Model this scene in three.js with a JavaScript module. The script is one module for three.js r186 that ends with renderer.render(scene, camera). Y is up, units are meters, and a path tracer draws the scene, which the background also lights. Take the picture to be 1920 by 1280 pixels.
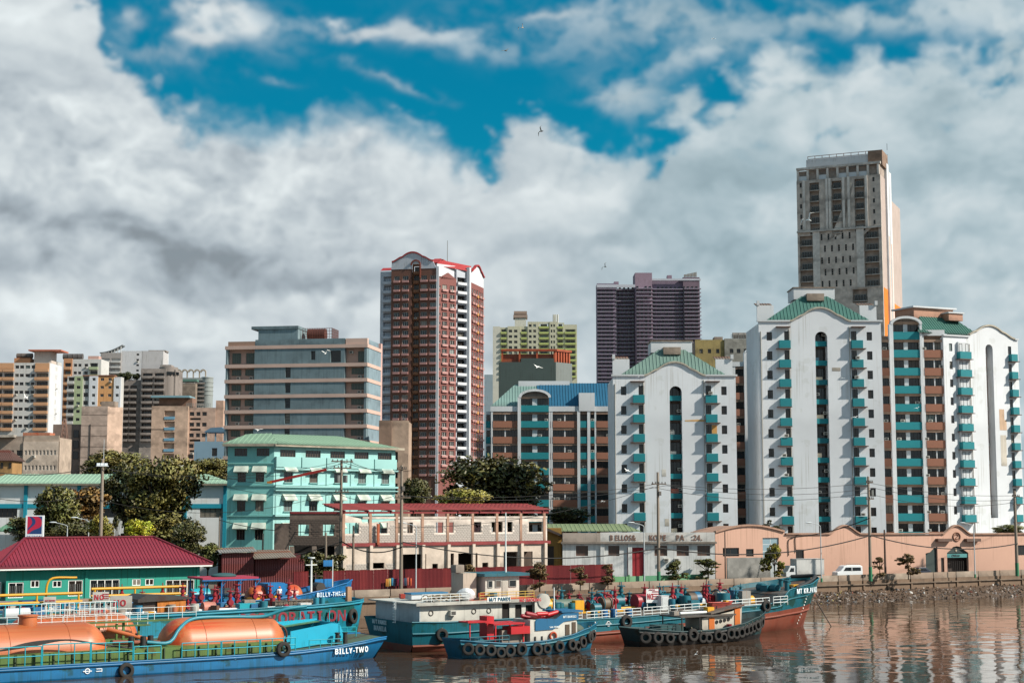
import * as THREE from 'three';
import { mergeGeometries } from 'three/addons/utils/BufferGeometryUtils.js';
import { FontLoader } from 'three/addons/loaders/FontLoader.js';
import { TextGeometry } from 'three/addons/geometries/TextGeometry.js';
import { MarchingCubes } from 'three/addons/objects/MarchingCubes.js';

// ---------- camera, sky, sun, exposure ----------
const F = 2887, EYE = 14.4, HORIZON = 948;                // focal length in pixels of a 1920 x 1280 frame, eye height over the water
const PITCH = Math.atan((HORIZON - 640) / F), CP = Math.cos(PITCH), SP = Math.sin(PITCH);
const scene = new THREE.Scene();
const camera = new THREE.PerspectiveCamera(2 * Math.atan(640 / F) * 180 / Math.PI, 1920 / 1280, 0.5, 6000);
camera.position.set(0, EYE, 0);
camera.rotation.x = PITCH;
const renderer = new THREE.WebGLRenderer();
renderer.toneMapping = THREE.LinearToneMapping;
const EXPOSURE = 1.6;
renderer.toneMappingExposure = EXPOSURE;
renderer.shadowMap.enabled = true;
const sun = new THREE.DirectionalLight(new THREE.Color(1, 0.93, 0.82), 4.4);
const SUN = new THREE.Vector3(0.745, 0.60, 0.27).normalize();
sun.position.copy(SUN).multiplyScalar(900).add(new THREE.Vector3(0, 0, -250));
sun.target.position.set(0, 0, -250);
sun.castShadow = true; sun.shadow.radius = 2.5; sun.shadow.mapSize.set(4096, 4096);
Object.assign(sun.shadow.camera, { left: -300, right: 300, top: 300, bottom: -300, near: 1, far: 2000 });
scene.add(sun, sun.target);

// seeded noise
function mulberry(a) { return () => { a = (a + 0x6d2b79f5) | 0; let t = Math.imul(a ^ (a >>> 15), 1 | a); t = (t + Math.imul(t ^ (t >>> 7), 61 | t)) ^ t; return ((t ^ (t >>> 14)) >>> 0) / 4294967296; }; }
const R = mulberry(7), rr = (a, b) => a + (b - a) * R(), pick = (a) => a[Math.floor(R() * a.length)];
const hash = (x, y) => { let h = Math.imul(x, 374761393) + Math.imul(y, 668265263) | 0; h = Math.imul(h ^ (h >>> 13), 1274126177); return ((h ^ (h >>> 16)) >>> 0) / 4294967296; };
function vnoise(x, y) {
  const xi = Math.floor(x), yi = Math.floor(y); let u = x - xi, v = y - yi;
  u = u * u * u * (u * (u * 6 - 15) + 10); v = v * v * v * (v * (v * 6 - 15) + 10);
  const a = hash(xi, yi), b = hash(xi + 1, yi), c = hash(xi, yi + 1), d = hash(xi + 1, yi + 1);
  return a + (b - a) * u + (c - a) * v + (a - b - c + d) * u * v;
}
function fbm(x, y, o) { let s = 0, a = 0.5, n = 0; for (let i = 0; i < o; i++) { s += a * vnoise(x, y); n += a; a *= 0.5; const t = x * 1.62 - y * 1.18 + 17.3; y = x * 1.18 + y * 1.62 + 5.1; x = t; } return s / n; }
const smooth = (a, b, x) => { const t = Math.min(1, Math.max(0, (x - a) / (b - a))); return t * t * (3 - 2 * t); };
const lerp = (a, b, t) => a + (b - a) * t;
const line = (pts, x) => { if (x <= pts[0][0]) return pts[0][1]; for (let i = 1; i < pts.length; i++) if (x <= pts[i][0]) { const t = (x - pts[i - 1][0]) / (pts[i][0] - pts[i - 1][0]); return lerp(pts[i - 1][1], pts[i][1], t * t * (3 - 2 * t)); } return pts[pts.length - 1][1]; };

// The sky: a deep blue opening over a broad bank of cloud. u runs with azimuth and v with elevation, both in 1/100 of the frame's pixels at the horizon; it repeats round the horizon.
const EDGE = [[-3, -1.2], [0, -0.6], [1.6, 0.1], [1.95, 1.3], [3.0, 2.05], [4.2, 2.3], [6.4, 2.28], [7.8, 2.55], [8.85, 2.9], [9.4, 2.5], [10.2, 2.3], [11, 2.65], [12.2, 2.8], [13.0, 2.0], [13.8, 1.25], [14.6, 0.75], [15.4, 1.05], [16.6, 1.1], [17.5, 0.9], [18.2, 1.15], [18.8, 0.3], [20, -0.6], [23, -1.2]];
const WISPS = [[3.9, 0.25, 1.25, 0.62, 0.3, 1.25], [3.6, 0.85, 0.6, 0.22, 0.1, 0.9], [2.35, 0.5, 0.22, 0.3, 0.5, 0.5], [7.6, 0.48, 2.2, 0.26, 0.1, 0.8], [6.3, 0.42, 0.9, 0.2, 0, 0.5], [7.5, 1.48, 1.0, 0.13, 0.32, 0.62], [4.85, 1.46, 0.55, 0.1, 0.1, 0.42], [2.8, 1.15, 1.0, 0.3, 0.2, 0.6], [7.7, 2.02, 0.45, 0.08, 0, 0.3],
  [12.4, 0.35, 3.2, 0.62, 0.05, 0.72], [11.9, 1.85, 0.75, 0.5, 0.15, 0.85], [13.1, 1.1, 1.2, 0.3, -0.25, 0.62], [16.0, 0.25, 2.2, 0.4, 0.1, 0.7], [18.6, 0.2, 1.6, 1.0, 0.3, 0.9], [10.0, 0.1, 0.8, 0.16, 0, 0.5]];
const DARK = [[1.9, 4.32, 3.2, 0.42, 0.06, 0.85], [4.6, 4.95, 2.6, 0.62, 0.2, 1.0], [6.0, 5.3, 1.5, 0.28, 0.1, 0.9], [0.4, 5.2, 1.6, 0.35, 0, 0.7], [4.3, 3.3, 0.7, 0.42, -0.3, 0.85], [3.0, 3.15, 0.9, 0.36, 0.1, 0.55], [0, 3.8, 1.6, 0.5, 0.1, 0.4], [2.3, 5.85, 0.7, 0.16, 0, 0.6], [6.8, 3.25, 0.35, 0.2, 0, 0.5], [13.4, 3.7, 2.6, 0.8, -0.1, 0.5], [17.8, 3.6, 1.6, 0.6, 0.2, 0.4], [9.6, 4.6, 1.6, 0.4, 0, 0.35], [13.9, 4.9, 2.0, 0.4, 0.1, 0.4], [18.0, 5.0, 1.6, 0.5, 0, 0.4], [6.6, 4.4, 0.9, 0.2, 0, 0.35]];
const BRIGHT = [[0.5, 0.7, 1.4, 0.7, 0.3, 0.5], [3.9, 0.2, 1.0, 0.4, 0.2, 0.6], [2.6, 3.75, 2.6, 0.5, 0.15, 0.8], [1.8, 2.7, 0.9, 0.4, 0.4, 0.7], [10.8, 3.65, 1.7, 0.4, 0.12, 0.75], [6.6, 2.9, 2.4, 0.5, 0.1, 0.35], [12.6, 2.85, 1.5, 0.35, 0, 0.5], [15.3, 1.6, 1.2, 0.6, 0.2, 0.4], [17.6, 3.9, 0.9, 0.4, 0, 0.5], [2.0, 6.2, 3.5, 0.5, 0.05, 0.5], [13.3, 4.6, 0.6, 0.35, 0.3, 0.5], [18.2, 4.95, 0.9, 0.25, 0.1, 0.45], [6.5, 5.75, 2.0, 0.3, 0, 0.4]];
const blob = (list, u, v) => { let s = 0; for (const [x, y, a, b, r, k] of list) { const dx = u - x, dy = v - y, c = Math.cos(r), n = Math.sin(r), p = (dx * c + dy * n) / a, q = (dy * c - dx * n) / b, d = p * p + q * q; if (d < 6) s += k * Math.exp(-d * 1.3); } return s; };
function skyColour(az, el, near, out) {
  const PERIOD = 2 * Math.PI * F / 100 / 9;                // the pattern of the frame, 20 units wide, comes back nine times round the horizon
  let u = 9.6 + az * F / 100; const v = (HORIZON - Math.tan(Math.min(el, 1.2)) * F) / 100;
  const turn = Math.round((u - 9.6) / PERIOD), u0 = u; u -= turn * PERIOD;
  const o = near ? 7 : 4, wx = fbm(u0 * 0.55 + 3, v * 0.8 + 9, o) - 0.5, wy = fbm(u0 * 0.55 + 31, v * 0.8 + 2, o) - 0.5;
  const fine = fbm(u0 * 1.5 + wx * 2.2, v * 2.1 + wy * 2.2 + 40, o) - 0.5, puff = fbm(u0 * 3.4 + wy * 3, v * 4.2 + wx * 3 + 80, near ? 6 : 2) - 0.5;
  const U = u + wx * 0.9 + fine * 0.5, V = v + wy * 0.7 + fine * 0.5;
  const calm = smooth(3.0, 4.2, u) * smooth(9.2, 8.2, u);            // the middle of the bank has a smooth, drawn-out edge
  let bank = (V + 0.2 + 0.14 * calm - line(EDGE, lerp(U, u, calm))) * 1.15 + fine * lerp(1.7, 0.5, calm) + puff * lerp(0.7, 0.1, calm);
  if (V < -1.5) bank = fine * 3 + wx * 4 + 0.1;
  const rim = lerp(lerp(0.8, 1.2, smooth(9, 13, U)), 1.0, calm), ragged = U > 9.4 ? 1 : 0.55;
  let cover = smooth(-0.15 * ragged, rim, bank);
  const wisp = blob(WISPS, U, V); cover = Math.max(cover, Math.min(1, wisp * 1.05) * smooth(-0.42, 0.3, fine + puff * 0.6 + wisp * 0.45 - 0.22));
  if (U > 10) cover *= 1 - 0.75 * smooth(0.12, 0.42, -fine - puff * 0.3) * smooth(3.4, 1.6, V);
  const dark = Math.max(0, blob(DARK, U + puff * 0.3, V + puff * 0.3) * (0.85 + fine * 1.2)), lit = blob(BRIGHT, U, V) * (0.9 + fine * 1.5);
  const big = fbm(u0 * 0.8 + wx * 1.5 + 7, v * 1.5 + wy * 1.5 + 60, near ? 6 : 3) - 0.5, billow = near ? (1 - Math.abs(2 * fbm(u0 * 1.1 + wx * 1.6 + 90, v * 1.5 + wy * 1.6, 5) - 1) * 2.2) * 0.6 + (1 - Math.abs(2 * fbm(u0 * 2.6 + wy * 2, v * 3.2 + wx * 2 + 15, 4) - 1) * 2.2) * 0.4 - 0.62 : 0, tone = 0.65 + billow * (0.045 + 0.14 * smooth(9, 5, U) * smooth(1.2, 2.4, V) * smooth(5.8, 4.6, V)) + big * 0.3 + fine * 0.2 + puff * 0.08 + lit * 0.2 - dark * 0.24 - 0.08 * smooth(10, 13, U) - 0.03 * smooth(3, 1, U) * smooth(3, 1, V);
  const k = Math.min(0.92, Math.max(0.26, tone)), cool = smooth(0.85, 0.35, k), right = smooth(8, 14, U);
  const cr = k * lerp(0.925, lerp(0.84, 0.74, right), cool), cg = k * lerp(1.0, lerp(0.98, 1.0, right), cool), cb = k * lerp(1.02, lerp(1.09, 1.12, right), cool);
  const h = smooth(0, 9, v), br = lerp(0.002, 0.03, h * h), bg = lerp(0.205, 0.36, h), bb = lerp(0.365, 0.52, h);
  const ca = Math.cos(el) * Math.sin(az) * SUN.x + Math.sin(el) * SUN.y - Math.cos(el) * Math.cos(az) * SUN.z, glow = 1 + 1.3 * Math.max(0, ca) ** 2.2;   // cloud shines brighter towards the sun
  out[0] = lerp(br, cr * glow, cover); out[1] = lerp(bg, cg * glow, cover); out[2] = lerp(bb, cb * glow, cover);
}
{
  const W = 4096, Hh = 2048, data = new Float32Array(W * Hh * 4), c = [0, 0, 0];
  for (let j = 0; j < Hh; j++) {
    const el = ((j + 0.5) / Hh - 0.5) * Math.PI;
    const far = el > 0.5 ? 8 : 4;
    for (let i = 0; i < W; i++) {
      const o = (j * W + i) * 4;
      if (el < -0.03) { data[o] = 0.16; data[o + 1] = 0.15; data[o + 2] = 0.14; data[o + 3] = 1; continue; }
      const azq = ((i + 0.5) / W - 0.5) * 2 * Math.PI + Math.PI / 2, step = Math.abs(azq > Math.PI ? azq - 2 * Math.PI : azq) < 0.36 && el < 0.4 ? 1 : far;
      if (i % step) { data[o] = data[o - 4]; data[o + 1] = data[o - 3]; data[o + 2] = data[o - 2]; data[o + 3] = 1; continue; }
      let az = ((i + 0.5) / W - 0.5) * 2 * Math.PI + Math.PI / 2;     // 0 where the camera looks, to the right positive
      if (az > Math.PI) az -= 2 * Math.PI;
      skyColour(az, el, Math.abs(az) < 0.36 && el < 0.36, c);
      data[o] = c[0] / EXPOSURE; data[o + 1] = c[1] / EXPOSURE; data[o + 2] = c[2] / EXPOSURE; data[o + 3] = 1;
    }
  }
  const t = new THREE.DataTexture(data, W, Hh, THREE.RGBAFormat, THREE.FloatType);
  t.mapping = THREE.EquirectangularReflectionMapping; t.magFilter = THREE.LinearFilter; t.needsUpdate = true;
  scene.background = t; scene.environment = t;
}

// ---------- pixels to metres: a point of the frame at a distance D in front of the camera ----------
const gX = (px, py, D) => { const u = (px - 960) / F, v = (640 - py) / F; return u * D / (CP - v * SP); };
const gY = (py, D) => { const v = (640 - py) / F; return EYE + D * (v * CP + SP) / (CP - v * SP); };
const C33 = Math.cos(33 * Math.PI / 180), S33 = Math.sin(33 * Math.PI / 180), A33 = 33 * Math.PI / 180;   // the river runs off to the right at 33 degrees
const river = (s, t) => [s * C33 - t * S33, -(s * S33 + t * C33)];                                        // s along the river, t across it

// ---------- textures and materials ----------
const texOf = (n, f, ch = 4, srgb = true) => {
  const d = new Uint8Array(n * n * 4), c = [0, 0, 0];
  for (let j = 0; j < n; j++) for (let i = 0; i < n; i++) { f(i / n, j / n, c, i, j); const o = (j * n + i) * 4; for (let k = 0; k < 3; k++) d[o + k] = Math.max(0, Math.min(255, c[k] * 255)); d[o + 3] = 255; }
  const t = new THREE.DataTexture(d, n, n); t.wrapS = t.wrapT = THREE.RepeatWrapping; t.magFilter = THREE.LinearFilter; if (srgb) t.colorSpace = THREE.SRGBColorSpace; t.needsUpdate = true; return t;
};
// noise that repeats after p cells
const tn = (x, y, p) => { const xi = Math.floor(x), yi = Math.floor(y); let u = x - xi, v = y - yi; u = u * u * (3 - 2 * u); v = v * v * (3 - 2 * v); const m = (a) => ((a % p) + p) % p; const a = hash(m(xi), m(yi)), b = hash(m(xi + 1), m(yi)), c = hash(m(xi), m(yi + 1)), d = hash(m(xi + 1), m(yi + 1)); return a + (b - a) * u + (c - a) * v + (a - b - c + d) * u * v; };
const tf = (x, y, p, o) => { let s = 0, a = 0.5, n = 0; for (let i = 0; i < o; i++) { s += a * tn(x * p, y * p, p); n += a; a *= 0.55; p *= 2; } return s / n; };
// tnxy: different cell counts along x and y, for streaks
const tnxy = (x, y, p, q) => { const X = x * p, Y = y * q, xi = Math.floor(X), yi = Math.floor(Y); let u = X - xi, v = Y - yi; u = u * u * (3 - 2 * u); v = v * v * (3 - 2 * v); const m = (a, k) => ((a % k) + k) % k; const a = hash(m(xi, p), m(yi, q) + 77), b = hash(m(xi + 1, p), m(yi, q) + 77), c = hash(m(xi, p), m(yi + 1, q) + 77), d = hash(m(xi + 1, p), m(yi + 1, q) + 77); return a + (b - a) * u + (c - a) * v + (a - b - c + d) * u * v; };
const paintTex = texOf(512, (x, y, c) => { const b = tf(x, y, 4, 6), s = tnxy(x, y, 96, 5) * 0.6 + tnxy(x, y, 40, 3) * 0.4, st = smooth(0.6, 0.86, s) * smooth(0.35, 0.65, tf(x + 0.3, y, 5, 3)); const v = 0.985 - (1 - b) * 0.1 - st * 0.16; c[0] = v; c[1] = v * (1 - st * 0.02); c[2] = v * (1 - st * 0.05); });
const wallTex = texOf(1024, (x, y, c) => { const b = tf(x, y, 3, 6), s = tnxy(x, y, 150, 4) * 0.55 + tnxy(x, y, 60, 3) * 0.45, st = smooth(0.55, 0.85, s) * smooth(0.4, 0.7, tf(x + 0.3, y, 4, 4)), sp = smooth(0.68, 0.78, tf(x + 0.6, y + 0.1, 14, 4)); const v = 1.0 - (1 - b) * 0.15 - st * 0.1 - sp * 0.035; c[0] = v; c[1] = v * (1 - st * 0.01); c[2] = v * (1 - st * 0.03 - sp * 0.01); });
const grimeTex = texOf(512, (x, y, c) => { const b = tf(x, y, 5, 6), s = tnxy(x, y, 80, 4) * 0.6 + tnxy(x, y, 30, 3) * 0.4, st = smooth(0.5, 0.8, s), bl = smooth(0.5, 0.72, tf(x + 0.5, y + 0.2, 6, 5)); const v = 1.0 - (1 - b) * 0.22 - st * 0.07 - bl * 0.09; c[0] = v; c[1] = v * 0.985; c[2] = v * 0.96; });
const concTex = texOf(512, (x, y, c) => { const b = tf(x, y, 6, 7), bl = smooth(0.48, 0.7, tf(x + 0.5, y + 0.2, 3, 5)); const v = 0.78 + b * 0.3 - bl * 0.13; c[0] = v; c[1] = v * 0.99; c[2] = v * 0.97; });
const rustTex = texOf(512, (x, y, c) => { const b = tf(x, y, 5, 7), r = smooth(0.5, 0.66, tf(x + 0.4, y + 0.7, 6, 6)), s = smooth(0.55, 0.85, tnxy(x, y, 64, 3)); const v = 0.75 + b * 0.3; c[0] = v; c[1] = v * (1 - 0.28 * r) * (1 - 0.1 * s); c[2] = v * (1 - 0.42 * r) * (1 - 0.15 * s); });
const bumpTex = texOf(256, (x, y, c) => { c[0] = c[1] = c[2] = tf(x, y, 8, 6); }, 4, false);
const scaled = {}, tex = (t, m) => { const k = t.uuid + m; if (!scaled[k]) { const c = t.clone(); c.repeat.set(1 / m, 1 / m); c.needsUpdate = true; scaled[k] = c; } return scaled[k]; };
const mats = {};
function mat(hex, kind = 'paint', o = {}) {
  const key = hex + kind + JSON.stringify(o); if (mats[key]) return mats[key];
  const p = { color: new THREE.Color(hex), roughness: 0.75, metalness: 0, ...o };
  if (kind === 'paint') p.map = tex(paintTex, 14);
  if (kind === 'wall') p.map = tex(wallTex, 26);
  if (kind === 'grime') p.map = tex(grimeTex, 11);
  if (kind === 'conc') { p.map = tex(concTex, 9); p.bumpMap = tex(bumpTex, 3); p.bumpScale = 0.02; p.roughness = 0.9; }
  if (kind === 'rust') { p.map = tex(rustTex, 7); p.roughness = o.roughness ?? 0.6; }
  if (kind === 'steel') { p.map = tex(paintTex, 6); p.roughness = o.roughness ?? 0.45; }
  return (mats[key] = new THREE.MeshStandardMaterial(p));
}
const glass = [0x14181a, 0x1d1c1a, 0x231d19, 0x10171a].map((h) => new THREE.MeshStandardMaterial({ color: h, roughness: 0.12, metalness: 0 }));
const curtain = [mat(0x6d675d, 'plain', { roughness: 0.5 }), mat(0x4a423b, 'plain', { roughness: 0.5 }), mat(0x5d6a68, 'plain', { roughness: 0.5 })];
const innerShade = new THREE.MeshStandardMaterial({ color: 0x1b1714, roughness: 0.95 });  // near-black colour standing in for the shade of interiors
const pane = () => (R() < 0.86 ? pick(glass) : pick(curtain));

// ---------- things and parts ----------
const taken = {};
const numbered = (n) => { const k = (taken[n] = (taken[n] ?? -1) + 1); return k ? n + '_' + String(k).padStart(3, '0') : n; };
const shade = (o) => { o.castShadow = o.receiveShadow = true; return o; };
function thing(name, label, category, x = 0, y = 0, z = 0, ry = 0, group) {
  const g = new THREE.Group(); g.name = numbered(name); g.position.set(x, y, z); g.rotation.y = ry; g.userData = { label, category }; if (group) g.userData.group = group; scene.add(g); return g;
}
function part(parent, name, geo, m, x = 0, y = 0, z = 0, ry = 0) { const o = shade(new THREE.Mesh(geo, m)); o.name = name; o.position.set(x, y, z); o.rotation.y = ry; parent.add(o); return o; }
function solo(name, label, category, geo, m, x = 0, y = 0, z = 0, ry = 0, group) { const o = part(scene, numbered(name), geo, m, x, y, z, ry); o.userData = { label, category }; if (group) o.userData.group = group; return o; }
function setting(name, geo, m, x = 0, y = 0, z = 0, ry = 0) { const o = part(scene, numbered(name), geo, m, x, y, z, ry); o.userData.kind = 'structure'; return o; }
function again(src, label, x, y, z, ry) { const c = src.clone(); c.name = numbered(src.name.replace(/_\d{3}$/, '')); c.userData = { ...src.userData, label }; c.position.set(x, y, z); if (ry !== undefined) c.rotation.y = ry; scene.add(c); return c; }

// ---------- geometries, uv in metres ----------
const cache = {}, keep = (k, f) => cache[k] ?? (cache[k] = f());
const r3 = (v) => Math.round(v * 1000) / 1000;
function rawBox(w, h, d) {
  const g = new THREE.BoxGeometry(w, h, d).toNonIndexed(); g.translate(w / 2, h / 2, d / 2);
  const uv = g.attributes.uv, dim = [[d, h], [d, h], [w, d], [w, d], [w, h], [w, h]];
  for (let i = 0; i < 36; i++) { const [a, b] = dim[Math.floor(i / 6)]; uv.setXY(i, uv.getX(i) * a, uv.getY(i) * b); }
  return g;
}
const box = (w, h, d) => keep(`b${r3(w)},${r3(h)},${r3(d)}`, () => rawBox(w, h, d));         // its corner at the origin
const boxAt = (w, h, d, x, y, z) => rawBox(w, h, d).translate(x, y, z);
const merge = (list) => mergeGeometries(list.map((g) => (g.index ? g.toNonIndexed() : g)), false);
const cyl = (a, b, h, n = 14) => keep(`c${a},${b},${h},${n}`, () => new THREE.CylinderGeometry(a, b, h, n).translate(0, h / 2, 0));
function bar(p, q, r, n = 6) {                                                                // a straight rod between two points
  const a = new THREE.Vector3(...p), b = new THREE.Vector3(...q), l = a.distanceTo(b), g = new THREE.CylinderGeometry(r, r, l, n).translate(0, l / 2, 0);
  g.applyQuaternion(new THREE.Quaternion().setFromUnitVectors(new THREE.Vector3(0, 1, 0), b.clone().sub(a).normalize())); return g.translate(...p).toNonIndexed();
}
function beam(p, q, w, h) {                                                                   // a rectangular bar between two points
  const a = new THREE.Vector3(...p), b = new THREE.Vector3(...q), l = a.distanceTo(b), g = rawBox(w, h, l).translate(-w / 2, -h / 2, 0);
  g.applyMatrix4(new THREE.Matrix4().lookAt(b, a, new THREE.Vector3(0, 1, 0.001))); return g.translate(...p);
}
const tube = (pts, r, n = 6, seg) => new THREE.TubeGeometry(new THREE.CatmullRomCurve3(pts.map((p) => new THREE.Vector3(...p))), seg ?? pts.length * 5, r, n).toNonIndexed();
function slab(outline, t, holes = []) {                                                       // outline in x, y; front at z = 0, back at z = -t
  const s = new THREE.Shape(outline.map(([x, y]) => new THREE.Vector2(x, y)));
  for (const h of holes) s.holes.push(new THREE.Path(h.map(([x, y]) => new THREE.Vector2(x, y))));
  return new THREE.ExtrudeGeometry(s, { depth: t, bevelEnabled: false }).translate(0, 0, -t);
}
const rect = (x, y, w, h) => [[x, y], [x + w, y], [x + w, y + h], [x, y + h]];
const arch = (x, y, w, h, n = 10) => { const p = [[x, y], [x + w, y]], r = w / 2; for (let i = 0; i <= n; i++) { const a = Math.PI * i / n; p.push([x + r + r * Math.cos(a), y + h - r + r * Math.sin(a)]); } return p; };
function quads(list, uvs = true) {                                                            // free quads: four points each
  const pos = [], uv = [];
  for (const q of list) { const a = new THREE.Vector3(...q[0]), w = a.distanceTo(new THREE.Vector3(...q[1])), h = a.distanceTo(new THREE.Vector3(...q[q.length - 1])); const t = [[0, 0], [w, 0], [w, h], [0, h]];
    for (const k of q.length === 3 ? [0, 1, 2] : [0, 1, 2, 0, 2, 3]) { pos.push(...q[k]); uv.push(...(q.length === 3 && k === 2 ? t[3] : t[k])); } }
  const g = new THREE.BufferGeometry(); g.setAttribute('position', new THREE.Float32BufferAttribute(pos, 3)); g.setAttribute('uv', new THREE.Float32BufferAttribute(uv, 2)); g.computeVertexNormals(); return g;
}
// a ribbed metal sheet over a quad: bottom left, bottom right, top right, top left; ribs run up the slope
function ribbed(bl, br, tr, tl, pitch, rise = 0.06, thick = 0.05) {
  const V = (p) => new THREE.Vector3(...p), a = V(bl), b = V(br), c = V(tr), d = V(tl), list = [];
  const nrm = b.clone().sub(a).cross(d.clone().sub(a)).normalize(), across = b.clone().sub(a).normalize(), up = nrm.clone().cross(across).normalize();
  const L = a.distanceTo(b), xs = (p) => p.clone().sub(a).dot(across), ys = (p) => p.clone().sub(a).dot(up), xc = xs(c), xd = xs(d), yt = ys(d), yc = ys(c);
  const top = (x) => { if (x < xd && xd > 1e-3) return yt * x / xd; if (x > xc && L - xc > 1e-3) return yc * (L - x) / (L - xc); return xc - xd > 1e-3 ? lerp(yt, yc, (x - xd) / (xc - xd)) : yt; };
  const P = (x, y, z) => a.clone().addScaledVector(across, x).addScaledVector(up, y).addScaledVector(nrm, z).toArray();
  const n = Math.max(1, Math.round(L / pitch)), w = L / n, r = Math.min(0.12, w * 0.22);
  for (let i = 0; i < n; i++) {
    const x0 = i * w, x1 = x0 + r, xm = x0 + r / 2, x2 = x0 + w, t0 = Math.max(0, top(x0)), t1 = Math.max(0, top(x1)), tm = Math.max(0, top(xm)), t2 = Math.max(0, top(x2));
    list.push([P(x0, 0, 0), P(xm, 0, rise), P(xm, tm, rise), P(x0, t0, 0)], [P(xm, 0, rise), P(x1, 0, 0), P(x1, t1, 0), P(xm, tm, rise)], [P(x1, 0, 0), P(x2, 0, 0), P(x2, t2, 0), P(x1, t1, 0)]);
  }
  list.push([P(0, 0, -thick), P(0, 0, 0), P(L, 0, 0), P(L, 0, -thick)], [P(0, 0, -thick), P(L, 0, -thick), P(xc, yc, -thick), P(xd, yt, -thick)]);
  return quads(list);
}
// ---------- facades ----------
// A face of a building: x along it, y up, z out of it.
function face(g, ox, oz, ang = 0, oy = 0) {
  const c = Math.cos(ang), s = Math.sin(ang);
  return { g, ang, put(name, geo, m, x = 0, y = 0, z = 0, parent = g) { return part(parent, name, geo, m, ox + x * c + z * s, oy + y, oz - x * s + z * c, ang); } };
}
const at0 = (parent, name, geo, m) => { const o = part(parent, name, geo, m); return o; };     // a sub-part in its part's own axes
// a window: frame bars with a pane as sub-part; cols x rows of lights
function frameGeo(w, h, cols, rows, b, d) {
  return keep(`f${r3(w)},${r3(h)},${cols},${rows},${b},${d}`, () => {
    const l = [boxAt(w, b, d, 0, 0, 0), boxAt(w, b, d, 0, h - b, 0), boxAt(b, h - 2 * b, d, 0, b, 0), boxAt(b, h - 2 * b, d, w - b, b, 0)];
    for (let i = 1; i < cols; i++) l.push(boxAt(b, h - 2 * b, d * 0.8, w * i / cols - b / 2, b, 0));
    for (let j = 1; j < rows; j++) l.push(boxAt(w - 2 * b, b, d * 0.6, b, h * j / rows - b / 2, 0));
    return merge(l);
  });
}
function win(f, x, y, w, h, o = {}) {
  const { fm = frameDark, cols = 2, rows = 1, b = 0.07, z = -0.18, pm, sill } = o;
  const fr = f.put('window', frameGeo(w, h, cols, rows, b, 0.07), fm, x, y, z);
  part(fr, 'pane', box(r3(w - b), r3(h - b), 0.02), pm ?? pane(), b / 2, b / 2, 0.012);
  if (sill) part(fr, 'sill', box(w + 0.2, 0.1, 0.28 - z), sill, -0.1, -0.103, -0.003);
  return fr;
}
const frameDark = mat(0x2c241f, 'plain'), frameWhite = mat(0xc9cbc8, 'plain'), frameGrey = mat(0x7d7f7c, 'plain');
// a window in one piece for far towers: frame and pane as two materials of one mesh
const farWinGeo = (w, h, cols, b) => keep(`w${r3(w)},${r3(h)},${cols},${b}`, () => mergeGeometries([frameGeo(w, h, cols, 1, b, 0.1), boxAt(w - b, h - b, 0.03, b / 2, b / 2, 0.02)], true));
function farWin(f, x, y, w, h, o = {}) { const { fm = frameDark, cols = 2, b = 0.12, z = -0.2 } = o; return f.put('window', farWinGeo(w, h, cols, b), [fm, o.pm ?? pane()], x, y, z); }
const acMat = mat(0xb9b6ad, 'plain'), acDark = mat(0x44423e, 'plain');
function aircon(f, x, y, z = 0) { const a = f.put('air_conditioner', box(0.75, 0.5, 0.5), acMat, x, y, z); part(a, 'grille', box(0.5, 0.34, 0.02), acDark, 0.08, 0.08, 0.5); }

// ---------- the setting: water, ground, road, quay, mud ----------
const GROUND = 2.7, quayD = (X) => 212.3 + 0.601 * X, QA = Math.atan(0.601), QC = Math.cos(QA), QS = Math.sin(QA);
const onQuay = (px, back = 0) => { const k = (px - 960) / F * 1.0057, D = (212.3 + back) / (1 - 0.601 * k); return [k * D, D]; };   // the point of the quay's edge, or of a line so far behind it, that is seen at px
{
  const n = 1024, d = new Float32Array(n * n);
  for (let j = 0; j < n; j++) for (let i = 0; i < n; i++) { const x = i / n, y = j / n; d[j * n + i] = tf(x, y, 14, 3) * 0.62 + tf(x + 0.37, y + 0.61, 40, 3) * 0.3 * smooth(0.3, 0.75, tf(x + 0.2, y, 5, 3)) + 0.5 * tf(x, y + 0.5, 5, 2) ; }
  const ripple = texOf(n, (x, y, c, i, j) => { c[0] = c[1] = c[2] = d[j * n + i] * 0.62; }, 4, false);
  ripple.repeat.set(1 / 46, 1 / 42); ripple.rotation = 0.35;
  const m = new THREE.MeshPhysicalMaterial({ color: new THREE.Color().setRGB(0.062, 0.037, 0.023), roughness: 0.03, ior: 1.36, bumpMap: ripple, bumpScale: 0.15 });
  const g = new THREE.PlaneGeometry(1100, 800).rotateX(-Math.PI / 2); const uv = g.attributes.uv; for (let i = 0; i < uv.count; i++) uv.setXY(i, uv.getX(i) * 1100, uv.getY(i) * 800);
  setting('river_water', g, m, 0, 0, -300);
}
setting('ground', quads([[[-420, GROUND, -quayD(-420)], [700, GROUND, -quayD(700)], [2600, GROUND, -3000], [-2600, GROUND, -3000]]]), mat(0x6f6557, 'conc'));
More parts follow.
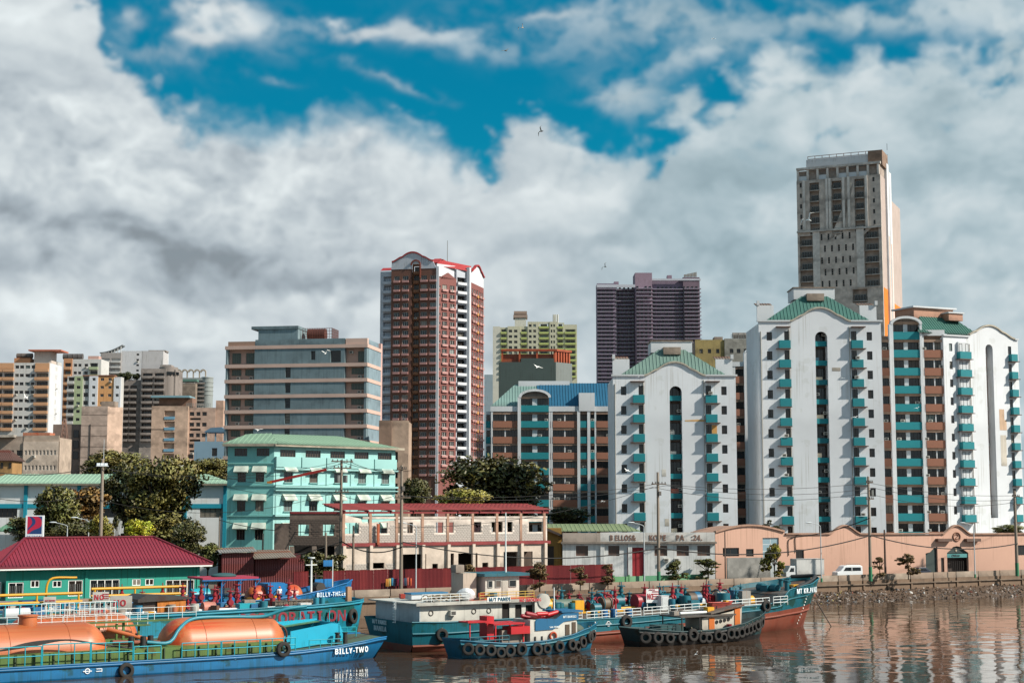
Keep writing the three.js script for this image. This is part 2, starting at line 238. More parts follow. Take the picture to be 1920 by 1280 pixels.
{
  const a = onQuay(-400, 1), b = onQuay(2300, 1);
  const w = 9, dx = -QS * w, dz = QC * w;   // across the road, inland
  setting('road', quads([[[a[0], GROUND + 0.006, -a[1]], [b[0], GROUND + 0.006, -b[1]], [b[0] + dx, GROUND + 0.006, -b[1] - dz], [a[0] + dx, GROUND + 0.006, -a[1] - dz]]]), mat(0x57534e, 'conc'));
  // the quay: a stained lower wall with ribs, a parapet in bays over it
  const q0 = onQuay(-300), q1 = onQuay(2200), L = Math.hypot(q1[0] - q0[0], q1[1] - q0[1]);
  const q = thing('quay_wall', 'long stained concrete quay wall with a low parapet along the river', 'wall', q0[0], 0, -q0[1], QA);
  const low = mat(0x75604e, 'grime'), up = mat(0x9c8a7b, 'grime'), cop = mat(0xa6988b, 'conc');
  part(q, 'lower_wall', box(L, GROUND + 0.55 - 0.006, 0.9), low, 0, -0.55, -0.9);
  part(q, 'ledge', box(L, 0.16, 0.5), mat(0x8a7868, 'grime'), 0, GROUND - 0.7, -0.2);
  const bay = 5.2, n = Math.floor(L / bay);
  for (let i = 0; i < n; i++) {
    part(q, 'parapet_panel', box(bay - 0.14, 0.9, 0.3), i % 3 ? up : cop, i * bay + 0.07, GROUND, -0.42 + (i % 2) * 0.01);
    part(q, 'rib', box(0.35, GROUND + 0.6, 0.18), low, i * bay - 0.17, -0.6, 0.003);
  }
}
// mud and rubbish at the foot of the wall, from the tanker's bow to the right
{
  const nx = 150, nz = 16, a = onQuay(1390, 0), b = onQuay(2150, 0), pos = [], uv = [], idx = [];
  const width = (t) => lerp(9.5, 13, smooth(0.1, 0.75, t)) + (tf(t, 0.3, 9, 3) - 0.5) * 5;
  const P = (i, j) => { const t = i / nx, s = j / nz, w = width(t) * s, h = 1.25 * (1 - s) ** 1.3 - 0.12 + (fbm(t * 90, s * 9, 4) - 0.5) * 0.5 * (1 - s * 0.7); return [lerp(a[0], b[0], t) + QS * w, h, -(lerp(a[1], b[1], t) - QC * w)]; };
  for (let i = 0; i <= nx; i++) for (let j = 0; j <= nz; j++) { const p = P(i, j); pos.push(...p); uv.push(p[0], p[2]); }
  for (let i = 0; i < nx; i++) for (let j = 0; j < nz; j++) { const o = i * (nz + 1) + j; idx.push(o, o + 1, o + nz + 1, o + 1, o + nz + 2, o + nz + 1); }
  const g = new THREE.BufferGeometry(); g.setAttribute('position', new THREE.Float32BufferAttribute(pos, 3)); g.setAttribute('uv', new THREE.Float32BufferAttribute(uv, 2)); g.setIndex(idx); g.computeVertexNormals();
  setting('mud_bank', g, mat(0x5a4432, 'conc'));
  const rub = new THREE.InstancedMesh(new THREE.DodecahedronGeometry(0.5, 0), new THREE.MeshStandardMaterial({ roughness: 0.9 }), 4200); rub.name = 'rubbish'; rub.userData = { kind: 'stuff', label: 'rubbish and stones strewn over the mud below the quay', category: 'rubbish' };
  const m4 = new THREE.Matrix4(), e = new THREE.Euler(), qn = new THREE.Quaternion(), col = new THREE.Color();
  for (let k = 0; k < 4200; k++) {
    const t = R() ** 1.2, s = R() * 0.86, p = P(t * nx, s * nz), sz = 0.09 + 0.36 * R() ** 3; e.set(R() * 6, R() * 6, R() * 6);
    m4.compose(new THREE.Vector3(p[0], p[1] + sz * 0.12, p[2]), qn.setFromEuler(e), new THREE.Vector3(sz * rr(0.8, 1.9), sz * rr(0.3, 0.8), sz)); rub.setMatrixAt(k, m4);
    const c = R(); if (c < 0.72) col.set(pick([0x4b3a2b, 0x5f4b3a, 0x3a2f27])); else if (c < 0.95) col.set(pick([0x8b8078, 0x9b8f86, 0x77706c])); else col.set(pick([0xb5b0aa, 0x8a4a3a, 0x4a6878, 0x9a8a58, 0xc4c0ba])); rub.setColorAt(k, col);
  }
  shade(rub); scene.add(rub);
}

// ---------- building colours ----------
const white = mat(0xdadde0, 'wall'), whiteP = mat(0xd5d8da, 'wall'), teal = mat(0x077e86, 'paint'), tealD = mat(0x0a6b74, 'paint'), brownP = mat(0x97654f, 'paint'), brownTrim = mat(0x76584b, 'grime'), greenRoof = mat(0x3c716a, 'grime'), greenOld = mat(0x6f8d86, 'grime'), rustSheet = mat(0x7a6a5a, 'rust');
const concrete = mat(0x9a8b7f, 'conc'), wallBeige = mat(0xb99a86, 'grime');
function ribbonGeo(pts, th, depth) {   // a moulding that follows a curve
  return slab([...pts, ...pts.slice().reverse().map(([x, y]) => [x, y + th])], depth).translate(0, 0, depth);
}
// openings in a wall sheet and what fills them
function gridFace(f, W, H, wm, cols, y0, n, pitch, o = {}) {
  const { t = 0.5, top = rect(0, 0, W, H), extra = [], far = true, fm = frameDark, ac = 0.08 } = o, holes = [...extra];
  for (const c of cols) for (let i = c.from ?? 0; i < (c.to ?? n); i++) {
    const y = y0 + i * pitch + (c.o ?? 0.9), key = c.kind ?? 'win';
    if (y + c.h > H - 0.15 && !o.tall) continue;
    holes.push(rect(c.x, y, c.w, c.h).reverse());
    if (key === 'win') { const m = c.fm ?? fm; if (far) farWin(f, c.x, y, c.w, c.h, { fm: m, cols: c.lights ?? 2, b: c.b ?? 0.1, z: -0.26 }); else win(f, c.x, y, c.w, c.h, { fm: m, cols: c.lights ?? 2, b: c.b ?? 0.07, z: -0.24, rows: c.rows ?? 1 }); }
    else { farWin(f, c.x + c.w * 0.1, y, c.w * 0.8, c.h * 0.92, { fm: c.fm ?? fm, cols: c.lights ?? 3, z: -t + 0.02 }); }
    if (c.sill) f.put(c.sillName ?? 'sill', box(c.w + (c.sw ?? 0.2), c.sh ?? 0.35, c.sd ?? 0.25), c.sill, c.x - (c.sw ?? 0.2) / 2, y - (c.sh ?? 0.35) - 0.003 + (c.sy ?? 0), 0.004);
    if (R() < (c.ac ?? ac)) aircon(f, c.x + c.w * rr(0.1, 0.4), y - 0.6, 0.006);
  }
  return f.put('wall', slab(top, t, holes), wm, 0, 0, 0);
}
const ordinal = ['first', 'second', 'third', 'fourth', 'fifth', 'sixth', 'seventh', 'eighth', 'ninth', 'tenth', 'eleventh', 'twelfth', 'thirteenth', 'fourteenth', 'fifteenth', 'sixteenth', 'seventeenth', 'eighteenth', 'nineteenth', 'twentieth'];

// ---------- the two white slab blocks with curved gables ----------
function whiteBlock(px, D, pyCornice, floors, label, seed) {
  const k = D / 270, top = gY(pyCornice, D) - GROUND, W = 21.6 * k, P = 3.42 * k, mid = 10.9 * k;
  const b = thing('apartment_block', label, 'building', gX(px, 948, D), GROUND, -D), f = face(b, 0, 0);
  const ogee = []; for (let i = 0; i <= 28; i++) { const a = i / 28, x = lerp(5.5, 16.3, a) * k, c = Math.abs(a - 0.5) * 2; ogee.push([x, top + 2.35 * k * (c < 0.55 ? 1 - 0.55 * (c / 0.55) ** 2 : 0.45 * (1 - smooth(0.55, 1, c)) )]); }
  const holes = [], yTeal = (i) => top - 3.35 * k - i * P;          // top of the teal parapet of floor i from above
  for (let i = 0; i < floors; i++) {
    const y = yTeal(i);
    for (const x of [1.4, 19.05]) { holes.push(rect(x * k, y + 0.02 * k, 0.95 * k, 1.5 * k).reverse()); win(f, x * k, y + 0.02 * k, 0.95 * k, 1.5 * k, { cols: 2, z: -0.22, pm: R() < 0.8 ? glass[2] : undefined, b: 0.06 }); }
    for (const [x, wx] of [[3.5, 4.5], [16.25, 16.28]]) {
      const y2 = y + 0.06; holes.push(rect(wx * k, y2, 0.98 * k, 1.62 * k).reverse());
      win(f, wx * k, y2, 0.98 * k, 1.62 * k, { cols: 2, z: -0.22, pm: R() < 0.7 ? glass[2] : undefined, b: 0.06 });
      f.put('balcony', box(2.0 * k, 1.42 * k, 0.72), teal, x * k, y - 1.42 * k, 0.003);
      f.put('balcony_slab', box(2.5 * k, 0.14, 0.95), brownTrim, (x < 10 ? x - 0.5 : x) * k, y - 1.42 * k - 0.143, 0.003);
      if (R() < 0.16) aircon(f, x * k + rr(0.2, 1), y + 0.1, 0.4);
    }
  }
  for (const x of [3.0, 16.25]) f.put('canopy', box(2.5 * k, 0.14, 0.95), brownTrim, x * k, top - 1.05 * k, 0.003);
  const slotTop = top - 1.75 * k, slotBot = 1.2; holes.push(arch(9.95 * k, slotBot, 2.15 * k, slotTop - slotBot).reverse());
  f.put('wall', slab([[0, 0], [W, 0], [W, top], [16.3 * k, top], ...ogee.slice(1, -1).reverse(), [5.5 * k, top], [0, top]], 0.5, holes), white, 0, 0, 0);
  // the deep slot with its balconies
  for (let i = 0; i <= floors; i++) {
    const y = yTeal(i); if (y - 1 < slotBot) continue;
    f.put('slot_parapet', box(2.15 * k, 0.9 * k, 0.16), i % 3 === 2 ? tealD : teal, 9.95 * k, y - 0.95 * k, -0.75);
    win(f, 10.05 * k, y - 0.02, 1.95 * k, 2.1 * k, { cols: 3, z: -2.3, pm: pick(glass), fm: frameDark });
    if (R() < 0.75) aircon(f, (R() < 0.5 ? 10.0 : 11.35) * k, y + rr(0, 1.0), -1.6);
    if (R() < 0.5) f.put('laundry', box(rr(0.6, 1.4), rr(0.5, 0.9), 0.05), mat(pick([0xb8b4ac, 0x8a4b3c, 0x4f6f80, 0xc9b9a0]), 'plain'), 10.1 * k, y - 0.1, -0.95);
  }
  const depth = 15;
  f.put('core', box(9.93 * k, top - 0.3, depth - 0.5), white, 0.003, 0, -depth); f.put('core', box(W - 12.12 * k, top - 0.3, depth - 0.5), white, 12.12 * k - 0.003, 0, -depth);
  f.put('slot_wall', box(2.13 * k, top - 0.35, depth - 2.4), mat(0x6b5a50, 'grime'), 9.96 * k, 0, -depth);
  // cornices, gable moulding, roof
  f.put('cornice', box(5.5 * k + 0.3, 0.28, 0.55), whiteP, -0.3, top + 0.003, -0.3); f.put('cornice', box(W - 16.3 * k + 0.3, 0.28, 0.55), whiteP, 16.3 * k, top + 0.003, -0.3);
  f.put('gable_moulding', ribbonGeo(ogee, 0.3, 0.75), mat(0xb9b3a6, 'grime'), 0, 0.003, -0.5);
  const zr = -1.0, e0 = 1.1 * k, e1 = 20.5 * k, ry = top + 5.1 * k, r0 = 8.6 * k, r1 = 13.2 * k, zb = -8.5;
  const rg = [ribbed([e0, top, zr], [e1, top, zr], [r1, ry, zr - 3.6], [r0, ry, zr - 3.6], 0.62 * k, 0.09), ribbed([e0, top, zb], [e0, top, zr], [r0, ry, zr - 3.6], [r0, ry, zb], 0.62 * k, 0.09), ribbed([e1, top, zr], [e1, top, zb], [r1, ry, zb], [r1, ry, zr - 3.6], 0.62 * k, 0.09)];
  at0(b, 'roof_slope', rg[0], seed ? greenRoof : greenOld); at0(b, 'roof_slope', rg[1], greenOld); at0(b, 'roof_slope', rg[2], greenRoof);
  // the short roof behind the gable
  const og = ogee.map(([x, y]) => [mid + (x - mid) * 0.97, y + 0.22]), list = []; for (let i = 0; i < og.length - 1; i++) { const [x0, y0] = og[i], [x1, y1] = og[i + 1]; list.push([[x0, y0, -0.45], [x1, y1, -0.45], [x1, y1 + 0.9, -5], [x0, y0 + 0.9, -5]]); }
  at0(b, 'gable_roof', quads(list), greenOld);
  for (const s of [0, 1]) {
    const x = s ? 18.4 * k : 0.1;
    f.put('parapet_wall', box(3.0 * k, 2.9 * k, 0.4), whiteP, x, top + 0.3, -2.6 - s * 0.01);
    at0(b, 'side_roof', ribbed([x, top + 2.9 * k + 0.1, -2.3], [x + 3.0 * k, top + 2.9 * k + 0.1, -2.3], [x + 3 * k, top + 4.0 * k, -6], [x, top + 4.0 * k, -6], 0.5, 0.08), rustSheet);
    f.put('pinnacle', box(0.5, 0.8, 0.5), whiteP, s ? W - 0.55 : 0.05, top + 2.9 * k + 0.31, -2.3);
  }
  f.put('penthouse', box(7.4 * k, 2.0 * k, 6), whiteP, 7.2 * k, ry - 0.45 * k, -11); f.put('roof_edge', box(7.7 * k, 0.2, 6.3), concrete, 7.05 * k, ry + 1.553 * k, -11.15);
  f.put('stair_head', box(3.1 * k, 1.3 * k, 2), concrete, 9.3 * k, ry - 0.9 * k, -5.5);
  if (!seed) { f.put('ochre_panel', box(0.9 * k, 1.5 * k, 0.04), mat(0xd39a55, 'paint'), 17.3 * k, yTeal(2) + 0.08, 0.004); f.put('ochre_stain', slab([[12.6 * k, yTeal(1) - 1.2], [16.2 * k, yTeal(1) - 1.25], [16.2 * k, yTeal(1) - 0.9], [14.8 * k, yTeal(1) - 0.86], [12.6 * k, yTeal(1) - 1.0]], 0.02), mat(0xd8b078, 'grime'), 0, 0, 0.024); }
  for (let i = 0; i < floors; i++) if (R() < 0.25) f.put('wall_patch', box(rr(0.5, 1.6), rr(0.3, 1.4), 0.02), mat(pick([0xc4c2bb, 0xe0dfda, 0xb9b3aa, 0xcfcac0]), 'grime'), rr(5.7, 9.0) * k + (R() < 0.4 ? 6.6 * k : 0), yTeal(i) - rr(0.5, 2.5), 0.003);
  for (const [x, h2] of [[5.35, 0.97], [16.0, 0.98], [0.35, 0.96]]) f.put('drain_pipe', cyl(0.07, 0.07, r3(top * h2), 6), mat(0xb3b0a8, 'grime'), x * k, 0, 0.075);
  return b;
}
whiteBlock(1151, 275, 705, 8, 'shorter white slab block with curved gable and teal balconies', 0);
whiteBlock(1428.5, 281, 603, 11, 'tallest white slab block with curved gable and teal balconies', 1);

// ---------- apartment wings: piers, parapets and window bands ----------
function wing(f, x0, bays, top, n, P, o = {}) {
  const zb = -0.7, back = o.depth ?? 12; let x = x0;
  const wAll = bays.reduce((s, b) => s + b.w, 0);
  f.put('core', box(wAll, top, back), o.core ?? wallBeige, x0, 0, zb - back);
  for (const b of bays) {
    const m = b.t === 'teal' ? teal : brownP, zf = b.out ?? 0, pw = b.pier ?? 0.35, H = b.top ?? top;
    f.put('pier', box(pw, H, -zb + zf), whiteP, x, 0, zb); if (b.last) f.put('pier', box(pw, H, -zb + zf), whiteP, x + b.w - pw, 0, zb + 0.002);
    const iw = b.w - pw * (b.last ? 2 : 1), ix = x + pw;
    for (let i = b.arch ? -1 : 0; i < n; i++) {
      const y = top - o.first - i * P; if (i < 0) f.put('attic_wall', box(iw, H - top + 0.3, 0.3), o.core ?? wallBeige, ix, top + 0.003, zb - 0.3); if (y - P * 0.42 < (o.floor ?? 0)) continue;     // y: top of the parapet
      f.put('parapet', box(iw - 0.004, P * 0.42, 0.3 + zf * 0.5), m, ix + 0.002, y - P * 0.42, zb + 0.45);
      f.put('lintel', box(iw - 0.004, P * 0.14, -zb - 0.1), o.lint ?? wallBeige, ix + 0.002, y + P * 0.44, zb + 0.002);
      const wn = b.n ?? 2, gap = b.gap ?? 0.3, ww = (iw - gap * (wn - 1)) / wn;
      for (let j = 0; j < wn; j++) {
        win(f, ix + j * (ww + gap) + 0.03, y, ww - 0.06, P * 0.44, { cols: Math.max(2, Math.round(ww / 0.7)), z: zb + 0.05, b: 0.06 });
        if (j) f.put('mullion', box(gap, P * 0.44, 0.4), whiteP, ix + j * (ww + gap) - gap, y, zb + 0.003);
        if (R() < 0.26) aircon(f, ix + j * (ww + gap) + rr(0.1, Math.max(0.2, ww - 0.9)), y + 0.03, zb + 0.2);
      }
    }
    if (b.arch) { const r = (b.w + 0.3) / 2, cx = x + b.w / 2 + pw / 2, pts = []; for (let i = 0; i <= 16; i++) { const a = Math.PI * i / 16; pts.push([cx + r * Math.cos(a), H + r * 0.5 * Math.sin(a)]); }
      const inner = pts.map(([px, py]) => [cx + (px - cx) * 0.84, H - 0.1 + (py - H) * 0.78]);
      f.put('arch', slab([...pts, ...inner.slice().reverse()], 1.0), whiteP, 0, 0, zf + 0.05); f.put('arch_wall', slab(inner, 0.2), mat(0x8f857d, 'grime'), 0, 0, zb + 0.3); }
    x += b.w;
  }
}
// the blue-roofed block behind the trees
{
  const D = 337, k = D / F, zx = (z) => gX(900 + z * 0.34356, 948, D), x0 = zx(60), b = thing('apartment_block', 'apartment block with a steep bright blue roof and arched bay', 'building', x0, GROUND, -D), f = face(b, 0, 0), m = (z) => z * 0.34356 * k, top = gY(560 + 612 * 0.34375, D) - GROUND, P = m(85.6);
  wing(f, 0, [{ w: m(145), t: 'brown', n: 2 }, { w: m(170), t: 'teal', n: 2, gap: 1.1, arch: 1, top: top + m(75), pier: 0.7, out: 0.5 }, { w: m(12), t: 'brown', n: 1, pier: m(10) }, { w: m(143), t: 'brown', n: 2 }, { w: m(55), t: 'teal', n: 1, pier: m(16), out: 0.3 }, { w: m(40), t: 'teal', n: 1, pier: m(16), out: 0.3, last: 0 }, { w: m(98), t: 'brown', n: 1, last: 1 }], top, 9, P, { first: P * 0.64, floor: 2.5 });
  f.put('eave_band', box(m(665), m(28), 0.9), whiteP, -0.15, top - 0.1, -0.83);
  const y0 = top + m(28) - 0.1, y1 = top + m(165), zb = -6.5;
  at0(b, 'roof_slope', ribbed([m(270), y0, -0.3], [m(662), y0, -0.3], [m(662), y1, zb], [m(250), y1, zb], 0.62, 0.1), mat(0x0a5878, 'paint'));
  at0(b, 'roof_slope', ribbed([-0.2, y0, -0.3], [m(270), y0, -0.3], [m(262), y1 - 0.3, zb], [m(130), y1 - 0.3, zb], 0.62, 0.1), mat(0x7b9b98, 'grime'));
  f.put('roof_parapet', box(m(285), m(34), 3), whiteP, m(150), y1 - 0.9, zb - 2.5); f.put('roof_parapet', box(m(220), m(10), 2), mat(0x0f6f92, 'paint'), m(440), y1 - 0.5, zb - 2.2);
  f.put('dormer', box(m(86), m(100), 4), whiteP, m(480), top - 0.05, -3.6);
  f.put('side_bay', box(m(30), top, 5), whiteP, -m(30), 0, -6);
  for (let i = 0; i < 7; i++) { f.put('side_parapet', box(m(24), P * 0.42, 0.3), teal, -m(28), top - P * (i + 1.06), -1.0); win(f, -m(26), top - P * (i + 0.62), m(20), P * 0.4, { z: -0.98 }); }
}
// the right-hand block: a dim wing facing us and a white slab turned to the sun
{
  const D = 296, k = D / F, s = 0.35938, m = (z) => z * s * k, x0 = gX(1640 + 50 * s, 948, D), b = thing('apartment_block', 'rightmost white and brown block with green hipped roof and corner balconies', 'building', x0, GROUND, -D), f = face(b, 0, 0), top = gY(550 + 222 * s, D) - GROUND, P = m(94.6);
  wing(f, 0, [{ w: m(48), t: 'brown', n: 1 }, { w: m(160), t: 'teal', n: 2, gap: 0.8, arch: 1, top: top + m(62), pier: 0.75, out: 0.55 }, { w: m(14), t: 'brown', n: 1, pier: m(12), out: 0.5, top: top + m(60) }, { w: m(118), t: 'brown', n: 2, gap: 0.22 }], top + m(2), 11, P, { first: P * 0.80, floor: 3 });
  f.put('eave_band', box(m(136), m(30), 0.9), whiteP, m(205), top + m(2), -0.8);
  const L = 18.2, A = 23 * Math.PI / 180, fx = m(332), g = face(b, fx, 0.25, A), q = L / 17.4, T = top + m(0), P2 = P;
  const ogee = []; for (let i = 0; i <= 24; i++) { const a = i / 24, c = Math.abs(a - 0.45) / 0.55; ogee.push([lerp(6.0, 16.6, a) * q, T + 2.4 * (c < 0.5 ? 1 - 0.5 * (c / 0.5) ** 2 : 0.5 * (1 - smooth(0.5, 1, c)))]); }
  const holes = [], yT = (i) => T - 3.0 - i * P2;
  for (let i = 0; i < 10; i++) {
    const y = yT(i); holes.push(rect(1.35, y + 0.1, 0.75, 1.5).reverse()); win(g, 1.35, y + 0.1, 0.75, 1.5, { cols: 1, z: -0.2 });
    // the corner bay: parapet, windows, slab
    g.put('balcony', box(2.7, 1.4, 1.1), teal, 3.1, y - 1.4, 0.003); g.put('bay_wall', box(2.5, P2 - 1.4 - 0.16, 0.5), whiteP, 3.2, y + 0.003, 0.003);
    win(g, 3.35, y + 0.05, 0.72, 1.55, { cols: 1, z: 0.46 }); win(g, 4.85, y + 0.05, 0.72, 1.55, { cols: 1, z: 0.46 });
    g.put('balcony_slab', box(3.3, 0.14, 1.35), brownTrim, 2.75, y - 1.4 - 0.143, 0.003);
    holes.push(rect(15.0 * q, y, 0.8, 1.6).reverse()); win(g, 15.0 * q, y, 0.8, 1.6, { cols: 1, z: -0.2 });
    g.put('balcony', box(1.5, 1.4, 0.9), teal, 15.1 * q, y - 1.4, 0.003); g.put('balcony_slab', box(2.0, 0.14, 1.15), brownTrim, 14.9 * q, y - 1.543, 0.003);
    win(g, 10.1 * q, y + 0.1, 0.95, 1.3, { cols: 2, z: -1.75 }); if (R() < 0.8) aircon(g, 10.2 * q, y - 0.55, -1.7);
  }
  const ys = yT(9) - 0.6; holes.push(arch(9.7 * q, ys, 1.75, T - 1.2 - ys).reverse());
  g.put('wall', slab([[0, 0], [L, 0], [L, T - 0.2], [16.6 * q, T - 0.1], ...ogee.slice(1, -1).reverse(), [6.0 * q, T], [0, T]], 0.5, holes), white, 0, 0, 0);
  g.put('gable_moulding', ribbonGeo(ogee, 0.3, 0.75), mat(0xb9b3a6, 'grime'), 0, 0.003, -0.5); g.put('cornice', box(6.0 * q, 0.28, 0.6), whiteP, -0.1, T + 0.003, -0.3); g.put('cornice', box(L - 16.6 * q, 0.28, 0.6), whiteP, 16.6 * q, T - 0.1, -0.3);
  g.put('core', box(9.6 * q, T - 0.3, 11), white, 0.05, 0, -11.503); g.put('core', box(L - 9.7 * q - 1.8, T - 0.3, 11), white, 9.7 * q + 1.8, 0, -11.503); g.put('slot_wall', box(1.9, T - 0.4, 9), mat(0x9a7767, 'grime'), 9.7 * q - 0.08, 0, -10.9);
  g.put('wall_patch', slab([[13.0, yT(4) - 1.0], [14.7, yT(4) - 1.0], [14.7, yT(4) + 1.0], [14.2, yT(4) + 1.0], [14.2, yT(3) - 0.4], [13.0, yT(3) - 0.4]], 0.02), mat(0xd6b79c, 'grime'), 0, 0, 0.023); g.put('wall_patch', box(1.4, 6.0, 0.02), mat(0xd2ccc2, 'grime'), 13.1, yT(6) - 1.0, 0.003); g.put('drain_pipe', cyl(0.07, 0.07, r3(T * 0.97), 6), mat(0xb3b0a8, 'grime'), 6.2, 0, 0.075);
  g.put('podium_roof', box(L + 1, 1.15, 3), whiteP, 0.9, 2.9, 0.01); for (let i = 0; i < 4; i++) g.put('post', box(0.7, 2.9, 0.7), concrete, 1.6 + i * 4.6, 0, 1.8);
  g.put('garage_shade', box(L, 2.85, 0.2), innerShade, 0.95, 0, 0.02);  // a dark sheet paints the shade under the podium
  const e = (x, y, z) => [fx + x * Math.cos(A) + z * Math.sin(A), y, 0.25 - x * Math.sin(A) + z * Math.cos(A)], gr = mat(0x2a665c, 'grime');
  const c0 = e(-5.2, T + 0.6, -0.9), c1 = e(9.5, T + 0.6, -0.9), r0 = e(-1.5, T + 4.6, -5), r1 = e(6.0, T + 4.6, -5), c2 = e(9.5, T + 0.6, -10), r2 = e(6, T + 4.6, -8);
  at0(b, 'roof_slope', ribbed(c0, c1, r1, r0, 0.62, 0.09), gr); at0(b, 'roof_slope', ribbed(c1, c2, r2, r1, 0.62, 0.09), greenRoof);
  g.put('penthouse', box(9.5, 2.0, 6), mat(0xb98d78, 'grime'), -3.2, T + 3.9, -10.6); g.put('roof_edge', box(10.5, 0.3, 7), whiteP, -3.7, T + 5.9, -11.1); g.put('stair_head', box(3.4, 1.4, 2), mat(0xb98d78, 'grime'), 3.6, T + 3.5, -4.6); g.put('roof_edge', box(3.9, 0.25, 2.5), whiteP, 3.35, T + 4.9, -4.85);
}
// the wing between the two white slabs
{
  const D = 318, s = 0.3908, k = D / F, m = (z) => z * s * k, b = thing('apartment_block', 'shaded brown and teal apartment wing between the two white slabs', 'building', gX(1100 + 705 * s, 948, D), GROUND, -D), f = face(b, 0, 0), top = gY(500 + 478 * s, D) - GROUND, P = m(79);
  wing(f, 0, [{ w: m(60), t: 'brown', n: 1, pier: 0.8 }, { w: m(62), t: 'teal', n: 1, arch: 1, top: top + m(68), pier: 0.6, out: 0.4 }, { w: m(60), t: 'brown', n: 2, last: 1 }], top, 11, P, { first: P * 0.6, floor: 1 });
  f.put('eave_band', box(m(62), m(22), 0.9), whiteP, -0.1, top, -0.8);
}

// ---------- the middle distance: slate block, brown tower, far towers ----------
const slate = mat(0x778d97, 'grime'), slateBand = mat(0xd0b1a2, 'paint'), beigeIn = mat(0xb8988a, 'paint');
{
  const D = 305, b = thing('office_block', 'slate blue block with pink floor bands and recessed corner balconies', 'building', gX(417, 948, D), GROUND, -D, -9.4 * Math.PI / 180), f = face(b, 0, 0), W = 29, top = gY(646, 302) - GROUND, P = 3.02, t = 1.2, Ld = 11;
  f.put('core', box(W - 0.5, top, Ld), beigeIn, 0, 0, -t - Ld);
  const holes = [], by = (i) => top - 0.7 - (i ? 3.7 + (i - 1) * P : 0);          // underside of band i
  for (let i = 0; i < 13; i++) {
    const y = by(i) ; if (y < 3) break; const h = i ? P : 3.7, yb = by(i + 1) + 0.7;
    f.put('floor_band', box(W + 0.25, 0.69, t + 0.12), slateBand, -0.12, y, -t);
    if (i) { holes.push(rect(12.4, y - 2.05, 1.1, 2.0).reverse()); win(f, 12.4, y - 2.05, 1.1, 2.0, { cols: 1, rows: 3, z: -0.3 }); }
    for (const [x, w] of i ? [[1.0, 1.9], [3.75, 1.9], [25.6, 2.5]] : [[1.0, 1.8], [3.9, 1.9], [26.9, 1.6]]) {
      const wh = i ? 1.25 : 2.1; win(f, x, yb + (i ? 0.85 : 0.25), w, wh, { cols: 4, z: -t + 0.02, pm: mat(0x3b473f, 'plain', { roughness: 0.2 }), fm: mat(0x54584f, 'plain') });
      if (i) aircon(f, x + w * 0.55, yb + 0.1, -t + 0.01);
    }
    if (!i) { for (const [x, y2, w, wh] of [[17.6, y - 2.3, 0.9, 1.75], [21.6, y - 2.85, 2.1, 2.3]]) { holes.push(rect(x, y2, w, wh).reverse()); win(f, x, y2, w, wh, { cols: 1, z: -0.5 }); } aircon(f, 25.2, yb + 1.9, -t + 0.01); }
  }
  f.put('wall', slab(rect(6, 0, 18.5, top), t - 0.01, holes), slate, 0, 0, -0.004); f.put('edge_strip', box(0.35, top, t - 0.01), slate, 0.05, 0, -t + 0.003); f.put('edge_strip', box(0.5, top, t - 0.01), slate, W - 0.55, 0, -t + 0.003);
  const s = face(b, W, -t, Math.PI / 2), slateLit = mat(0x869dab, 'grime');  // side wall lighter than the front, sunlight put into its colour
  s.put('wall', box(Ld - 1.2, top, 0.5), slateLit, 0, 0, -0.5); s.put('edge_strip', box(1.2, top + 1.2, 0.5), mat(0xc9a39a, 'paint'), Ld - 1.2, 0, -0.5);
  for (let i = 0; i < 13; i++) if (by(i) > 3) s.put('floor_band', box(Ld - 1.1, 0.69, 0.1), slateBand, 0, by(i), 0.003);
  f.put('parapet', box(18.4, 1.2, 1), slate, 6.05, top, -1.2); f.put('parapet', box(5.6, 0.9, 1), mat(0xa18270, 'paint'), 0.4, top, -1.22); f.put('parapet', box(4.4, 1.15, 1), slateBand, 24.6, top, -1.21); s.put('parapet', box(Ld - 3, 1.0, 0.4), slateLit, 0, top, -0.45);
  f.put('stair_tower', box(8.2, 3.4, 7), slate, 6.2, top, -8.5); f.put('roof_slab', box(9.7, 0.6, 7.4), slate, 4.8, top + 3.4, -8.7);
  // the rusty cage with its tank
  const cage = mat(0x6b3a2c, 'rust'), cg = []; for (let i = 0; i <= 12; i++) cg.push(boxAt(0.07, 2.4, 0.07, i * 0.5, 0, 0), boxAt(0.07, 2.4, 0.07, 6, 0, -i * 0.4)); for (let j = 0; j < 5; j++) cg.push(boxAt(6.07, 0.06, 0.06, 0, j * 0.58, 0), boxAt(0.06, 0.06, 4.8, 6, j * 0.58, -4.8));
  f.put('cage', merge(cg), cage, 14.9, top + 1.25, -3); f.put('water_tank', new THREE.CylinderGeometry(1.25, 1.25, 3.6, 20).rotateZ(Math.PI / 2).translate(0, 1.25, 0), mat(0x5c3226, 'rust'), 17.3, top + 1.25, -5);
}
// the ruin beside it
{
  const D = 292, b = thing('ruined_building', 'bare weathered concrete shell between the slate block and the brown tower', 'building', gX(709, 948, D), GROUND, -D, 0), f = face(b, 0, 0), top = gY(788, D) - GROUND, W = 5.6, m = mat(0xb59c8a, 'conc');
  gridFace(f, 2.4, top, mat(0x8d7465, 'conc'), [{ x: 0.5, w: 1.5, h: 1.6, kind: 'bal' }], 1, 7, 3.0, { t: 0.8, ac: 0 });
  gridFace(face(b, 2.4, -0.4), 3.2, top, m, [{ x: 0.3, w: 0.9, h: 2.0, kind: 'bal' }], 1, 7, 3.0, { t: 0.8, ac: 0 });
  f.put('core', box(W, top - 0.2, 8), m, 0, 0, -9.2);
}
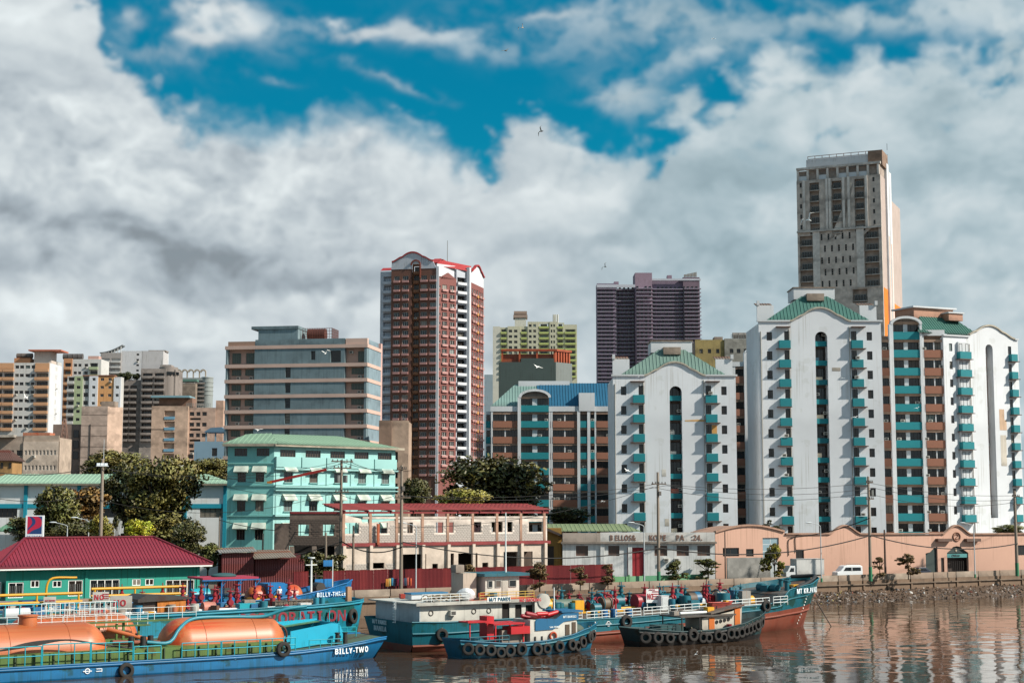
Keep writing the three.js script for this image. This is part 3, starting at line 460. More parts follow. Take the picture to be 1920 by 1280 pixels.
// the brown tower
{
  const D = 480, k = D / F * 1.0057 * 0.3596, b = thing('residential_tower', 'tall brown and white tower with red rooftop mouldings', 'building', gX(708.8, 760, D), GROUND, -D, -0.2), m = (z) => z * k, yz = (z) => gY(460 + z * 0.3594, D) - GROUND;
  const br = mat(0x6e4a3c, 'paint'), brLit = mat(0x7f4a44, 'paint'), wt = mat(0xb9bec6, 'paint'), wtL = mat(0xd0d2d6, 'paint'), sill = mat(0xb78983, 'paint'), red = mat(0xa02a2c, 'paint'), rec = mat(0x8a5c40, 'paint');  // right-hand faces get a second brown with sunlight put into it
  const P = m(47.9), n = 23, y0 = yz(1208), hW = P * 0.5, top = yz(128), f = face(b, 0, 0), s = { sill, sillName: 'sill', sh: P * 0.24, sd: 0.5, sw: 0.25 }, T = 0.9;
  gridFace(face(b, 0, -1.2), m(67), yz(135), wt, [{ x: m(17), w: m(45), h: P * 0.56, o: P * 0.3, kind: 'bal', sill: wt, sh: P * 0.3, sd: 0.6, sillName: 'balcony' }], y0, n - 1, P, { t: T });
  gridFace(face(b, m(65), 0), m(110), top, br, [{ x: m(15), w: m(30), h: hW, o: P * 0.32, lights: 3, ...s, to: n - 1 }, { x: m(62), w: m(31), h: hW, o: P * 0.32, lights: 3, ...s, to: n - 1 }], y0, n, P, { t: T, fm: mat(0x9aa3a3, 'plain') });
  gridFace(face(b, m(220), 0), m(88), top, br, [{ x: m(5), w: m(33), h: hW, o: P * 0.32, lights: 3, ...s, to: n - 1 }, { x: m(55), w: m(32), h: hW, o: P * 0.32, lights: 3, ...s, to: n - 1 }], y0, n, P, { t: T, fm: mat(0x9aa3a3, 'plain') });
  const fr = face(b, m(175), -1.0); gridFace(fr, m(45), yz(100), rec, [{ x: m(6), w: m(30), h: P * 0.62, o: P * 0.3, kind: 'bal', lights: 2, sill: rec, sh: P * 0.28, sd: 0.4, sillName: 'parapet' }], y0, n, P, { t: T, fm: mat(0x55402f, 'plain') });
  f.put('pilaster', box(m(14), yz(118), 1.6), wtL, m(308), 0, -1.4);
  // white head with the ogee gable
  const og = []; for (let i = 0; i <= 20; i++) { const a = i / 20, c = Math.abs(a - 0.5) * 2; og.push([m(lerp(68, 290, a)), yz(92) + m(48) * (c < 0.5 ? 1 - 0.5 * (c / 0.5) ** 2 : 0.5 * (1 - smooth(0.5, 1, c)))]); }
  const hy = yz(128); f.put('wall', slab([[m(65), hy], [m(175), hy], [m(175), yz(100)], [m(220), yz(100)], [m(220), hy], [m(308), hy], ...og.slice().reverse()], 0.8), wt, 0, 0, 0.1);
  f.put('red_moulding', ribbonGeo(og, 0.45, 1.0), red, 0, 0, -0.6);
  f.put('arch_trim', slab([...arch(m(170), hy - P, m(55), m(48) + P), ...arch(m(176), hy - P, m(43), m(41) + P).reverse()], 0.5), mat(0x7a3d2d, 'paint'), 0, 0, 0.45);
  const rz = -4; at0(b, 'red_roof', quads([[[0, yz(130), -1], [m(67), yz(130), -1], [m(67), yz(108), rz], [0, yz(108), rz]], [[m(280), yz(98), -0.3], [m(320), yz(98), -0.3], [m(320), yz(68), rz], [m(280), yz(68), rz]]]), red);
  // the sunlit right-hand faces
  const A = Math.PI / 4 + 0.16, g = face(b, m(320), 0, A), q = 14 / m(170) ;
  gridFace(g, 7.4, yz(165), brLit, [{ x: 1.5, w: 2.0, h: hW, o: P * 0.32, lights: 3, ...s }, { x: 4.6, w: 2.0, h: hW, o: P * 0.32, lights: 3, ...s }, { x: 0.3, w: 0.6, h: P * 0.3, o: P * 0.4, lights: 1 }], y0, n, P, { t: T, fm: mat(0xc8c4c0, 'plain'), top: [[0, 0], [7.4, 0], [7.4, yz(175)], [4, yz(145)], [0.8, yz(175)], [0, yz(175)]] });
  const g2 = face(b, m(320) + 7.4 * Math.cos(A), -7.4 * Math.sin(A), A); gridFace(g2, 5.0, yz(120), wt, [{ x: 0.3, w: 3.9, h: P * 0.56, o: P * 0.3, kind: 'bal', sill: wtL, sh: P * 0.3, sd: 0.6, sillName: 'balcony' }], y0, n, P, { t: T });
  g.put('wall_head', box(7.4, m(70), 0.8), wtL, 0, yz(172), -1.5);
  at0(b, 'red_roof', quads([[[m(300), yz(112), -0.3], [m(300) + 12.4 * 0.72, yz(125), -9.3], [m(300) + 9, yz(92), -12], [m(290), yz(70), -4]]]), red);
  const A2 = 86 * Math.PI / 180, hx = m(320) + 12.4 * Math.cos(A), hz = -12.4 * Math.sin(A), h = face(b, hx + 0.6, hz + 0.9, A2), L2 = 15.6;
  h.put('pilaster', box(1.6, yz(105), 1.0), wtL, -0.4, 0, -0.9);
  const og2 = []; for (let i = 0; i <= 16; i++) { const a = i / 16, c = Math.abs(a - 0.5) * 2; og2.push([lerp(1.3, L2, a), yz(125) + m(48) * (c < 0.5 ? 1 - 0.5 * (c / 0.5) ** 2 : 0.5 * (1 - smooth(0.5, 1, c)))]); }
  gridFace(h, L2, yz(180), brLit, [{ x: 2.4, w: 1.7, h: hW, o: P * 0.32, ...s }, { x: 5.0, w: 1.7, h: hW, o: P * 0.32, ...s }, { x: 7.6, w: 1.6, h: P * 0.6, o: P * 0.3, lights: 1, sill: mat(0xc08a4f, 'paint'), sh: P * 0.3, sd: 0.4 }, { x: 10.4, w: 1.7, h: hW, o: P * 0.32, ...s }, { x: 13.0, w: 1.7, h: hW, o: P * 0.32, ...s }], y0, n, P, { t: T, fm: mat(0xc8c4c0, 'plain'), top: [[1.2, 0], [L2, 0], [L2, yz(180)], [1.2, yz(180)]] });
  h.put('wall', slab([[1.3, yz(180)], [L2, yz(180)], ...og2.slice().reverse()], 0.8), wtL, 0, 0.003, 0); h.put('red_moulding', ribbonGeo(og2, 0.4, 1), red, 0, 0, -0.5);
  f.put('core', box(m(300), yz(140), 13), wt, 0.5, 0, -15.0); f.put('core', box(7, yz(130), 12), wt, m(318), 0, -22); f.put('lift_house', box(m(120), m(75), 6), mat(0xa04a40, 'paint'), m(200), yz(140), -12); f.put('antenna', cyl(0.09, 0.12, 7, 5), frameGrey, m(330), yz(75), -9);
}
// simple far towers out of faces; cols in metres
function tower(name, label, px, D, py, W, ry, o) {
  const b = thing(name, label, 'building', gX(px, 800, D), GROUND, -D, ry), H = gY(py, D) - GROUND, t = 0.6, L = o.L ?? 14;
  o.front?.(face(b, 0, 0), H, b); if (o.right) o.right(face(b, W, -t, Math.PI / 2), H, b); if (o.left) o.left(face(b, 0, -L, -Math.PI / 2), H, b);
  face(b, 0, 0).put('core', box(W - 0.1, H - 0.2, L - t), o.core, 0.05, 0, -L); return b;
}
const repeat = (x0, step, n, c) => Array.from({ length: n }, (_, i) => ({ x: x0 + i * step, ...c }));
// the tall tower on the right
{
  const D = 455, k = D / F * 1.0057 * 0.2734, m = (z) => z * k, conc2 = mat(0xd0c5bd, 'conc'), conc3 = mat(0xaa9c93, 'conc'), lightc = mat(0xe0dad5, 'conc'), A = -24 * Math.PI / 180;
  const b = thing('residential_tower', 'tallest tower, bare concrete front with an orange and white side', 'building', gX(1497, 500, D), GROUND, -D, A), f = face(b, 0, 0), W = m(575) , yz = (z) => gY(270 + z * 0.2734, D) - GROUND, top = yz(255), P = m(77), rail = mat(0x55504a, 'plain');
  const balc = (x, w, ys) => { for (const y of ys) { win(f, x + w * 0.12, y, w * 0.76, P * 0.55, { cols: 4, z: -0.85, fm: mat(0x8a8d8b, 'plain') }); f.put('balcony_slab', box(w, 0.18, 1.1), lightc, x, y - 0.25, -0.9); f.put('railing', frameGeo(w, P * 0.3, 8, 1, 0.06, 0.06), rail, x, y - 0.05, 0.12); } };
  const holes = [], H = (x, y, w, h) => holes.push(rect(x, y, w, h).reverse()), rowsU = [0, 1, 2, 3, 4].map((i) => yz(325) - i * P), rowsL = [0, 1, 2, 3, 4].map((i) => yz(700) - i * P * 1.08);
  for (const z of [218, 372, 527]) { const x = m(z - 128), w = m(66); H(x, rowsU[4] - 0.3, w, top - 0.6 - rowsU[4]); balc(x, w, rowsU); }
  H(m(14), yz(1000), m(92), yz(635) - yz(1000)); balc(m(14), m(92), rowsL); H(m(457), yz(1000), m(98), yz(605) - yz(1000)); balc(m(457), m(98), rowsL.map((y) => y + m(25)));
  H(m(370), yz(1110), m(100), yz(1018) - yz(1110)); balc(m(370), m(100), [yz(1095)]);
  for (const z of [150, 650]) for (let i = 0; i < 5; i++) { const x = m(z - 128), y = yz(300 + (i % 5) * 72); H(x, y, m(14), m(30)); f.put('window', farWinGeo(m(14), m(30), 1, 0.1), [frameDark, glass[0]], x, y, -0.3); }
  for (let r = 0; r < 6; r++) for (let c = 0; c < 5; c++) { const x = m(160 + c * 48 + (r % 2) * 22), y = yz(672 + r * 80); if (r > 4 && c > 1) continue; H(x, y, m(13), m(44)); f.put('vent_window', merge([0, 1, 2].map((j) => boxAt(m(13), m(12), 0.1, 0, j * m(16), 0))), glass[1], x, y + m(1), -0.4); }
  f.put('wall', slab(rect(0, 0, W, top), 0.9, holes), conc2, 0, 0, 0);
  for (const z of [172, 330, 350, 445, 480, 600]) f.put('pilaster', box(m(16), top - yz(605), 0.5), lightc, m(z - 128), yz(605), 0.003);
  f.put('pilaster', box(m(48), yz(605) - yz(1010), 0.25), lightc, m(106), yz(1010), 0.003); f.put('pilaster', box(m(50), yz(595) - yz(1010), 0.25), lightc, m(405), yz(1010), 0.003);
  f.put('band', box(W + 0.2, 0.5, 0.4), lightc, -0.1, yz(612), 0.1);
  for (let i = 0; i < 9; i++) f.put('crown_post', box(m(14), m(75), 0.9), lightc, m(2 + i * 69), top + 0.002, -0.95); f.put('crown_beam', box(W + 0.1, m(16), 1.2), lightc, 0, top + m(75) + 0.003, -1.1); for (let i = 0; i < 8; i++) if (i % 2 === 0 || i === 5) f.put('crown_rail', box(m(55), m(32), 0.2), mat(0xcfd2d4, 'paint'), m(16 + i * 69), top + 0.003, -0.6);
  f.put('roof_house', box(m(430), m(75), 8), mat(0xc6c8ca, 'paint'), m(60), top + m(78), -10); f.put('roof_house', box(m(96), m(105), 9), mat(0x8d7566, 'conc'), m(490), top + m(70), -10.3);
  const eave = []; for (let i = 0; i < 11; i++) eave.push(boxAt(0.12, m(20), 0.3, i * m(50), 0, 0)); eave.push(boxAt(m(510), 0.12, 0.3, 0, 0, 0), boxAt(m(515), 0.12, 0.3, 0, m(20), -0.1)); f.put('roof_truss', merge(eave), mat(0x8a6f66, 'plain'), m(70), top + m(156), -2.3);
  f.put('core', box(W - 0.3, top + m(70), 14), conc3, 0.15, 0, -15.0);
  const s = face(b, W, -0.9, Math.PI / 2), pk = mat(0xb3a299, 'paint'), wl = mat(0xd6d8da, 'paint'), org = mat(0xe07a15, 'paint'), S = 30;
  s.put('wall', box(6.5, top, 0.4), pk, 0, 0, -0.4); s.put('pilaster', box(3.2, top + m(110), 1.2), wl, 6.5, 0, -0.6); s.put('wall', box(1.2, top + m(80), 0.4), conc3, 9.7, 0, -0.2); s.put('pilaster', box(3.2, top + m(70), 1.0), wl, 10.9, 0, -0.5); s.put('wall', box(17, top - m(110), 0.5), pk, 14.1, 0, -0.5);
  for (let i = 0; i < 16; i++) s.put('stair_window', box(0.6, P * 0.6, 0.06), glass[1], 10.0, yz(1150) + i * P * 0.98, 0.2);
  s.put('orange_panel', box(6.3, yz(1010), 0.06), org, 0.1, 0, 0.004); s.put('orange_panel', box(16.8, yz(1075), 0.06), org, 14.2, 0, 0.004); s.put('orange_stripe', box(1.4, yz(640), 0.06), mat(0xd8b8a6, 'paint'), 7.3, 0, 0.604); s.put('orange_stripe', box(1.2, yz(680), 0.06), mat(0xd8b8a6, 'paint'), 11.5, 0, 0.504);
}
// purple tower
{
  const D = 900, k = D / F * 1.0057 * 0.3908, m = (z) => z * k, b = thing('residential_tower', 'distant dark purple tower with stacked balconies', 'building', gX(1120, 620, D), GROUND, -D), f = face(b, 0, 0), yz = (z) => gY(500 + z * 0.3908, D) - GROUND, P = m(18.6);
  const pu = mat(0x716476, 'paint'), pl = mat(0x8a7584, 'paint'), sl = mat(0x9a92a2, 'paint'), gl = [];
  f.put('wall', box(m(92), yz(80), 12), pu, 0, 0, -12); f.put('wall', box(m(92), yz(100), 14), mat(0x645968, 'paint'), m(91), 0, -18); f.put('wall', box(m(82), yz(30), 16), pl, m(183), 0, -15); f.put('wall', box(m(150), yz(62), 14), pu, m(265), 0, -16); f.put('wall', box(m(80), yz(50), 14), mat(0x6b5a66, 'paint'), m(415), 0, -14);
  f.put('roof_band', box(m(185), m(14), 1), mat(0xb4b7c0, 'paint'), -m(2), yz(100), 0.1); f.put('roof_band', box(m(240), m(9), 1), mat(0xb4b7c0, 'paint'), m(260), yz(66), -0.7); f.put('roof_house', box(m(22), m(40), 5), pl, m(343), yz(75), -9); f.put('roof_house', box(m(22), m(14), 5), pl, m(85), yz(80), -9);
  const pk = []; for (let i = 0; i < 9; i++) pk.push(boxAt(m(4), m(10 + i * 1.5), 2, m(i * 7), 0, 0)); f.put('roof_ribs', merge(pk), mat(0x8d8478, 'paint'), m(425), yz(42), -6);
  for (let i = 1; i < 34; i++) { const y = yz(90) - i * P; if (y < 30) break; for (const [x, w, z] of [[-1, 92, 0], [93, 86, -4], [187, 80, 1], [268, 146, -2], [418, 82, 0]]) f.put('balcony_slab', box(m(w), m(3.2), 2.4), sl, m(x), y, z - 0.2);
    for (let c = 0; c < 24; c++) { const X = 6 + c * 20.4; if (R() < 0.12) continue; const z = X < 90 ? 0 : X < 182 ? -4 : X < 264 ? 1 : X < 414 ? -2 : 0; gl.push(boxAt(m(9), P * 0.45, 0.3, m(X), y + P * 0.3, z)); } }
  const w = f.put('windows', merge(gl), glass[0], 0, 0, 0); w.userData.kind = 'stuff';
}
// pale green tower
{
  const D = 760, k = D / F * 1.0057 * 0.3436, m = (z) => z * k, b = thing('residential_tower', 'distant cream tower with pale green balconies', 'building', gX(924, 660, D), GROUND, -D), f = face(b, 0, 0), yz = (z) => gY(560 + z * 0.34375, D) - GROUND, P = m(30), cr = mat(0xb9b79f, 'paint'), gr = mat(0xa9b46b, 'paint'), wt = mat(0xc4c2b5, 'paint');
  f.put('core', box(m(455), yz(165), 14), cr, 0, 0, -15.3);
  const secs = [[0, 40, 150, 'n'], [40, 40, 155, 'g'], [80, 70, 150, 'w'], [150, 40, 150, 'g'], [190, 60, 125, 'w'], [250, 60, 125, 'g'], [310, 40, 125, 'w'], [350, 40, 130, 'g'], [390, 70, 140, 'gw']];
  for (const [x, w, yt, kind] of secs) { const top = yz(yt), cols = kind === 'n' ? [] : kind === 'w' ? repeat(m(6), m(w - 12) / 2, 2, { w: m(w - 12) / 2 * 0.66, h: P * 0.5, o: P * 0.25, lights: 1, b: 0.15 }) : repeat(m(6), m(w - 10) / 1.0, 1, { w: m(w - 14), h: P * 0.5, o: P * 0.36, lights: 2, b: 0.15, kind: 'bal', sill: gr, sh: P * 0.34, sd: 0.8, sw: 0.6, sillName: 'balcony' });
    gridFace(face(b, m(x), kind === 'w' ? 0 : -0.6), m(w), top, kind === 'n' ? wt : cr, cols, yz(430), 10, P, { t: 0.6, ac: 0, fm: mat(0x7f8073, 'plain') }); }
  f.put('roof_house', box(m(62), m(56), 8), wt, m(120), yz(155), -12); f.put('roof_house', box(m(78), m(16), 9), mat(0x9a8577, 'paint'), m(112), yz(98), -12.5); f.put('roof_house', box(m(72), m(16), 8.6), mat(0x9a8577, 'paint'), m(115), yz(78), -12.2); for (const x of [335, 345, 357]) f.put('antenna', cyl(0.5, 0.5, m(50), 6), wt, m(x), yz(125), -8);
}
// dark green block with the orange frame on top
{
  const D = 400, k = D / F * 1.0057 * 0.3436, m = (z) => z * k, b = thing('office_block', 'dark green windowless block crowned by a rusty orange steel frame', 'building', gX(935, 700, D), GROUND, -D), f = face(b, 0, 0), yz = (z) => gY(560 + z * 0.34375, D) - GROUND, W = m(312), dg = mat(0x3b4a47, 'paint'), og = mat(0xa14a25, 'rust');
  f.put('wall', box(W, yz(345), 12), dg, 0, 0, -12); f.put('wall_head', box(m(180), m(22), 2), dg, m(122), yz(346), -2.1); const s = face(b, W, 0, Math.PI / 4); s.put('wall', box(m(130), yz(345), 4), mat(0x6d7472, 'paint'), 0.05, 0, -4.05);
  for (const [ff, w] of [[f, W - m(14)], [s, m(120)]]) { ff.put('orange_panel', box(w, m(44), 0.3), mat(0x8a4526, 'rust'), ff === f ? m(14) : 0, yz(344), -1.2); for (let i = 0; i < (ff === f ? 4 : 6); i++) ff.put('orange_post', box(0.5, m(60), 0.6), og, (ff === f ? m(14) : 0.1) + i * (w - 0.6) / (ff === f ? 3 : 5), yz(345), -0.85); ff.put('orange_beam', box(w + 0.4, m(12), 1), og, ff === f ? m(12) : 0, yz(345) + m(60), -1.0); }
}
// yellow and grey blocks behind the white slabs
{
  const D = 430, k = D / F * 1.0057 * 0.3908, m = (z) => z * k, b = thing('office_block', 'olive and grey low block with roof tanks behind the white slabs', 'building', gX(1304, 660, D), GROUND, -D), f = face(b, 0, 0), yz = (z) => gY(500 + z * 0.3908, D) - GROUND;
  gridFace(f, m(140), yz(350), mat(0x9a8a58, 'grime'), repeat(m(20), m(40), 3, { w: m(16), h: 1.2 }), yz(430), 2, 3.2, { t: 0.6 }); gridFace(face(b, m(140), 0.4), m(160), yz(345), mat(0x8b8b86, 'conc'), repeat(m(24), m(34), 4, { w: m(18), h: 1.2 }), yz(430), 3, 2.9, { t: 0.6 });
  f.put('core', box(m(298), yz(355), 10), concrete, 0.1, 0, -10.7); for (let i = 0; i < 3; i++) f.put('water_tank', new THREE.CylinderGeometry(m(14), m(14), m(26), 16).rotateZ(Math.PI / 2).translate(0, m(14), 0), mat(0x77706a, 'rust'), m(200 + i * 28), yz(338), -3); f.put('roof_house', box(m(40), m(18), 4), concrete, m(95), yz(352), -5); f.put('tank_rail', frameGeo(m(110), m(22), 9, 2, 0.1, 0.1), frameGrey, m(175), yz(345), -1.2);
}
solo('distant_tower', 'thin pale blue tower edge behind the brown tower', 'building', boxAt(14, gY(702, 900) - GROUND, 10, 0, 0, -10), mat(0x8a9aa2, 'paint'), gX(908, 720, 900), GROUND, -900);

// ---------- the left-hand towers ----------
const Z = (D) => { const k = D / F * 1.0057 * 0.25; return { m: (z) => z * k, y: (z) => gY(620 + z * 0.25, D) - GROUND, k }; };
const balB = (x, w, P, mt, o = {}) => ({ x, w, h: P * 0.5, o: P * 0.36, kind: 'bal', sill: mt, sh: P * 0.36, sd: 0.9, sw: 0.3, sillName: 'balcony', ac: 0.12, ...o });
const winB = (x, w, P, o = {}) => ({ x, w, h: P * 0.36, o: P * 0.4, lights: 2, b: 0.09, ac: 0.1, ...o });
const orangeB = mat(0xc2946f, 'paint'), whiteF = mat(0xc6c4c0, 'wall'), greenB = mat(0xa2ae8a, 'paint'), greyC = mat(0x9a918d, 'conc'), pinkC = mat(0xb08a74, 'conc'), redTile = mat(0x9a5646, 'rust');
{ // white and orange
  const D = 520, { m, y, k } = Z(D), P = m(63), x0 = -60;
  tower('residential_tower', 'white tower with orange balconies at the left edge', -15, D, 680, m(412), 0, { L: 14, core: whiteF,
    front(f, H) { gridFace(f, m(412), H, whiteF, [balB(m(70), m(74), P, orangeB), winB(m(155), m(28), P), winB(m(190), m(30), P), winB(m(232), m(34), P), winB(m(276), m(26), P), balB(m(308), m(96), P, orangeB), balB(m(8), m(52), P, orangeB)], y(750), 9, P, { t: 0.6 });
      f.put('orange_head', box(m(104), m(48), 0.3), orangeB, m(306), H - m(50), 0.004); f.put('orange_head', box(m(136), m(40), 0.3), orangeB, m(8), H - m(42), 0.004);
      f.put('roof_house', box(m(130), m(90), 6), mat(0xc8b9ae, 'paint'), m(280), H, -8); f.put('roof_slab', box(m(245), m(10), 9), mat(0xb9694e, 'paint'), m(248), H + m(90), -9); f.put('roof_wall', box(m(120), m(40), 5), mat(0xb07a55, 'paint'), m(130), H, -7);
      for (const z of [155, 195, 235]) f.put('water_tank', new THREE.CylinderGeometry(m(20), m(20), m(38), 14).rotateZ(Math.PI / 2).translate(0, m(20), 0), mat(0x6b5f58, 'rust'), m(z), H + m(40), -4); },
    right(f, H) { gridFace(f, 13.4, H, mat(0xd2d3d6, 'paint'), [{ x: 6.2, w: 1.6, h: P * 0.5, o: P * 0.3, kind: 'bal' }], y(750), 9, P, { t: 0.6 }); f.put('side_head', box(5, m(26), 0.5), whiteF, 8.2, H, -0.5); } });
}
{ // orange and white behind
  const D = 590, { m, y } = Z(D), P = m(58);
  tower('residential_tower', 'white and orange tower with a row of roof tanks, behind the green-striped one', 115, D, 672, m(280), 0, { L: 12, core: whiteF,
    front(f, H) { gridFace(face(f.g, 0, 0.3), m(66), H, mat(0xb98560, 'paint'), [balB(m(10), m(46), P, orangeB)], y(640), 8, P, { t: 0.6 }); gridFace(face(f.g, m(66), 0), m(214), y(215), whiteF, [winB(m(10), m(24), P), winB(m(44), m(22), P), winB(m(90), m(26), P), balB(m(130), m(60), P, greenB)], y(640), 8, P, { t: 0.6 });
      for (let i = 0; i < 4; i++) f.put('water_tank', new THREE.CylinderGeometry(m(22), m(22), m(34), 14).rotateZ(Math.PI / 2).translate(0, m(22), 0), mat(0x5f5a58, 'rust'), m(-10 + i * 38), H, -4); f.put('roof_house', box(m(80), m(40), 4), mat(0xb9968a, 'paint'), m(170), y(225), -6); } });
}
{ // green, white and orange stripes
  const D = 485, { m, y } = Z(D), P = m(60);
  tower('residential_tower', 'block striped white, pale green and orange beside the blank concrete wall', 123, D, 705, m(400), 0, { L: 4, core: whiteF,
    front(f, H) { gridFace(f, m(55), H, whiteF, [balB(m(6), m(44), P, whiteF)], y(700), 6, P, { t: 0.6 }); gridFace(face(f.g, m(55), 0.4), m(62), H, greenB, [winB(m(18), m(28), P)], y(700), 6, P, { t: 0.6 }); gridFace(face(f.g, m(117), 0), m(50), H, whiteF, [winB(m(6), m(34), P, { h: P * 0.5 })], y(700), 6, P, { t: 0.6 }); gridFace(face(f.g, m(167), 0.5), m(64), H, mat(0xd2d5d9, 'paint'), [winB(m(22), m(24), P, { fm: frameGrey })], y(700), 6, P, { t: 0.6 });
      gridFace(face(f.g, m(231), 0.2), m(120), H - 0.2, mat(0xcc9763, 'paint'), [winB(m(18), m(26), P, { fm: frameGrey }), winB(m(76), m(26), P, { fm: frameGrey })], y(700), 6, P, { t: 0.6 }); gridFace(face(f.g, m(351), 0.45), m(52), H - 0.6, mat(0xd2d5d9, 'paint'), [winB(m(14), m(24), P, { fm: frameGrey })], y(700), 6, P, { t: 0.6 });
      f.put('roof_edge', box(m(240), m(8), 3), mat(0x8a5c46, 'paint'), m(115), H, -2.6); } });
}
{ // white tower with the curved pergola
  const D = 650, { m, y } = Z(D), P = m(40);
  tower('residential_tower', 'white tower with a swept open frame on its roof', 184, D, 661, m(155), 0, { L: 14, core: whiteF,
    front(f, H) { gridFace(f, m(155), H, mat(0x9a9490, 'paint'), [balB(m(8), m(60), P, whiteF), balB(m(82), m(66), P, whiteF)], y(360), 5, P, { t: 0.8 });
      const arc = []; for (let i = 0; i <= 12; i++) { const a = i / 12; arc.push([m(lerp(-8, 160, a)), H + m(lerp(0, 58, a ** 1.8)) - m(4)]); } f.put('roof_frame', ribbonGeo(arc, m(7), 5), mat(0x6f7475, 'paint'), 0, 0, -5); for (let i = 0; i < 7; i++) f.put('frame_post', box(m(4), m(8 + 45 * (i / 6) ** 1.8), 0.5), whiteF, m(10 + i * 23), H - m(4), -0.6);
      const wl = mat(0xc9c8c9, 'paint'); gridFace(face(f.g, m(155), -0.5), m(155), y(150), wl, [winB(m(112), m(20), P, { lights: 1 })], y(360), 5, P, { t: 0.6 }); f.put('core', box(m(306), y(155), 10), wl, m(157), 0, -12); f.put('wall_block', box(m(160), y(150), 9), mat(0xb9b6b6, 'paint'), m(308), 0, -9.5); f.put('roof_slab', box(m(130), m(10), 6), greyC, m(345), y(150), -9); } });
}
{ // dark grey concrete tower
  const D = 500, { m, y } = Z(D), P = m(47), gd = mat(0x8a817d, 'conc');
  tower('residential_tower', 'dark grey concrete tower with a rounded top corner', 224, D, 712, m(150), 0, { L: 13, core: gd,
    front(f, H) { gridFace(f, m(150), H, gd, [balB(m(10), m(48), P, greyC), balB(m(72), m(46), P, greyC)], y(830), 10, P, { t: 0.7 }); gridFace(face(f.g, m(150), 0.6), m(190), y(285), greyC, [balB(m(14), m(74), P, greyC), balB(m(104), m(70), P, greyC)], y(830), 12, P, { t: 0.7 }); f.put('core', box(m(250), y(290), 11), gd, m(152), 0, -11.8);
      f.put('round_corner', new THREE.CylinderGeometry(m(70), m(70), y(270), 20).translate(0, y(270) / 2, 0), greyC, m(340), 0, -m(66)); for (let i = 0; i < 5; i++) { const a = 0.1 + i * 0.33; f.put('window', box(m(22), P * 0.5, 0.4), glass[0], m(340) + Math.sin(a) * m(69) - m(10), y(330), -m(66) + Math.cos(a) * m(69) - 0.1); } f.put('roof_house', box(m(80), m(26), 5), greyC, m(270), y(272), -9); f.put('antenna', cyl(0.1, 0.15, m(110), 5), frameGrey, m(285), y(330), -3); } });
}
{ // crown tower
  const D = 720, { m, y } = Z(D), P = m(32), gc = mat(0x8b918f, 'paint');
  tower('residential_tower', 'far grey tower crowned by a fan of concrete arches', 324, D, 708, m(235), 0, { L: 14, core: gc,
    front(f, H) { gridFace(f, m(235), H, gc, [balB(m(10), m(60), P, greyC), balB(m(90), m(60), P, greyC), balB(m(165), m(60), P, greyC)], y(560), 6, P, { t: 0.7, ac: 0 }); for (let i = 0; i < 5; i++) f.put('crown_arch', slab([...arch(0, 0, m(44), m(66)), ...arch(m(7), 0, m(30), m(54)).reverse()], 1.2), mat(0xa79c8f, 'conc'), m(6 + i * 46), H, -0.5 - i * 0.02); f.put('round_corner', new THREE.CylinderGeometry(m(44), m(44), y(345), 16).translate(0, y(345) / 2, 0), gc, m(240), 0, -m(40)); for (let i = 0; i < 5; i++) f.put('round_slab', new THREE.CylinderGeometry(m(48), m(48), 0.3, 16), mat(0xaab0ae, 'paint'), m(240), y(350) - i * P, -m(40)); f.put('green_roof', box(m(215), m(16), 5), mat(0x53756a, 'paint'), m(-20), y(390), 3); f.put('roof_wall', box(m(200), y(405), 4), mat(0x8a7c70, 'conc'), m(-15), 0, 3.5); } });
}
{ // beige block with blue bands
  const D = 385, { m, y } = Z(D), P = m(80), be = mat(0xc8ac99, 'conc'), bl = mat(0x6f9cb4, 'paint');
  tower('office_block', 'beige concrete block with pale blue parapets and a blue flat roof', 283, D, 761, m(272), 0, { L: 10, core: be,
    front(f, H) { gridFace(f, m(272), H, be, [{ x: m(96), w: m(78), h: P * 0.55, o: P * 0.3, kind: 'bal', lights: 2, sill: bl, sh: P * 0.26, sd: 0.12, sw: 0, sillName: 'blue_parapet' }], y(990), 5, P, { t: 1.0, ac: 0 });
      f.put('joint', box(m(94), 0.1, 0.06), frameDark, 0, y(740), 0.003); gridFace(face(f.g, m(272), -1), m(200), y(575), mat(0xc2a697, 'conc'), [winB(m(6), m(34), P), winB(m(56), m(30), P), winB(m(100), m(34), P), { x: m(10), w: m(80), h: P * 0.2, o: 0, kind: 'bal' }], y(990), 5, P, { t: 0.8 });
      f.put('core', box(m(196), y(580), 8), be, m(274), 0, -9.9); f.put('blue_roof', box(m(290), m(14), 7), mat(0x7aa0ab, 'paint'), m(-10), y(500), -7); f.put('roof_house', box(m(250), m(66), 5), mat(0x8a6d5f, 'conc'), m(40), H, -7); f.put('roof_rail', frameGeo(m(180), m(34), 14, 2, 0.09, 0.08), frameGrey, m(250), y(575), -1.5); f.put('side_wall', box(m(56), y(520), 9), mat(0xc6a593, 'conc'), m(472), 0, -10.2); f.put('orange_wall', box(m(60), y(520), 5), mat(0xc79878, 'paint'), m(480), 0, -18); f.put('orange_wall', box(m(54), y(610), 0.3), mat(0xd8601c, 'paint'), m(482), 0, -12.99); } });
}
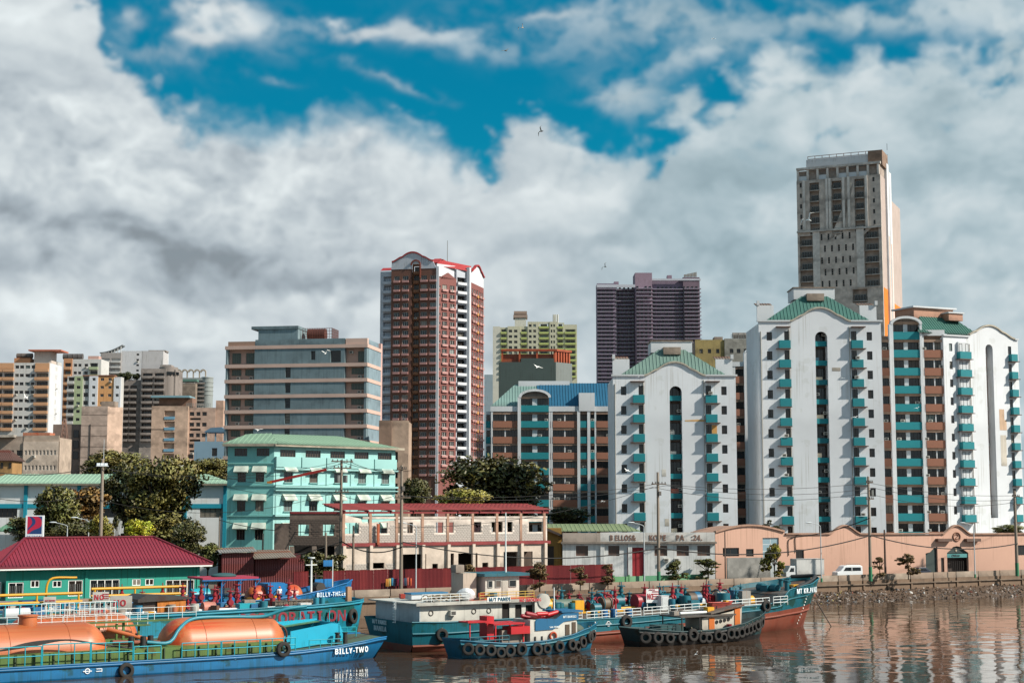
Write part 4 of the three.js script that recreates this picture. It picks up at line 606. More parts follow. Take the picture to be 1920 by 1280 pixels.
{ // blank concrete building and its flank, sunlight put into its lighter colour
  const D = 405, { m, y } = Z(D), g = mat(0xbba79c, 'conc'), b = thing('concrete_building', 'blank weathered concrete building with a pinkish sunlit flank', 'building', gX(150, 840, D), GROUND, -D, 0), f = face(b, 0, 0);
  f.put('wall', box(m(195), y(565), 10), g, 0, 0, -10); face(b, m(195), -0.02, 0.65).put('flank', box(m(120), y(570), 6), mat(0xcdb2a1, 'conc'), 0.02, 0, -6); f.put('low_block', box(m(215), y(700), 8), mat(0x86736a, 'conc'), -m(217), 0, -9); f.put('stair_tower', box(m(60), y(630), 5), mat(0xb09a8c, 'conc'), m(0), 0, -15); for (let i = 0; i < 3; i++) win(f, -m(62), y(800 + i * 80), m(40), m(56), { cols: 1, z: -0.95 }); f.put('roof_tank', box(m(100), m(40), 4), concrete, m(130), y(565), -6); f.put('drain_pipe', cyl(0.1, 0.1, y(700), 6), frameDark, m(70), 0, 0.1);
  for (let i = 0; i < 5; i++) f.put('formwork_line', box(m(194), 0.06, 0.05), mat(0x8d776c, 'conc'), 0.02, y(950 - i * 80), 0.003);
}
{ // lattice mast
  const D = 395, { m, y } = Z(D), g = []; const h = y(660) - y(960), n = 9; for (const s of [-1, 1]) for (const t of [-1, 1]) g.push(bar([s * m(36), 0, t * m(36)], [s * m(6), h, t * m(6)], 0.12, 4)); for (let i = 0; i < n; i++) { const a = i / n, c = (i + 1) / n, r0 = m(lerp(36, 6, a)), r1 = m(lerp(36, 6, c)); for (const t of [-1, 1]) { g.push(bar([-r0, h * a, t * r0], [r1, h * c, t * r1], 0.07, 4), bar([r0, h * a, t * r0], [-r1, h * c, t * r1], 0.07, 4)); } }
  solo('lattice_mast', 'thin rusty lattice mast in front of the blank concrete building', 'mast', merge(g), mat(0x8a6a5c, 'rust'), gX(119, 840, D), GROUND + y(960), -D); part(scene.children[scene.children.length - 1], 'foot', box(m(90), y(960), m(90)), concrete, -m(45), -y(960), -m(45));
}
{ // low beige offices at the far left
  const D = 335, { m, y } = Z(D), be = mat(0xb5a496, 'conc'), P = m(112), b = thing('office_block', 'low old beige office block with rows of small windows, far left', 'building', gX(-30, 850, D), GROUND, -D, 0), f = face(b, 0, 0);
  gridFace(f, m(290), y(790), mat(0xa19287, 'conc'), repeat(m(110), m(64), 3, { w: m(44), h: m(40), o: m(60), ac: 0.2 }), y(1110), 3, P, { t: 0.6 }); gridFace(face(b, m(290), 0.3), m(262), y(830), mat(0xcdbcae, 'conc'), [...repeat(m(12), m(27), 9, { w: m(17), h: m(36), o: m(40), lights: 1, ac: 0.05 })], y(1085), 2, P, { t: 0.6, fm: frameWhite }); gridFace(face(b, m(290), 0.1), m(262), y(785), be, repeat(m(20), m(60), 4, { w: m(36), h: m(40), o: y(870) - 1, ac: 0.1 }), 1, 1, P, { t: 0.5 }); f.put('core', box(m(550), y(800), 9), be, 0, 0, -9.9); f.put('roof_wall', box(m(200), m(30), 4), mat(0xb3775c, 'rust'), m(260), y(790), -6); f.put('canopy', box(m(230), 0.5, 2), mat(0xc3bab0, 'conc'), m(0), y(800), -0.5);
}
{ // little yellow house with a tiled roof
  const D = 300, { m, y } = Z(D), b = thing('house', 'small yellow house with a dark tiled hip roof, far left', 'house', gX(-30, 880, D), GROUND, -D), f = face(b, 0, 0), w = m(205);
  f.put('wall', box(w, y(970), 6), mat(0xb08a5a, 'grime'), 0, 0, -6); f.put('roof', ribbed([-0.4, y(975), 0.5], [w + 0.5, y(975), 0.5], [w * 0.72, y(890), -3], [w * 0.2, y(890), -3], 0.4, 0.1), mat(0x5c4038, 'rust')); f.put('roof', ribbed([w + 0.5, y(975), 0.5], [w + 0.5, y(975), -6.5], [w * 0.72, y(890), -3.2], [w * 0.72, y(890), -3], 0.4, 0.1), mat(0x5c4038, 'rust')); for (const x of [120, 180]) win(f, m(x), y(1030), m(18), m(40), { z: 0.02 });
}
{ // blue house by the slate block
  const D = 325, { m, y } = Z(D), b = thing('house', 'pale blue house with an open roof deck beside the slate block', 'house', gX(363, 860, D), GROUND, -D), f = face(b, 0, 0), bl = mat(0x7f9db0, 'paint');
  gridFace(f, m(230), y(830), bl, [{ x: m(132), w: m(40), h: m(60), o: y(940) - 1, ac: 0 }], 1, 1, 3, { t: 0.4 }); f.put('core', box(m(226), y(835), 7), bl, 0.05, 0, -7.5); for (const x of [80, 150, 215]) f.put('post', box(0.3, m(70), 0.3), bl, m(x), y(830), -0.5); f.put('roof', slab([[m(70), y(760)], [m(250), y(760)], [m(200), y(722)], [m(120), y(728)]], 6), mat(0x5d7f98, 'paint'), 0, 0, 0.2);
}
// long low school with green roof
{
  const D = 262, { m, y } = Z(D), gr = mat(0x8fb09c, 'grime'), wt = mat(0xdedfde, 'wall'), tq = mat(0x0f8fa5, 'paint'), b = thing('school_building', 'long low white building with pale green roof and turquoise pilasters', 'building', gX(-40, 940, D), GROUND, -D), f = face(b, 0, 0), W = m(1870), H = y(1145);
  gridFace(f, W, H, wt, repeat(m(60), m(395), 5, { w: m(225), h: m(70), o: y(1222) - 1, lights: 6, ac: 0 }).concat(repeat(m(60), m(395), 5, { w: m(225), h: m(80), o: y(1400) - 1, lights: 6, ac: 0 })), 1, 1, 3, { t: 0.5, far: false });
  for (let i = 0; i < 5; i++) f.put('pilaster', box(m(26), H, 0.25), tq, m(333 + i * 395 - (i > 3 ? 100 : 0)), 0, 0.003); f.put('turquoise_band', box(W, m(32), 0.12), tq, 0, y(1330), 0.004);
  f.put('core', box(W - 0.2, H - 0.2, 9), wt, 0.1, 0, -9.6); at0(b, 'roof_slope', ribbed([-0.8, H - 0.05, 0.9], [W + 0.8, H - 0.05, 0.9], [W - 5, y(1070), -5], [3, y(1070), -5], 0.7, 0.08), gr); f.put('gutter', box(W + 1.6, 0.25, 0.12), mat(0x9a8c7c, 'grime'), -0.8, H - 0.32, 0.86); f.put('roof_ball', new THREE.SphereGeometry(m(18), 14, 10), mat(0xa8403a, 'paint'), m(1010), y(1052), -5);
  for (const [px, w] of [[60, 60], [335, 60]]) f.put('annex_roof', ribbed([0, 0, 3], [m(w * 6), 0, 3], [m(w * 5), m(70), -2], [m(w), m(70), -2], 0.6, 0.07), mat(0x5c8a73, 'grime'), m(px * 4 - 1340 + 1300), y(1500), 3);
}

// ---------- along the quay: turquoise school, half-built block, shop, pink market, red-roofed office ----------
const font = await new FontLoader().loadAsync('fonts/droid/droid_sans_bold.typeface.json');
function text(s, size, depth = 0.05) { const g = new TextGeometry(s, { font, size, depth, curveSegments: 3, bevelEnabled: false }); g.computeBoundingBox(); return g; }
{
  const D = 232, k = D / F * 1.0057 * 0.21875, m = (z) => z * k, yz = (z) => gY(780 + z * 0.21875, D) - GROUND, X0 = gX(512, 948, D), b = thing('school_building', 'four-storey turquoise building with hooded windows and green roof', 'building', X0, GROUND, -D);
  const tq = mat(0x78b8b3, 'wall'), tqLit = mat(0x97c8c4, 'wall'), hoodM = mat(0xd0ddd4, 'grime'), gr = mat(0x7f9f88, 'grime'), cream = mat(0xb9b0a0, 'grime'), fmB = mat(0x54463c, 'plain');  // right face has a lighter turquoise, the sun painted into it
  const AL = -0.07, L = m(400) / Math.cos(AL), l = face(b, -Math.cos(AL) * L, Math.sin(AL) * L * -1 * -1, AL), A = Math.PI / 4, R5 = 24, r = face(b, 0, 0, A), H = yz(238);
  const hood = (w) => keep('hood' + w, () => { const s = new THREE.Shape([[0, 0], [0.95, 0], [1.0, 0.12], [0.25, 0.95], [0, 1.0]].map(([x, y]) => new THREE.Vector2(x, y))); return new THREE.ExtrudeGeometry(s, { depth: w, bevelEnabled: false }).rotateY(-Math.PI / 2).translate(w, 0, 0); });
  const lh = [], rh = [], lx = (z) => m(z - 112);
  for (const x of [170, 362]) { lh.push(rect(lx(x), yz(342), m(110), m(66)).reverse()); win(l, lx(x), yz(342), m(110), m(66), { cols: 4, fm: fmB }); }
  for (const [y0, y1] of [[565, 485], [815, 727], [1062, 972], [1310, 1225]]) for (const x of [200, 358]) { lh.push(rect(lx(x), yz(y0), m(72), m(y0 - y1)).reverse()); win(l, lx(x), yz(y0), m(72), m(y0 - y1), { cols: 3, fm: fmB }); l.put('window_hood', hood(r3(m(118))), hoodM, lx(x - 24), yz(y1) + 0.03, 0.003); }
  l.put('wall', slab(rect(0, 0, L, H), 0.4, lh), tq); for (const y of [410, 600, 860]) l.put('moulding', box(L, 0.22, 0.16), tq, 0, yz(y), 0.003);
  const bay = R5 / 5, hy = (i) => yz([565, 815, 1062, 1310][i]);
  for (let i = 0; i < 5; i++) {
    const x = 1.1 + i * bay; rh.push(rect(x, yz(345) - 0.3, 2.9, 1.35).reverse()); win(r, x, yz(345) - 0.3, 2.9, 1.35, { cols: 6, fm: fmB, pm: glass[2] });
    r.put('balcony_parapet', box(bay - 0.2, 1.55, 0.5), tqLit, i * bay + 0.1, yz(435), 0.003);
    for (let j = 0; j < 3; j++) { const wx = i * bay + 1.9; rh.push(rect(wx, hy(j), 1.6, 1.55).reverse()); win(r, wx, hy(j), 1.6, 1.55, { cols: 3, fm: fmB, sill: tqLit }); r.put('window_hood', hood(2.3), hoodM, wx - 0.35, hy(j) + 1.58, 0.003); r.put('panel_rib', box(0.12, 3.0, 0.12), tqLit, i * bay + 0.3, hy(j) - 0.6, 0.003); }
  }
  r.put('wall', slab(rect(0, 0, R5, H), 0.4, rh), tqLit); for (const y of [442, 610, 640, 860]) r.put('moulding', box(R5 + 0.2, y === 640 ? 0.15 : 0.3, 0.62), tqLit, -0.05, yz(y) - (y === 442 ? 0.28 : 0), 0.004);
  const c = Math.cos(A), s = Math.sin(A), e = (x, y, z) => [x * c + z * s, y, -x * s + z * c], ry = yz(140);
  l.put('core', box(L - 0.05, H - 0.2, 9), tq, 0, 0, -9.42); r.put('core', box(R5 - 0.4, H - 0.2, 9), tq, 0.2, 0, -9.42);
  const le = [-L - 0.8, H, 0.2], lc = [0.6, H, 1.0], lt = [-m(65), ry, -4.6], ll = [-L + m(125), ry, -4.6];
  at0(b, 'roof_slope', ribbed(le, lc, lt, ll, 0.8, 0.05), gr); at0(b, 'roof_slope', ribbed(lc, e(R5 + 1.0, H - 0.1, 1.0), e(R5 - 8, ry, -4.6), lt, 0.8, 0.05), gr); at0(b, 'roof_slope', quads([[e(R5 + 1.0, H - 0.1, 1.0), e(R5 + 1, H, -9), e(R5 - 8, ry, -4.7)]]), gr);
  l.put('fascia', box(L + 0.9, 0.35, 0.2), cream, -0.6, H - 0.36, 0.75); r.put('fascia', box(R5 + 1.6, 0.35, 0.2), cream, -0.5, H - 0.36, 0.8);
}
// the half-built block: grey blockwork to the left, pale blockwork along the river
{
  const D = 214, X0 = gX(641, 948, D), b = thing('half_built_building', 'half-built two-storey block of bare concrete blocks with red steel roof', 'building', X0, GROUND, -D), A = QA, L = 33.6, f = face(b, 0, 0, A), y = (py) => gY(py, D) - GROUND;
  const pale = mat(0xe6dad1, 'conc'), paleP = mat(0xcfc1b5, 'conc'), grey = mat(0x75665d, 'conc'), red = mat(0x8f2f30, 'rust'), redD = mat(0x7a2227, 'rust'), y2 = y(1019), yw = y(986), yr = y(963), lower = [], upper = [];
  for (const [x, w, y0, h] of [[4.0, 2.6, 3.0, 0.8], [9.0, 4.2, 0.3, 4.6], [14.2, 0.9, 2.7, 0.8], [16.9, 0.8, 0.3, 4.6], [18.4, 3.2, 0.3, 4.6], [22.4, 1.0, 2.6, 0.9], [26.0, 2.4, 0.9, 4.1], [29.3, 1.7, 0.9, 4.1], [31.6, 1.0, 2.4, 1.0]]) lower.push(rect(x, y0, w, h).reverse());
  for (const [x, w] of [[0.5, 2.2], [5.6, 1.5], [8.6, 0.8], [10.2, 0.9], [14.8, 1.2], [16.7, 1.0], [21.0, 1.3], [24.0, 1.9], [26.7, 0.9], [30.4, 2.4]]) upper.push(rect(x, y2 + 1.35, w, 1.5).reverse());
  f.put('lower_wall', slab(rect(0, 0, L, y2 - 0.35), 0.35, lower), paleP); f.put('upper_wall', slab([[0, y2 + 0.05], [L, y2 + 0.05], [L, yw + 0.9], [9.8, yw + 0.9], [3.2, yw + 0.3], [2.9, yw + 1.0], [0, yw + 1.6]], 0.3, upper), pale, 0, 0, -0.1);
  // block courses: real blocks standing a little proud, in broken rows
  const blocks = []; for (let j = 0; j < 22; j++) for (let i = 0; i < 70; i++) { const bx = (i + (j % 2) * 0.5) * 0.47, by = j < 9 ? y2 + 0.1 + j * 0.27 : 0.2 + (j - 9) * 0.27; if (bx > L - 0.5) continue; const inH = [...lower, ...upper].some((h) => { const xs = h.map((p) => p[0]), ys = h.map((p) => p[1]); return bx + 0.45 > Math.min(...xs) && bx < Math.max(...xs) && by + 0.25 > Math.min(...ys) && by < Math.max(...ys); }); if (inH || by > yw + 0.2 || (j >= 9 && (bx > 8.5 && bx < 28))) continue; blocks.push(boxAt(0.44, 0.235, 0.03 + 0.02 * R(), bx, by, j < 9 ? -0.1 : 0)); }
  const bl = f.put('block_courses', merge(blocks), mat(0xefe6df, 'conc')); bl.userData.kind = 'stuff';
  for (let i = 0; i < 9; i++) { f.put('column', box(0.45, y2 - 0.3, 0.5), paleP, i * 4.1 + 0.05, 0, -0.03); f.put('column', box(0.4, yr - y2, 0.45), mat(0xb08d7a, 'conc'), i * 4.1 + 0.1, y2, -0.45); }
  f.put('red_beam', box(L + 0.6, 0.45, 0.6), red, -0.2, y2 - 0.42, -0.3); f.put('tie_beam', box(L - 3.2, 0.3, 0.4), pale, 3.2, yw + 0.95, -0.42); f.put('red_beam', box(L + 0.4, 0.3, 0.4), red, -0.2, yr, -0.4);
  f.put('orange_post', box(0.35, 2.9, 0.3), mat(0xa8532c, 'rust'), 5.2, y2 - 0.2, 0.25);
  for (let i = 0; i < 10; i++) f.put('truss', beam([0, 0, 0], [0, 0.9, -7], 0.16, 0.25), redD, 0.4 + i * 3.6, yr + 0.3, 0.2); for (let i = 0; i < 7; i++) f.put('purlin', box(L + 0.6, 0.16, 0.16), red, -0.2, yr + 0.5 + i * 0.13, 0.1 - i * 1.05); at0(b, 'roof_sheet', ribbed(...[[12, yr + 0.85, -2.2], [L, yr + 0.85, -2.2], [L, yr + 1.4, -6.4], [12, yr + 1.4, -6.4]].map(([x, yy, z]) => [x * Math.cos(A) + z * Math.sin(A), yy, -x * Math.sin(A) + z * Math.cos(A)]), 0.7, 0.06), mat(0x8a3035, 'rust'));
  f.put('back_wall', box(L, y2 - 0.5, 0.3), mat(0x6f6058, 'conc'), 0, 0, -8); f.put('floor_slab', box(L - 0.2, 0.25, 7.6), concrete, 0.1, y2 - 0.4, -8); f.put('room_shade', box(6.3, y2 - 0.8, 0.2), innerShade, 8.2, 0.02, -4); f.put('room_shade', box(7, y2 - 0.8, 0.2), innerShade, 16.4, 0.02, -4); f.put('room_shade', box(9, y2 - 0.8, 0.2), mat(0x5a4c44, 'conc'), 24.2, 0.02, -4);  // dark sheets behind the openings stand for unlit rooms
  // left part
  const W = -gX(641, 948, D) + gX(543, 948, D), w = Math.abs(W), g = face(b, -w, -0.05, 0);
  const h2 = [rect(1.2, y2 + 1.1, 1.5, 1.5).reverse(), rect(4.6, y2 + 1.1, 1.6, 1.5).reverse()]; g.put('grey_wall', slab(rect(0, y2 - 0.3, w - 0.02, yr - y2 + 0.3), 0.35, h2), grey); for (let i = 0; i < 3; i++) g.put('grey_column', box(0.6, y2 - 0.35, 0.5), mat(0x8a7b70, 'conc'), 0.05 + i * 3.1, 0, -0.45); g.put('room_shade', box(w, y2 - 0.4, 0.2), innerShade, 0, 0.02, -4.5);  // dark sheet behind the columns paints the shade inside
  const gb = []; for (let j = 0; j < 12; j++) for (let i = 0; i < 15; i++) { const bx = (i + (j % 2) * 0.5) * 0.47, by = y2 - 0.2 + j * 0.3; if (bx > w - 0.6 || h2.some((h) => bx + 0.45 > h[3][0] - 0.01 && bx < h[1][0] + 0.3 && by + 0.27 > y2 + 1.1 && by < y2 + 2.6) || by > yr - 0.4) continue; gb.push(boxAt(0.44, 0.26, 0.03 + 0.02 * R(), bx, by, 0)); } g.put('block_courses', merge(gb), mat(0x7d6e65, 'conc')).userData.kind = 'stuff';
  g.put('grey_wall', slab(rect(-2.1, 0, 2.05, y(981)), 0.4), grey); g.put('red_beam', box(w + 0.2, 0.3, 0.5), red, 0, yr, -0.4);
}
// maroon corrugated fence, panel by panel
{
  const red = mat(0x6e2024, 'rust'), red2 = mat(0x7d2a2b, 'rust'), [x0, d0] = onQuay(556, 5), [x1, d1] = onQuay(1146, 5), L = Math.hypot(x1 - x0, d1 - d0), n = Math.round(L / 1.05), w = L / n;
  const fence = thing('corrugated_fence', 'long maroon corrugated iron fence above the quay', 'fence', x0, GROUND, -d0, Math.atan2(d1 - d0, x1 - x0));
  const panel = keep('fpanel', () => { const q = []; for (let i = 0; i < 5; i++) { const a = i * w / 5, b2 = a + w / 10, c = a + w / 5; q.push([[a, 0, 0], [b2, 0, 0.07], [b2, 3.25, 0.07], [a, 3.25, 0]], [[b2, 0, 0.07], [c, 0, 0], [c, 3.25, 0], [b2, 3.25, 0.07]]); } return quads(q); });
  for (let i = 0; i < n; i++) { if (i === 2 || i === 3) continue; const p = part(fence, 'panel', panel, i % 4 === 1 ? red2 : red, i * w, (i * 37 % 5) * 0.012, (i % 2) * 0.02); p.rotation.z = ((i * 53 % 7) - 3) * 0.0012; }
  for (let i = 0; i < n; i += 3) part(fence, 'post', box(0.12, 3.1, 0.12), mat(0x4a3028, 'rust'), i * w, 0, -0.2); part(fence, 'rail', box(L, 0.1, 0.08), mat(0x4a3028, 'rust'), 0, 2.6, -0.12);
}
{ // shack at the fence's left end
  const D = 203, b = thing('shack', 'maroon tin shack with a sagging grey sheet roof', 'shack', gX(415, 1040, D), GROUND, -D, 0.3), f = face(b, 0, 0), red = mat(0x5f2226, 'rust'), H = gY(1036, D) - GROUND; const q = []; const wall = (w) => { const l = []; for (let i = 0; i * 0.3 < w; i++) { const a = i * 0.3; l.push([[a, 0, 0], [a + 0.15, 0, 0.06], [a + 0.15, H, 0.06], [a, H, 0]], [[a + 0.15, 0, 0.06], [a + 0.3, 0, 0], [a + 0.3, H, 0], [a + 0.15, H, 0.06]]); } return quads(l); };
  f.put('wall', wall(4.2), red); f.put('wall', wall(6.5), red, 4.4, -0.9, -0.6); f.put('back_wall', box(11, H - 0.3, 0.2), red, 0, 0, -4); at0(b, 'roof_sheet', ribbed([-0.4, H, 0.6], [4.6, H + 0.15, 0.6], [4.6, H + 0.6, -4], [-0.4, H + 0.5, -4], 0.35, 0.05), mat(0x8f8a84, 'rust')); at0(b, 'roof_sheet', ribbed([4.0, H - 0.75, 1.8], [9.6, H - 0.6, 1.4], [9.4, H + 0.2, -3.6], [4.2, H + 0.2, -3.6], 0.35, 0.05), mat(0x8a7d70, 'rust')); f.put('yellow_panel', box(1.6, 0.9, 0.06), mat(0xa87a3a, 'grime'), 6.2, 0.7, 0.02);
}
// the shop with faded lettering
{
  const D = 234, k = D / F * 1.0057 * 0.25, m = (z) => z * k, X = (px) => gX(px, 1040, D), x0 = X(1055), b = thing('shop_building', 'low white shop with faded lettering and a red door', 'building', x0, GROUND, -D, 0.03), f = face(b, 0, 0), wt = mat(0xe0e4e7, 'grime'), y = (py) => gY(py, D) - GROUND, u = (px) => X(px) - x0, brn = mat(0x6a4a3a, 'plain'), W = u(1342);
  const holes = [], put = (p0, p1, y0, y1, o) => { holes.push(rect(u(p0), y(y0), u(p1) - u(p0), y(y1) - y(y0)).reverse()); return win(f, u(p0), y(y0), u(p1) - u(p0), y(y1) - y(y0), { fm: brn, cols: 3, rows: 2, z: -0.25, ...o }); };
  for (const [a, c] of [[1080, 1103], [1141, 1162], [1228, 1252], [1270, 1293], [1309, 1333]]) put(a, c, 1042, 1023, { pm: mat(0x54423a, 'plain', { roughness: 0.4 }) });
  holes.push(rect(u(1177), 0.05, u(1210) - u(1177), y(1027)).reverse()); f.put('wall', slab(rect(0, 0, W, y(1019)), 0.4, holes), wt); const dr = f.put('door', box(u(1210) - u(1177), y(1027), 0.12), mat(0xa62a33, 'grime'), u(1177), 0.02, -0.35); for (let i = 1; i < 4; i++) part(dr, 'door_rib', box(0.06, y(1028), 0.05), mat(0x7f2028, 'grime'), i * (u(1210) - u(1177)) / 4, 0, 0.121);
  f.put('core', box(W - 0.1, y(1021), 9), wt, 0.05, 0, -9.5); f.put('ledge', box(W + 0.5, 0.28, 1.0), mat(0x9a8f86, 'grime'), -0.25, y(1019), -0.5); f.put('sign_wall', box(u(1342) - u(1126), y(998) - y(1016), 0.5), mat(0xdcdcdb, 'grime'), u(1126), y(1016), -0.3); f.put('parapet', box(u(1126), y(999) - y(1017), 0.5), mat(0xb3a79e, 'grime'), 0, y(1017), -0.28);
  for (const px of [1126, 1178]) f.put('buttress', box(0.6, y(1019) - 0.02, 0.25), wt, u(px), 0.01, 0.003);
  const tm = mat(0x8a6a5a, 'rust'); for (const [s, px] of [['B ELLOS&', 1143], ['KOPE', 1217], ['PA', 1268], [':24.', 1297]]) { const g = text(s, 0.82, 0.06); g.scale((s.length > 5 ? 0.78 : 0.92), 1, 1); f.put('lettering', g, tm, u(px), y(1013), 0.203); }
  at0(b, 'roof_slope', ribbed([u(1022), y(996), -1], [u(1205), y(996), -1], [u(1180), y(983), -8], [u(1022), y(983), -8], 0.7, 0.06), mat(0x7f8f68, 'grime')); for (const px of [1245, 1265]) { aircon(f, u(px), y(1053), 0.01); } f.put('side_wall', box(u(1055) - u(1020), y(990), 6), mat(0x9a7838, 'grime'), u(1019), 0, -7); f.put('side_shutter', box(m(64), y(1024) - 0.4, 0.1), frameDark, u(1023), 0.4, -0.99); f.put('side_roof', slab([[u(1016), y(985)], [u(1057), y(1003)], [u(1057), y(1008)], [u(1016), y(990)]], 7), mat(0x453a34, 'rust'), 0, 0, -0.2);
}
// green painted low wall in front of the shop
{ const [x0, d0] = onQuay(1147, 4), [x1, d1] = onQuay(1310, 4); const w = thing('painted_wall', 'low green painted wall in front of the white shop', 'wall', x0, GROUND, -d0, Math.atan2(d1 - d0, x1 - x0)), L = Math.hypot(x1 - x0, d1 - d0); for (let i = 0; i < 6; i++) part(w, 'panel', box(L / 6 - 0.05, 1.5, 0.2), mat([0x5d9468, 0x6fa07c, 0x4f8a6b][i % 3], 'grime'), i * L / 6, 0, 0); for (let i = 0; i < 7; i++) part(w, 'post', box(0.25, 1.7, 0.3), mat(0x4f8a5c, 'grime'), i * L / 6 - 0.14, 0, -0.05); }
// the pink market hall
{
  const pk = mat(0xc99f8a, 'wall'), pkD = mat(0xb58f7c, 'grime'), D0 = 251, x0 = gX(1342, 1050, D0), Dr = (px) => lerp(251, 273, (px - 1342) / 580), b = thing('market_hall', 'long pink wall building with curved gables and round emblem', 'building', x0, GROUND, -D0), xr = gX(1925, 1050, 273), A = Math.atan2(22, xr - x0), f = face(b, 0, 0, A), L = Math.hypot(22, xr - x0) + 6;
  const u = (px) => { const kx = (px - 960) / F * 1.0057; return (kx * D0 - x0) / (Math.cos(A) - kx * Math.sin(A)); }, y = (py, px = 1650) => gY(py, Dr(px)) - GROUND, holes = [], hw = (p0, p1, y0, y1, px) => { const r = [u(p0), y(y0, p0), u(p1) - u(p0), y(y1, p0) - y(y0, p0)]; holes.push(rect(...r).reverse()); return r; };
  for (const [a, c, y0, y1] of [[1350, 1380, 1043, 1027], [1393, 1407, 1043, 1029], [1485, 1500, 1047, 1030], [1896, 1911, 1041, 1022]]) { const r = hw(a, c, y0, y1); win(f, ...r, { cols: 2, z: -0.25 }); }
  { const r = hw(1424, 1454, 1046, 1008); win(f, ...r, { cols: 2, rows: 3, z: -0.25, fm: frameWhite, pm: mat(0x8197a0, 'plain', { roughness: 0.15 }) }); }
  const bump = (p0, p1, py, base = 1002) => { const o = [], a = u(p0), c = u(p1), h = y(py, p0) - y(base, p0); for (let i = 0; i <= 18; i++) { const t = i / 18; o.push([lerp(a, c, t), y(base, p0) + h * (0.5 - 0.5 * Math.cos(t * 2 * Math.PI)) ** 0.8]); } return o; };
  const gable = []; for (let i = 0; i <= 16; i++) { const t = i / 16; gable.push([lerp(0, u(1464), t), y(998, 1400) + (y(986, 1400) - y(998, 1400)) * Math.sin(t * Math.PI)]); }
  const b1 = bump(1546, 1606, 986), b2 = bump(1757, 1809, 986), doorA = [[u(1725), 0.1], [u(1747), 0.1], [u(1747), y(1024, 1740)], [u(1740), y(1028, 1740)], [u(1733), y(1035, 1740)], [u(1725), y(1037, 1740)]], doorB = [[u(1764.5), 0.1], [u(1804), 0.1], [u(1804), y(1036, 1790)], [u(1795), y(1030, 1790)], [u(1790), y(1025, 1790)], [u(1783), y(1023.5, 1790)], [u(1776), y(1025, 1790)], [u(1772), y(1030, 1790)], [u(1764.5), y(1036, 1790)]];
  holes.push(doorA.slice().reverse(), doorB.slice().reverse(), rect(u(1753), 0.1, u(1759) - u(1753), y(1047) - 0.1).reverse());
  f.put('wall', slab([[0, 0], [L, 0], [L, y(1002)], ...b2.slice().reverse(), ...b1.slice().reverse(), [u(1466), y(1002, 1466)], ...gable.slice().reverse()], 0.5, holes), pk);
  f.put('gable_moulding', ribbonGeo(gable, 0.28, 0.8), pkD, 0, 0, -0.5); for (const q of [b1, b2]) f.put('gable_moulding', ribbonGeo(q, 0.22, 0.75), pkD, 0, 0.002, -0.45); for (const [a, c] of [[1466, 1546], [1606, 1757], [1809, 1940]]) f.put('coping', box(u(c) - u(a), 0.25, 0.8), pkD, u(a), y(1002, a), -0.5);
  f.put('roof', slab([...gable, [u(1464), 0], [0, 0]], 8), pkD, 0, -0.05, -0.7);
  f.put('core', box(L - u(1466), 5.2, 0.4), mat(0x3a302b, 'plain'), u(1466), 0, -2.2);
  for (const [a, c] of [[1744, 1770], [1797, 1823]]) f.put('ledge', box(u(c) - u(a), 0.5, 0.8), mat(0x6a5246, 'rust'), u(a), y(1015, a), 0.003);
  const em = f.put('emblem', new THREE.TorusGeometry(0.72, 0.11, 8, 28), mat(0xa87660, 'grime'), u(1783), y(1006, 1783), 0.08); part(em, 'emblem_sign', tube([[-0.32, 0.25, 0], [0, 0.42, 0], [0.3, 0.2, 0], [0, -0.1, 0], [-0.3, -0.35, 0], [0.05, -0.4, 0], [0.36, -0.3, 0]], 0.07, 6), mat(0x8a5c4a, 'grime'));
  const gate = mat(0x2c3a38, 'plain'), gm = (o, name) => { f.put(name, slab(o, 0.1), gate, 0, 0.01, -0.35); }; gm(doorA, 'gate'); f.put('gate_head', slab(doorB.filter((p) => p[1] > y(1040, 1790) || true).map(([x, yy]) => [x, Math.max(yy, y(1037, 1790))]), 0.1), gate, 0, 0, -0.3); const sg = f.put('gate_sign', box(u(1803) - u(1765), y(1038, 1790) - y(1045, 1790), 0.12), mat(0x4f8f8f, 'paint'), u(1765) + 0.05, y(1045, 1790), -0.28); const tg = text('CIVILIO', 0.34, 0.04); part(sg, 'lettering', tg, mat(0x1e2a2a, 'plain'), 0.9, 0.14, 0.121); f.put('gate_crest', new THREE.SphereGeometry(0.28, 10, 8).scale(0.8, 1.2, 0.3), mat(0xa89a86, 'plain'), u(1783), y(1031, 1790), -0.26);
  f.put('small_door', box(u(1759) - u(1753), y(1047), 0.1), frameDark, u(1753), 0.02, -0.3); for (let i = 0; i < 9; i++) f.put('gate_bar', box(0.07, 2.2, 0.07), frameDark, u(1767) + i * 0.4, 0.05, -0.3);
  f.put('yard_wall', box(u(1418) - u(1340), y(1044, 1380), 0.25), mat(0x8f8f8d, 'conc'), u(1340), 0, 3.0); f.put('yard_gate', box(u(1432) - u(1419), y(1046, 1380), 0.12), mat(0xaab2b4, 'paint'), u(1419), 0, 3.05);
  for (const [a, yy] of [[1471, 1012], [1484, 1006]]) f.put('drain_pipe', tube([[0, 2.0, 0], [0.1, 4.6, 0], [1.0, 4.9, 0]], 0.07, 5), frameDark, u(a), y(yy) - 4.4, 0.12);
}
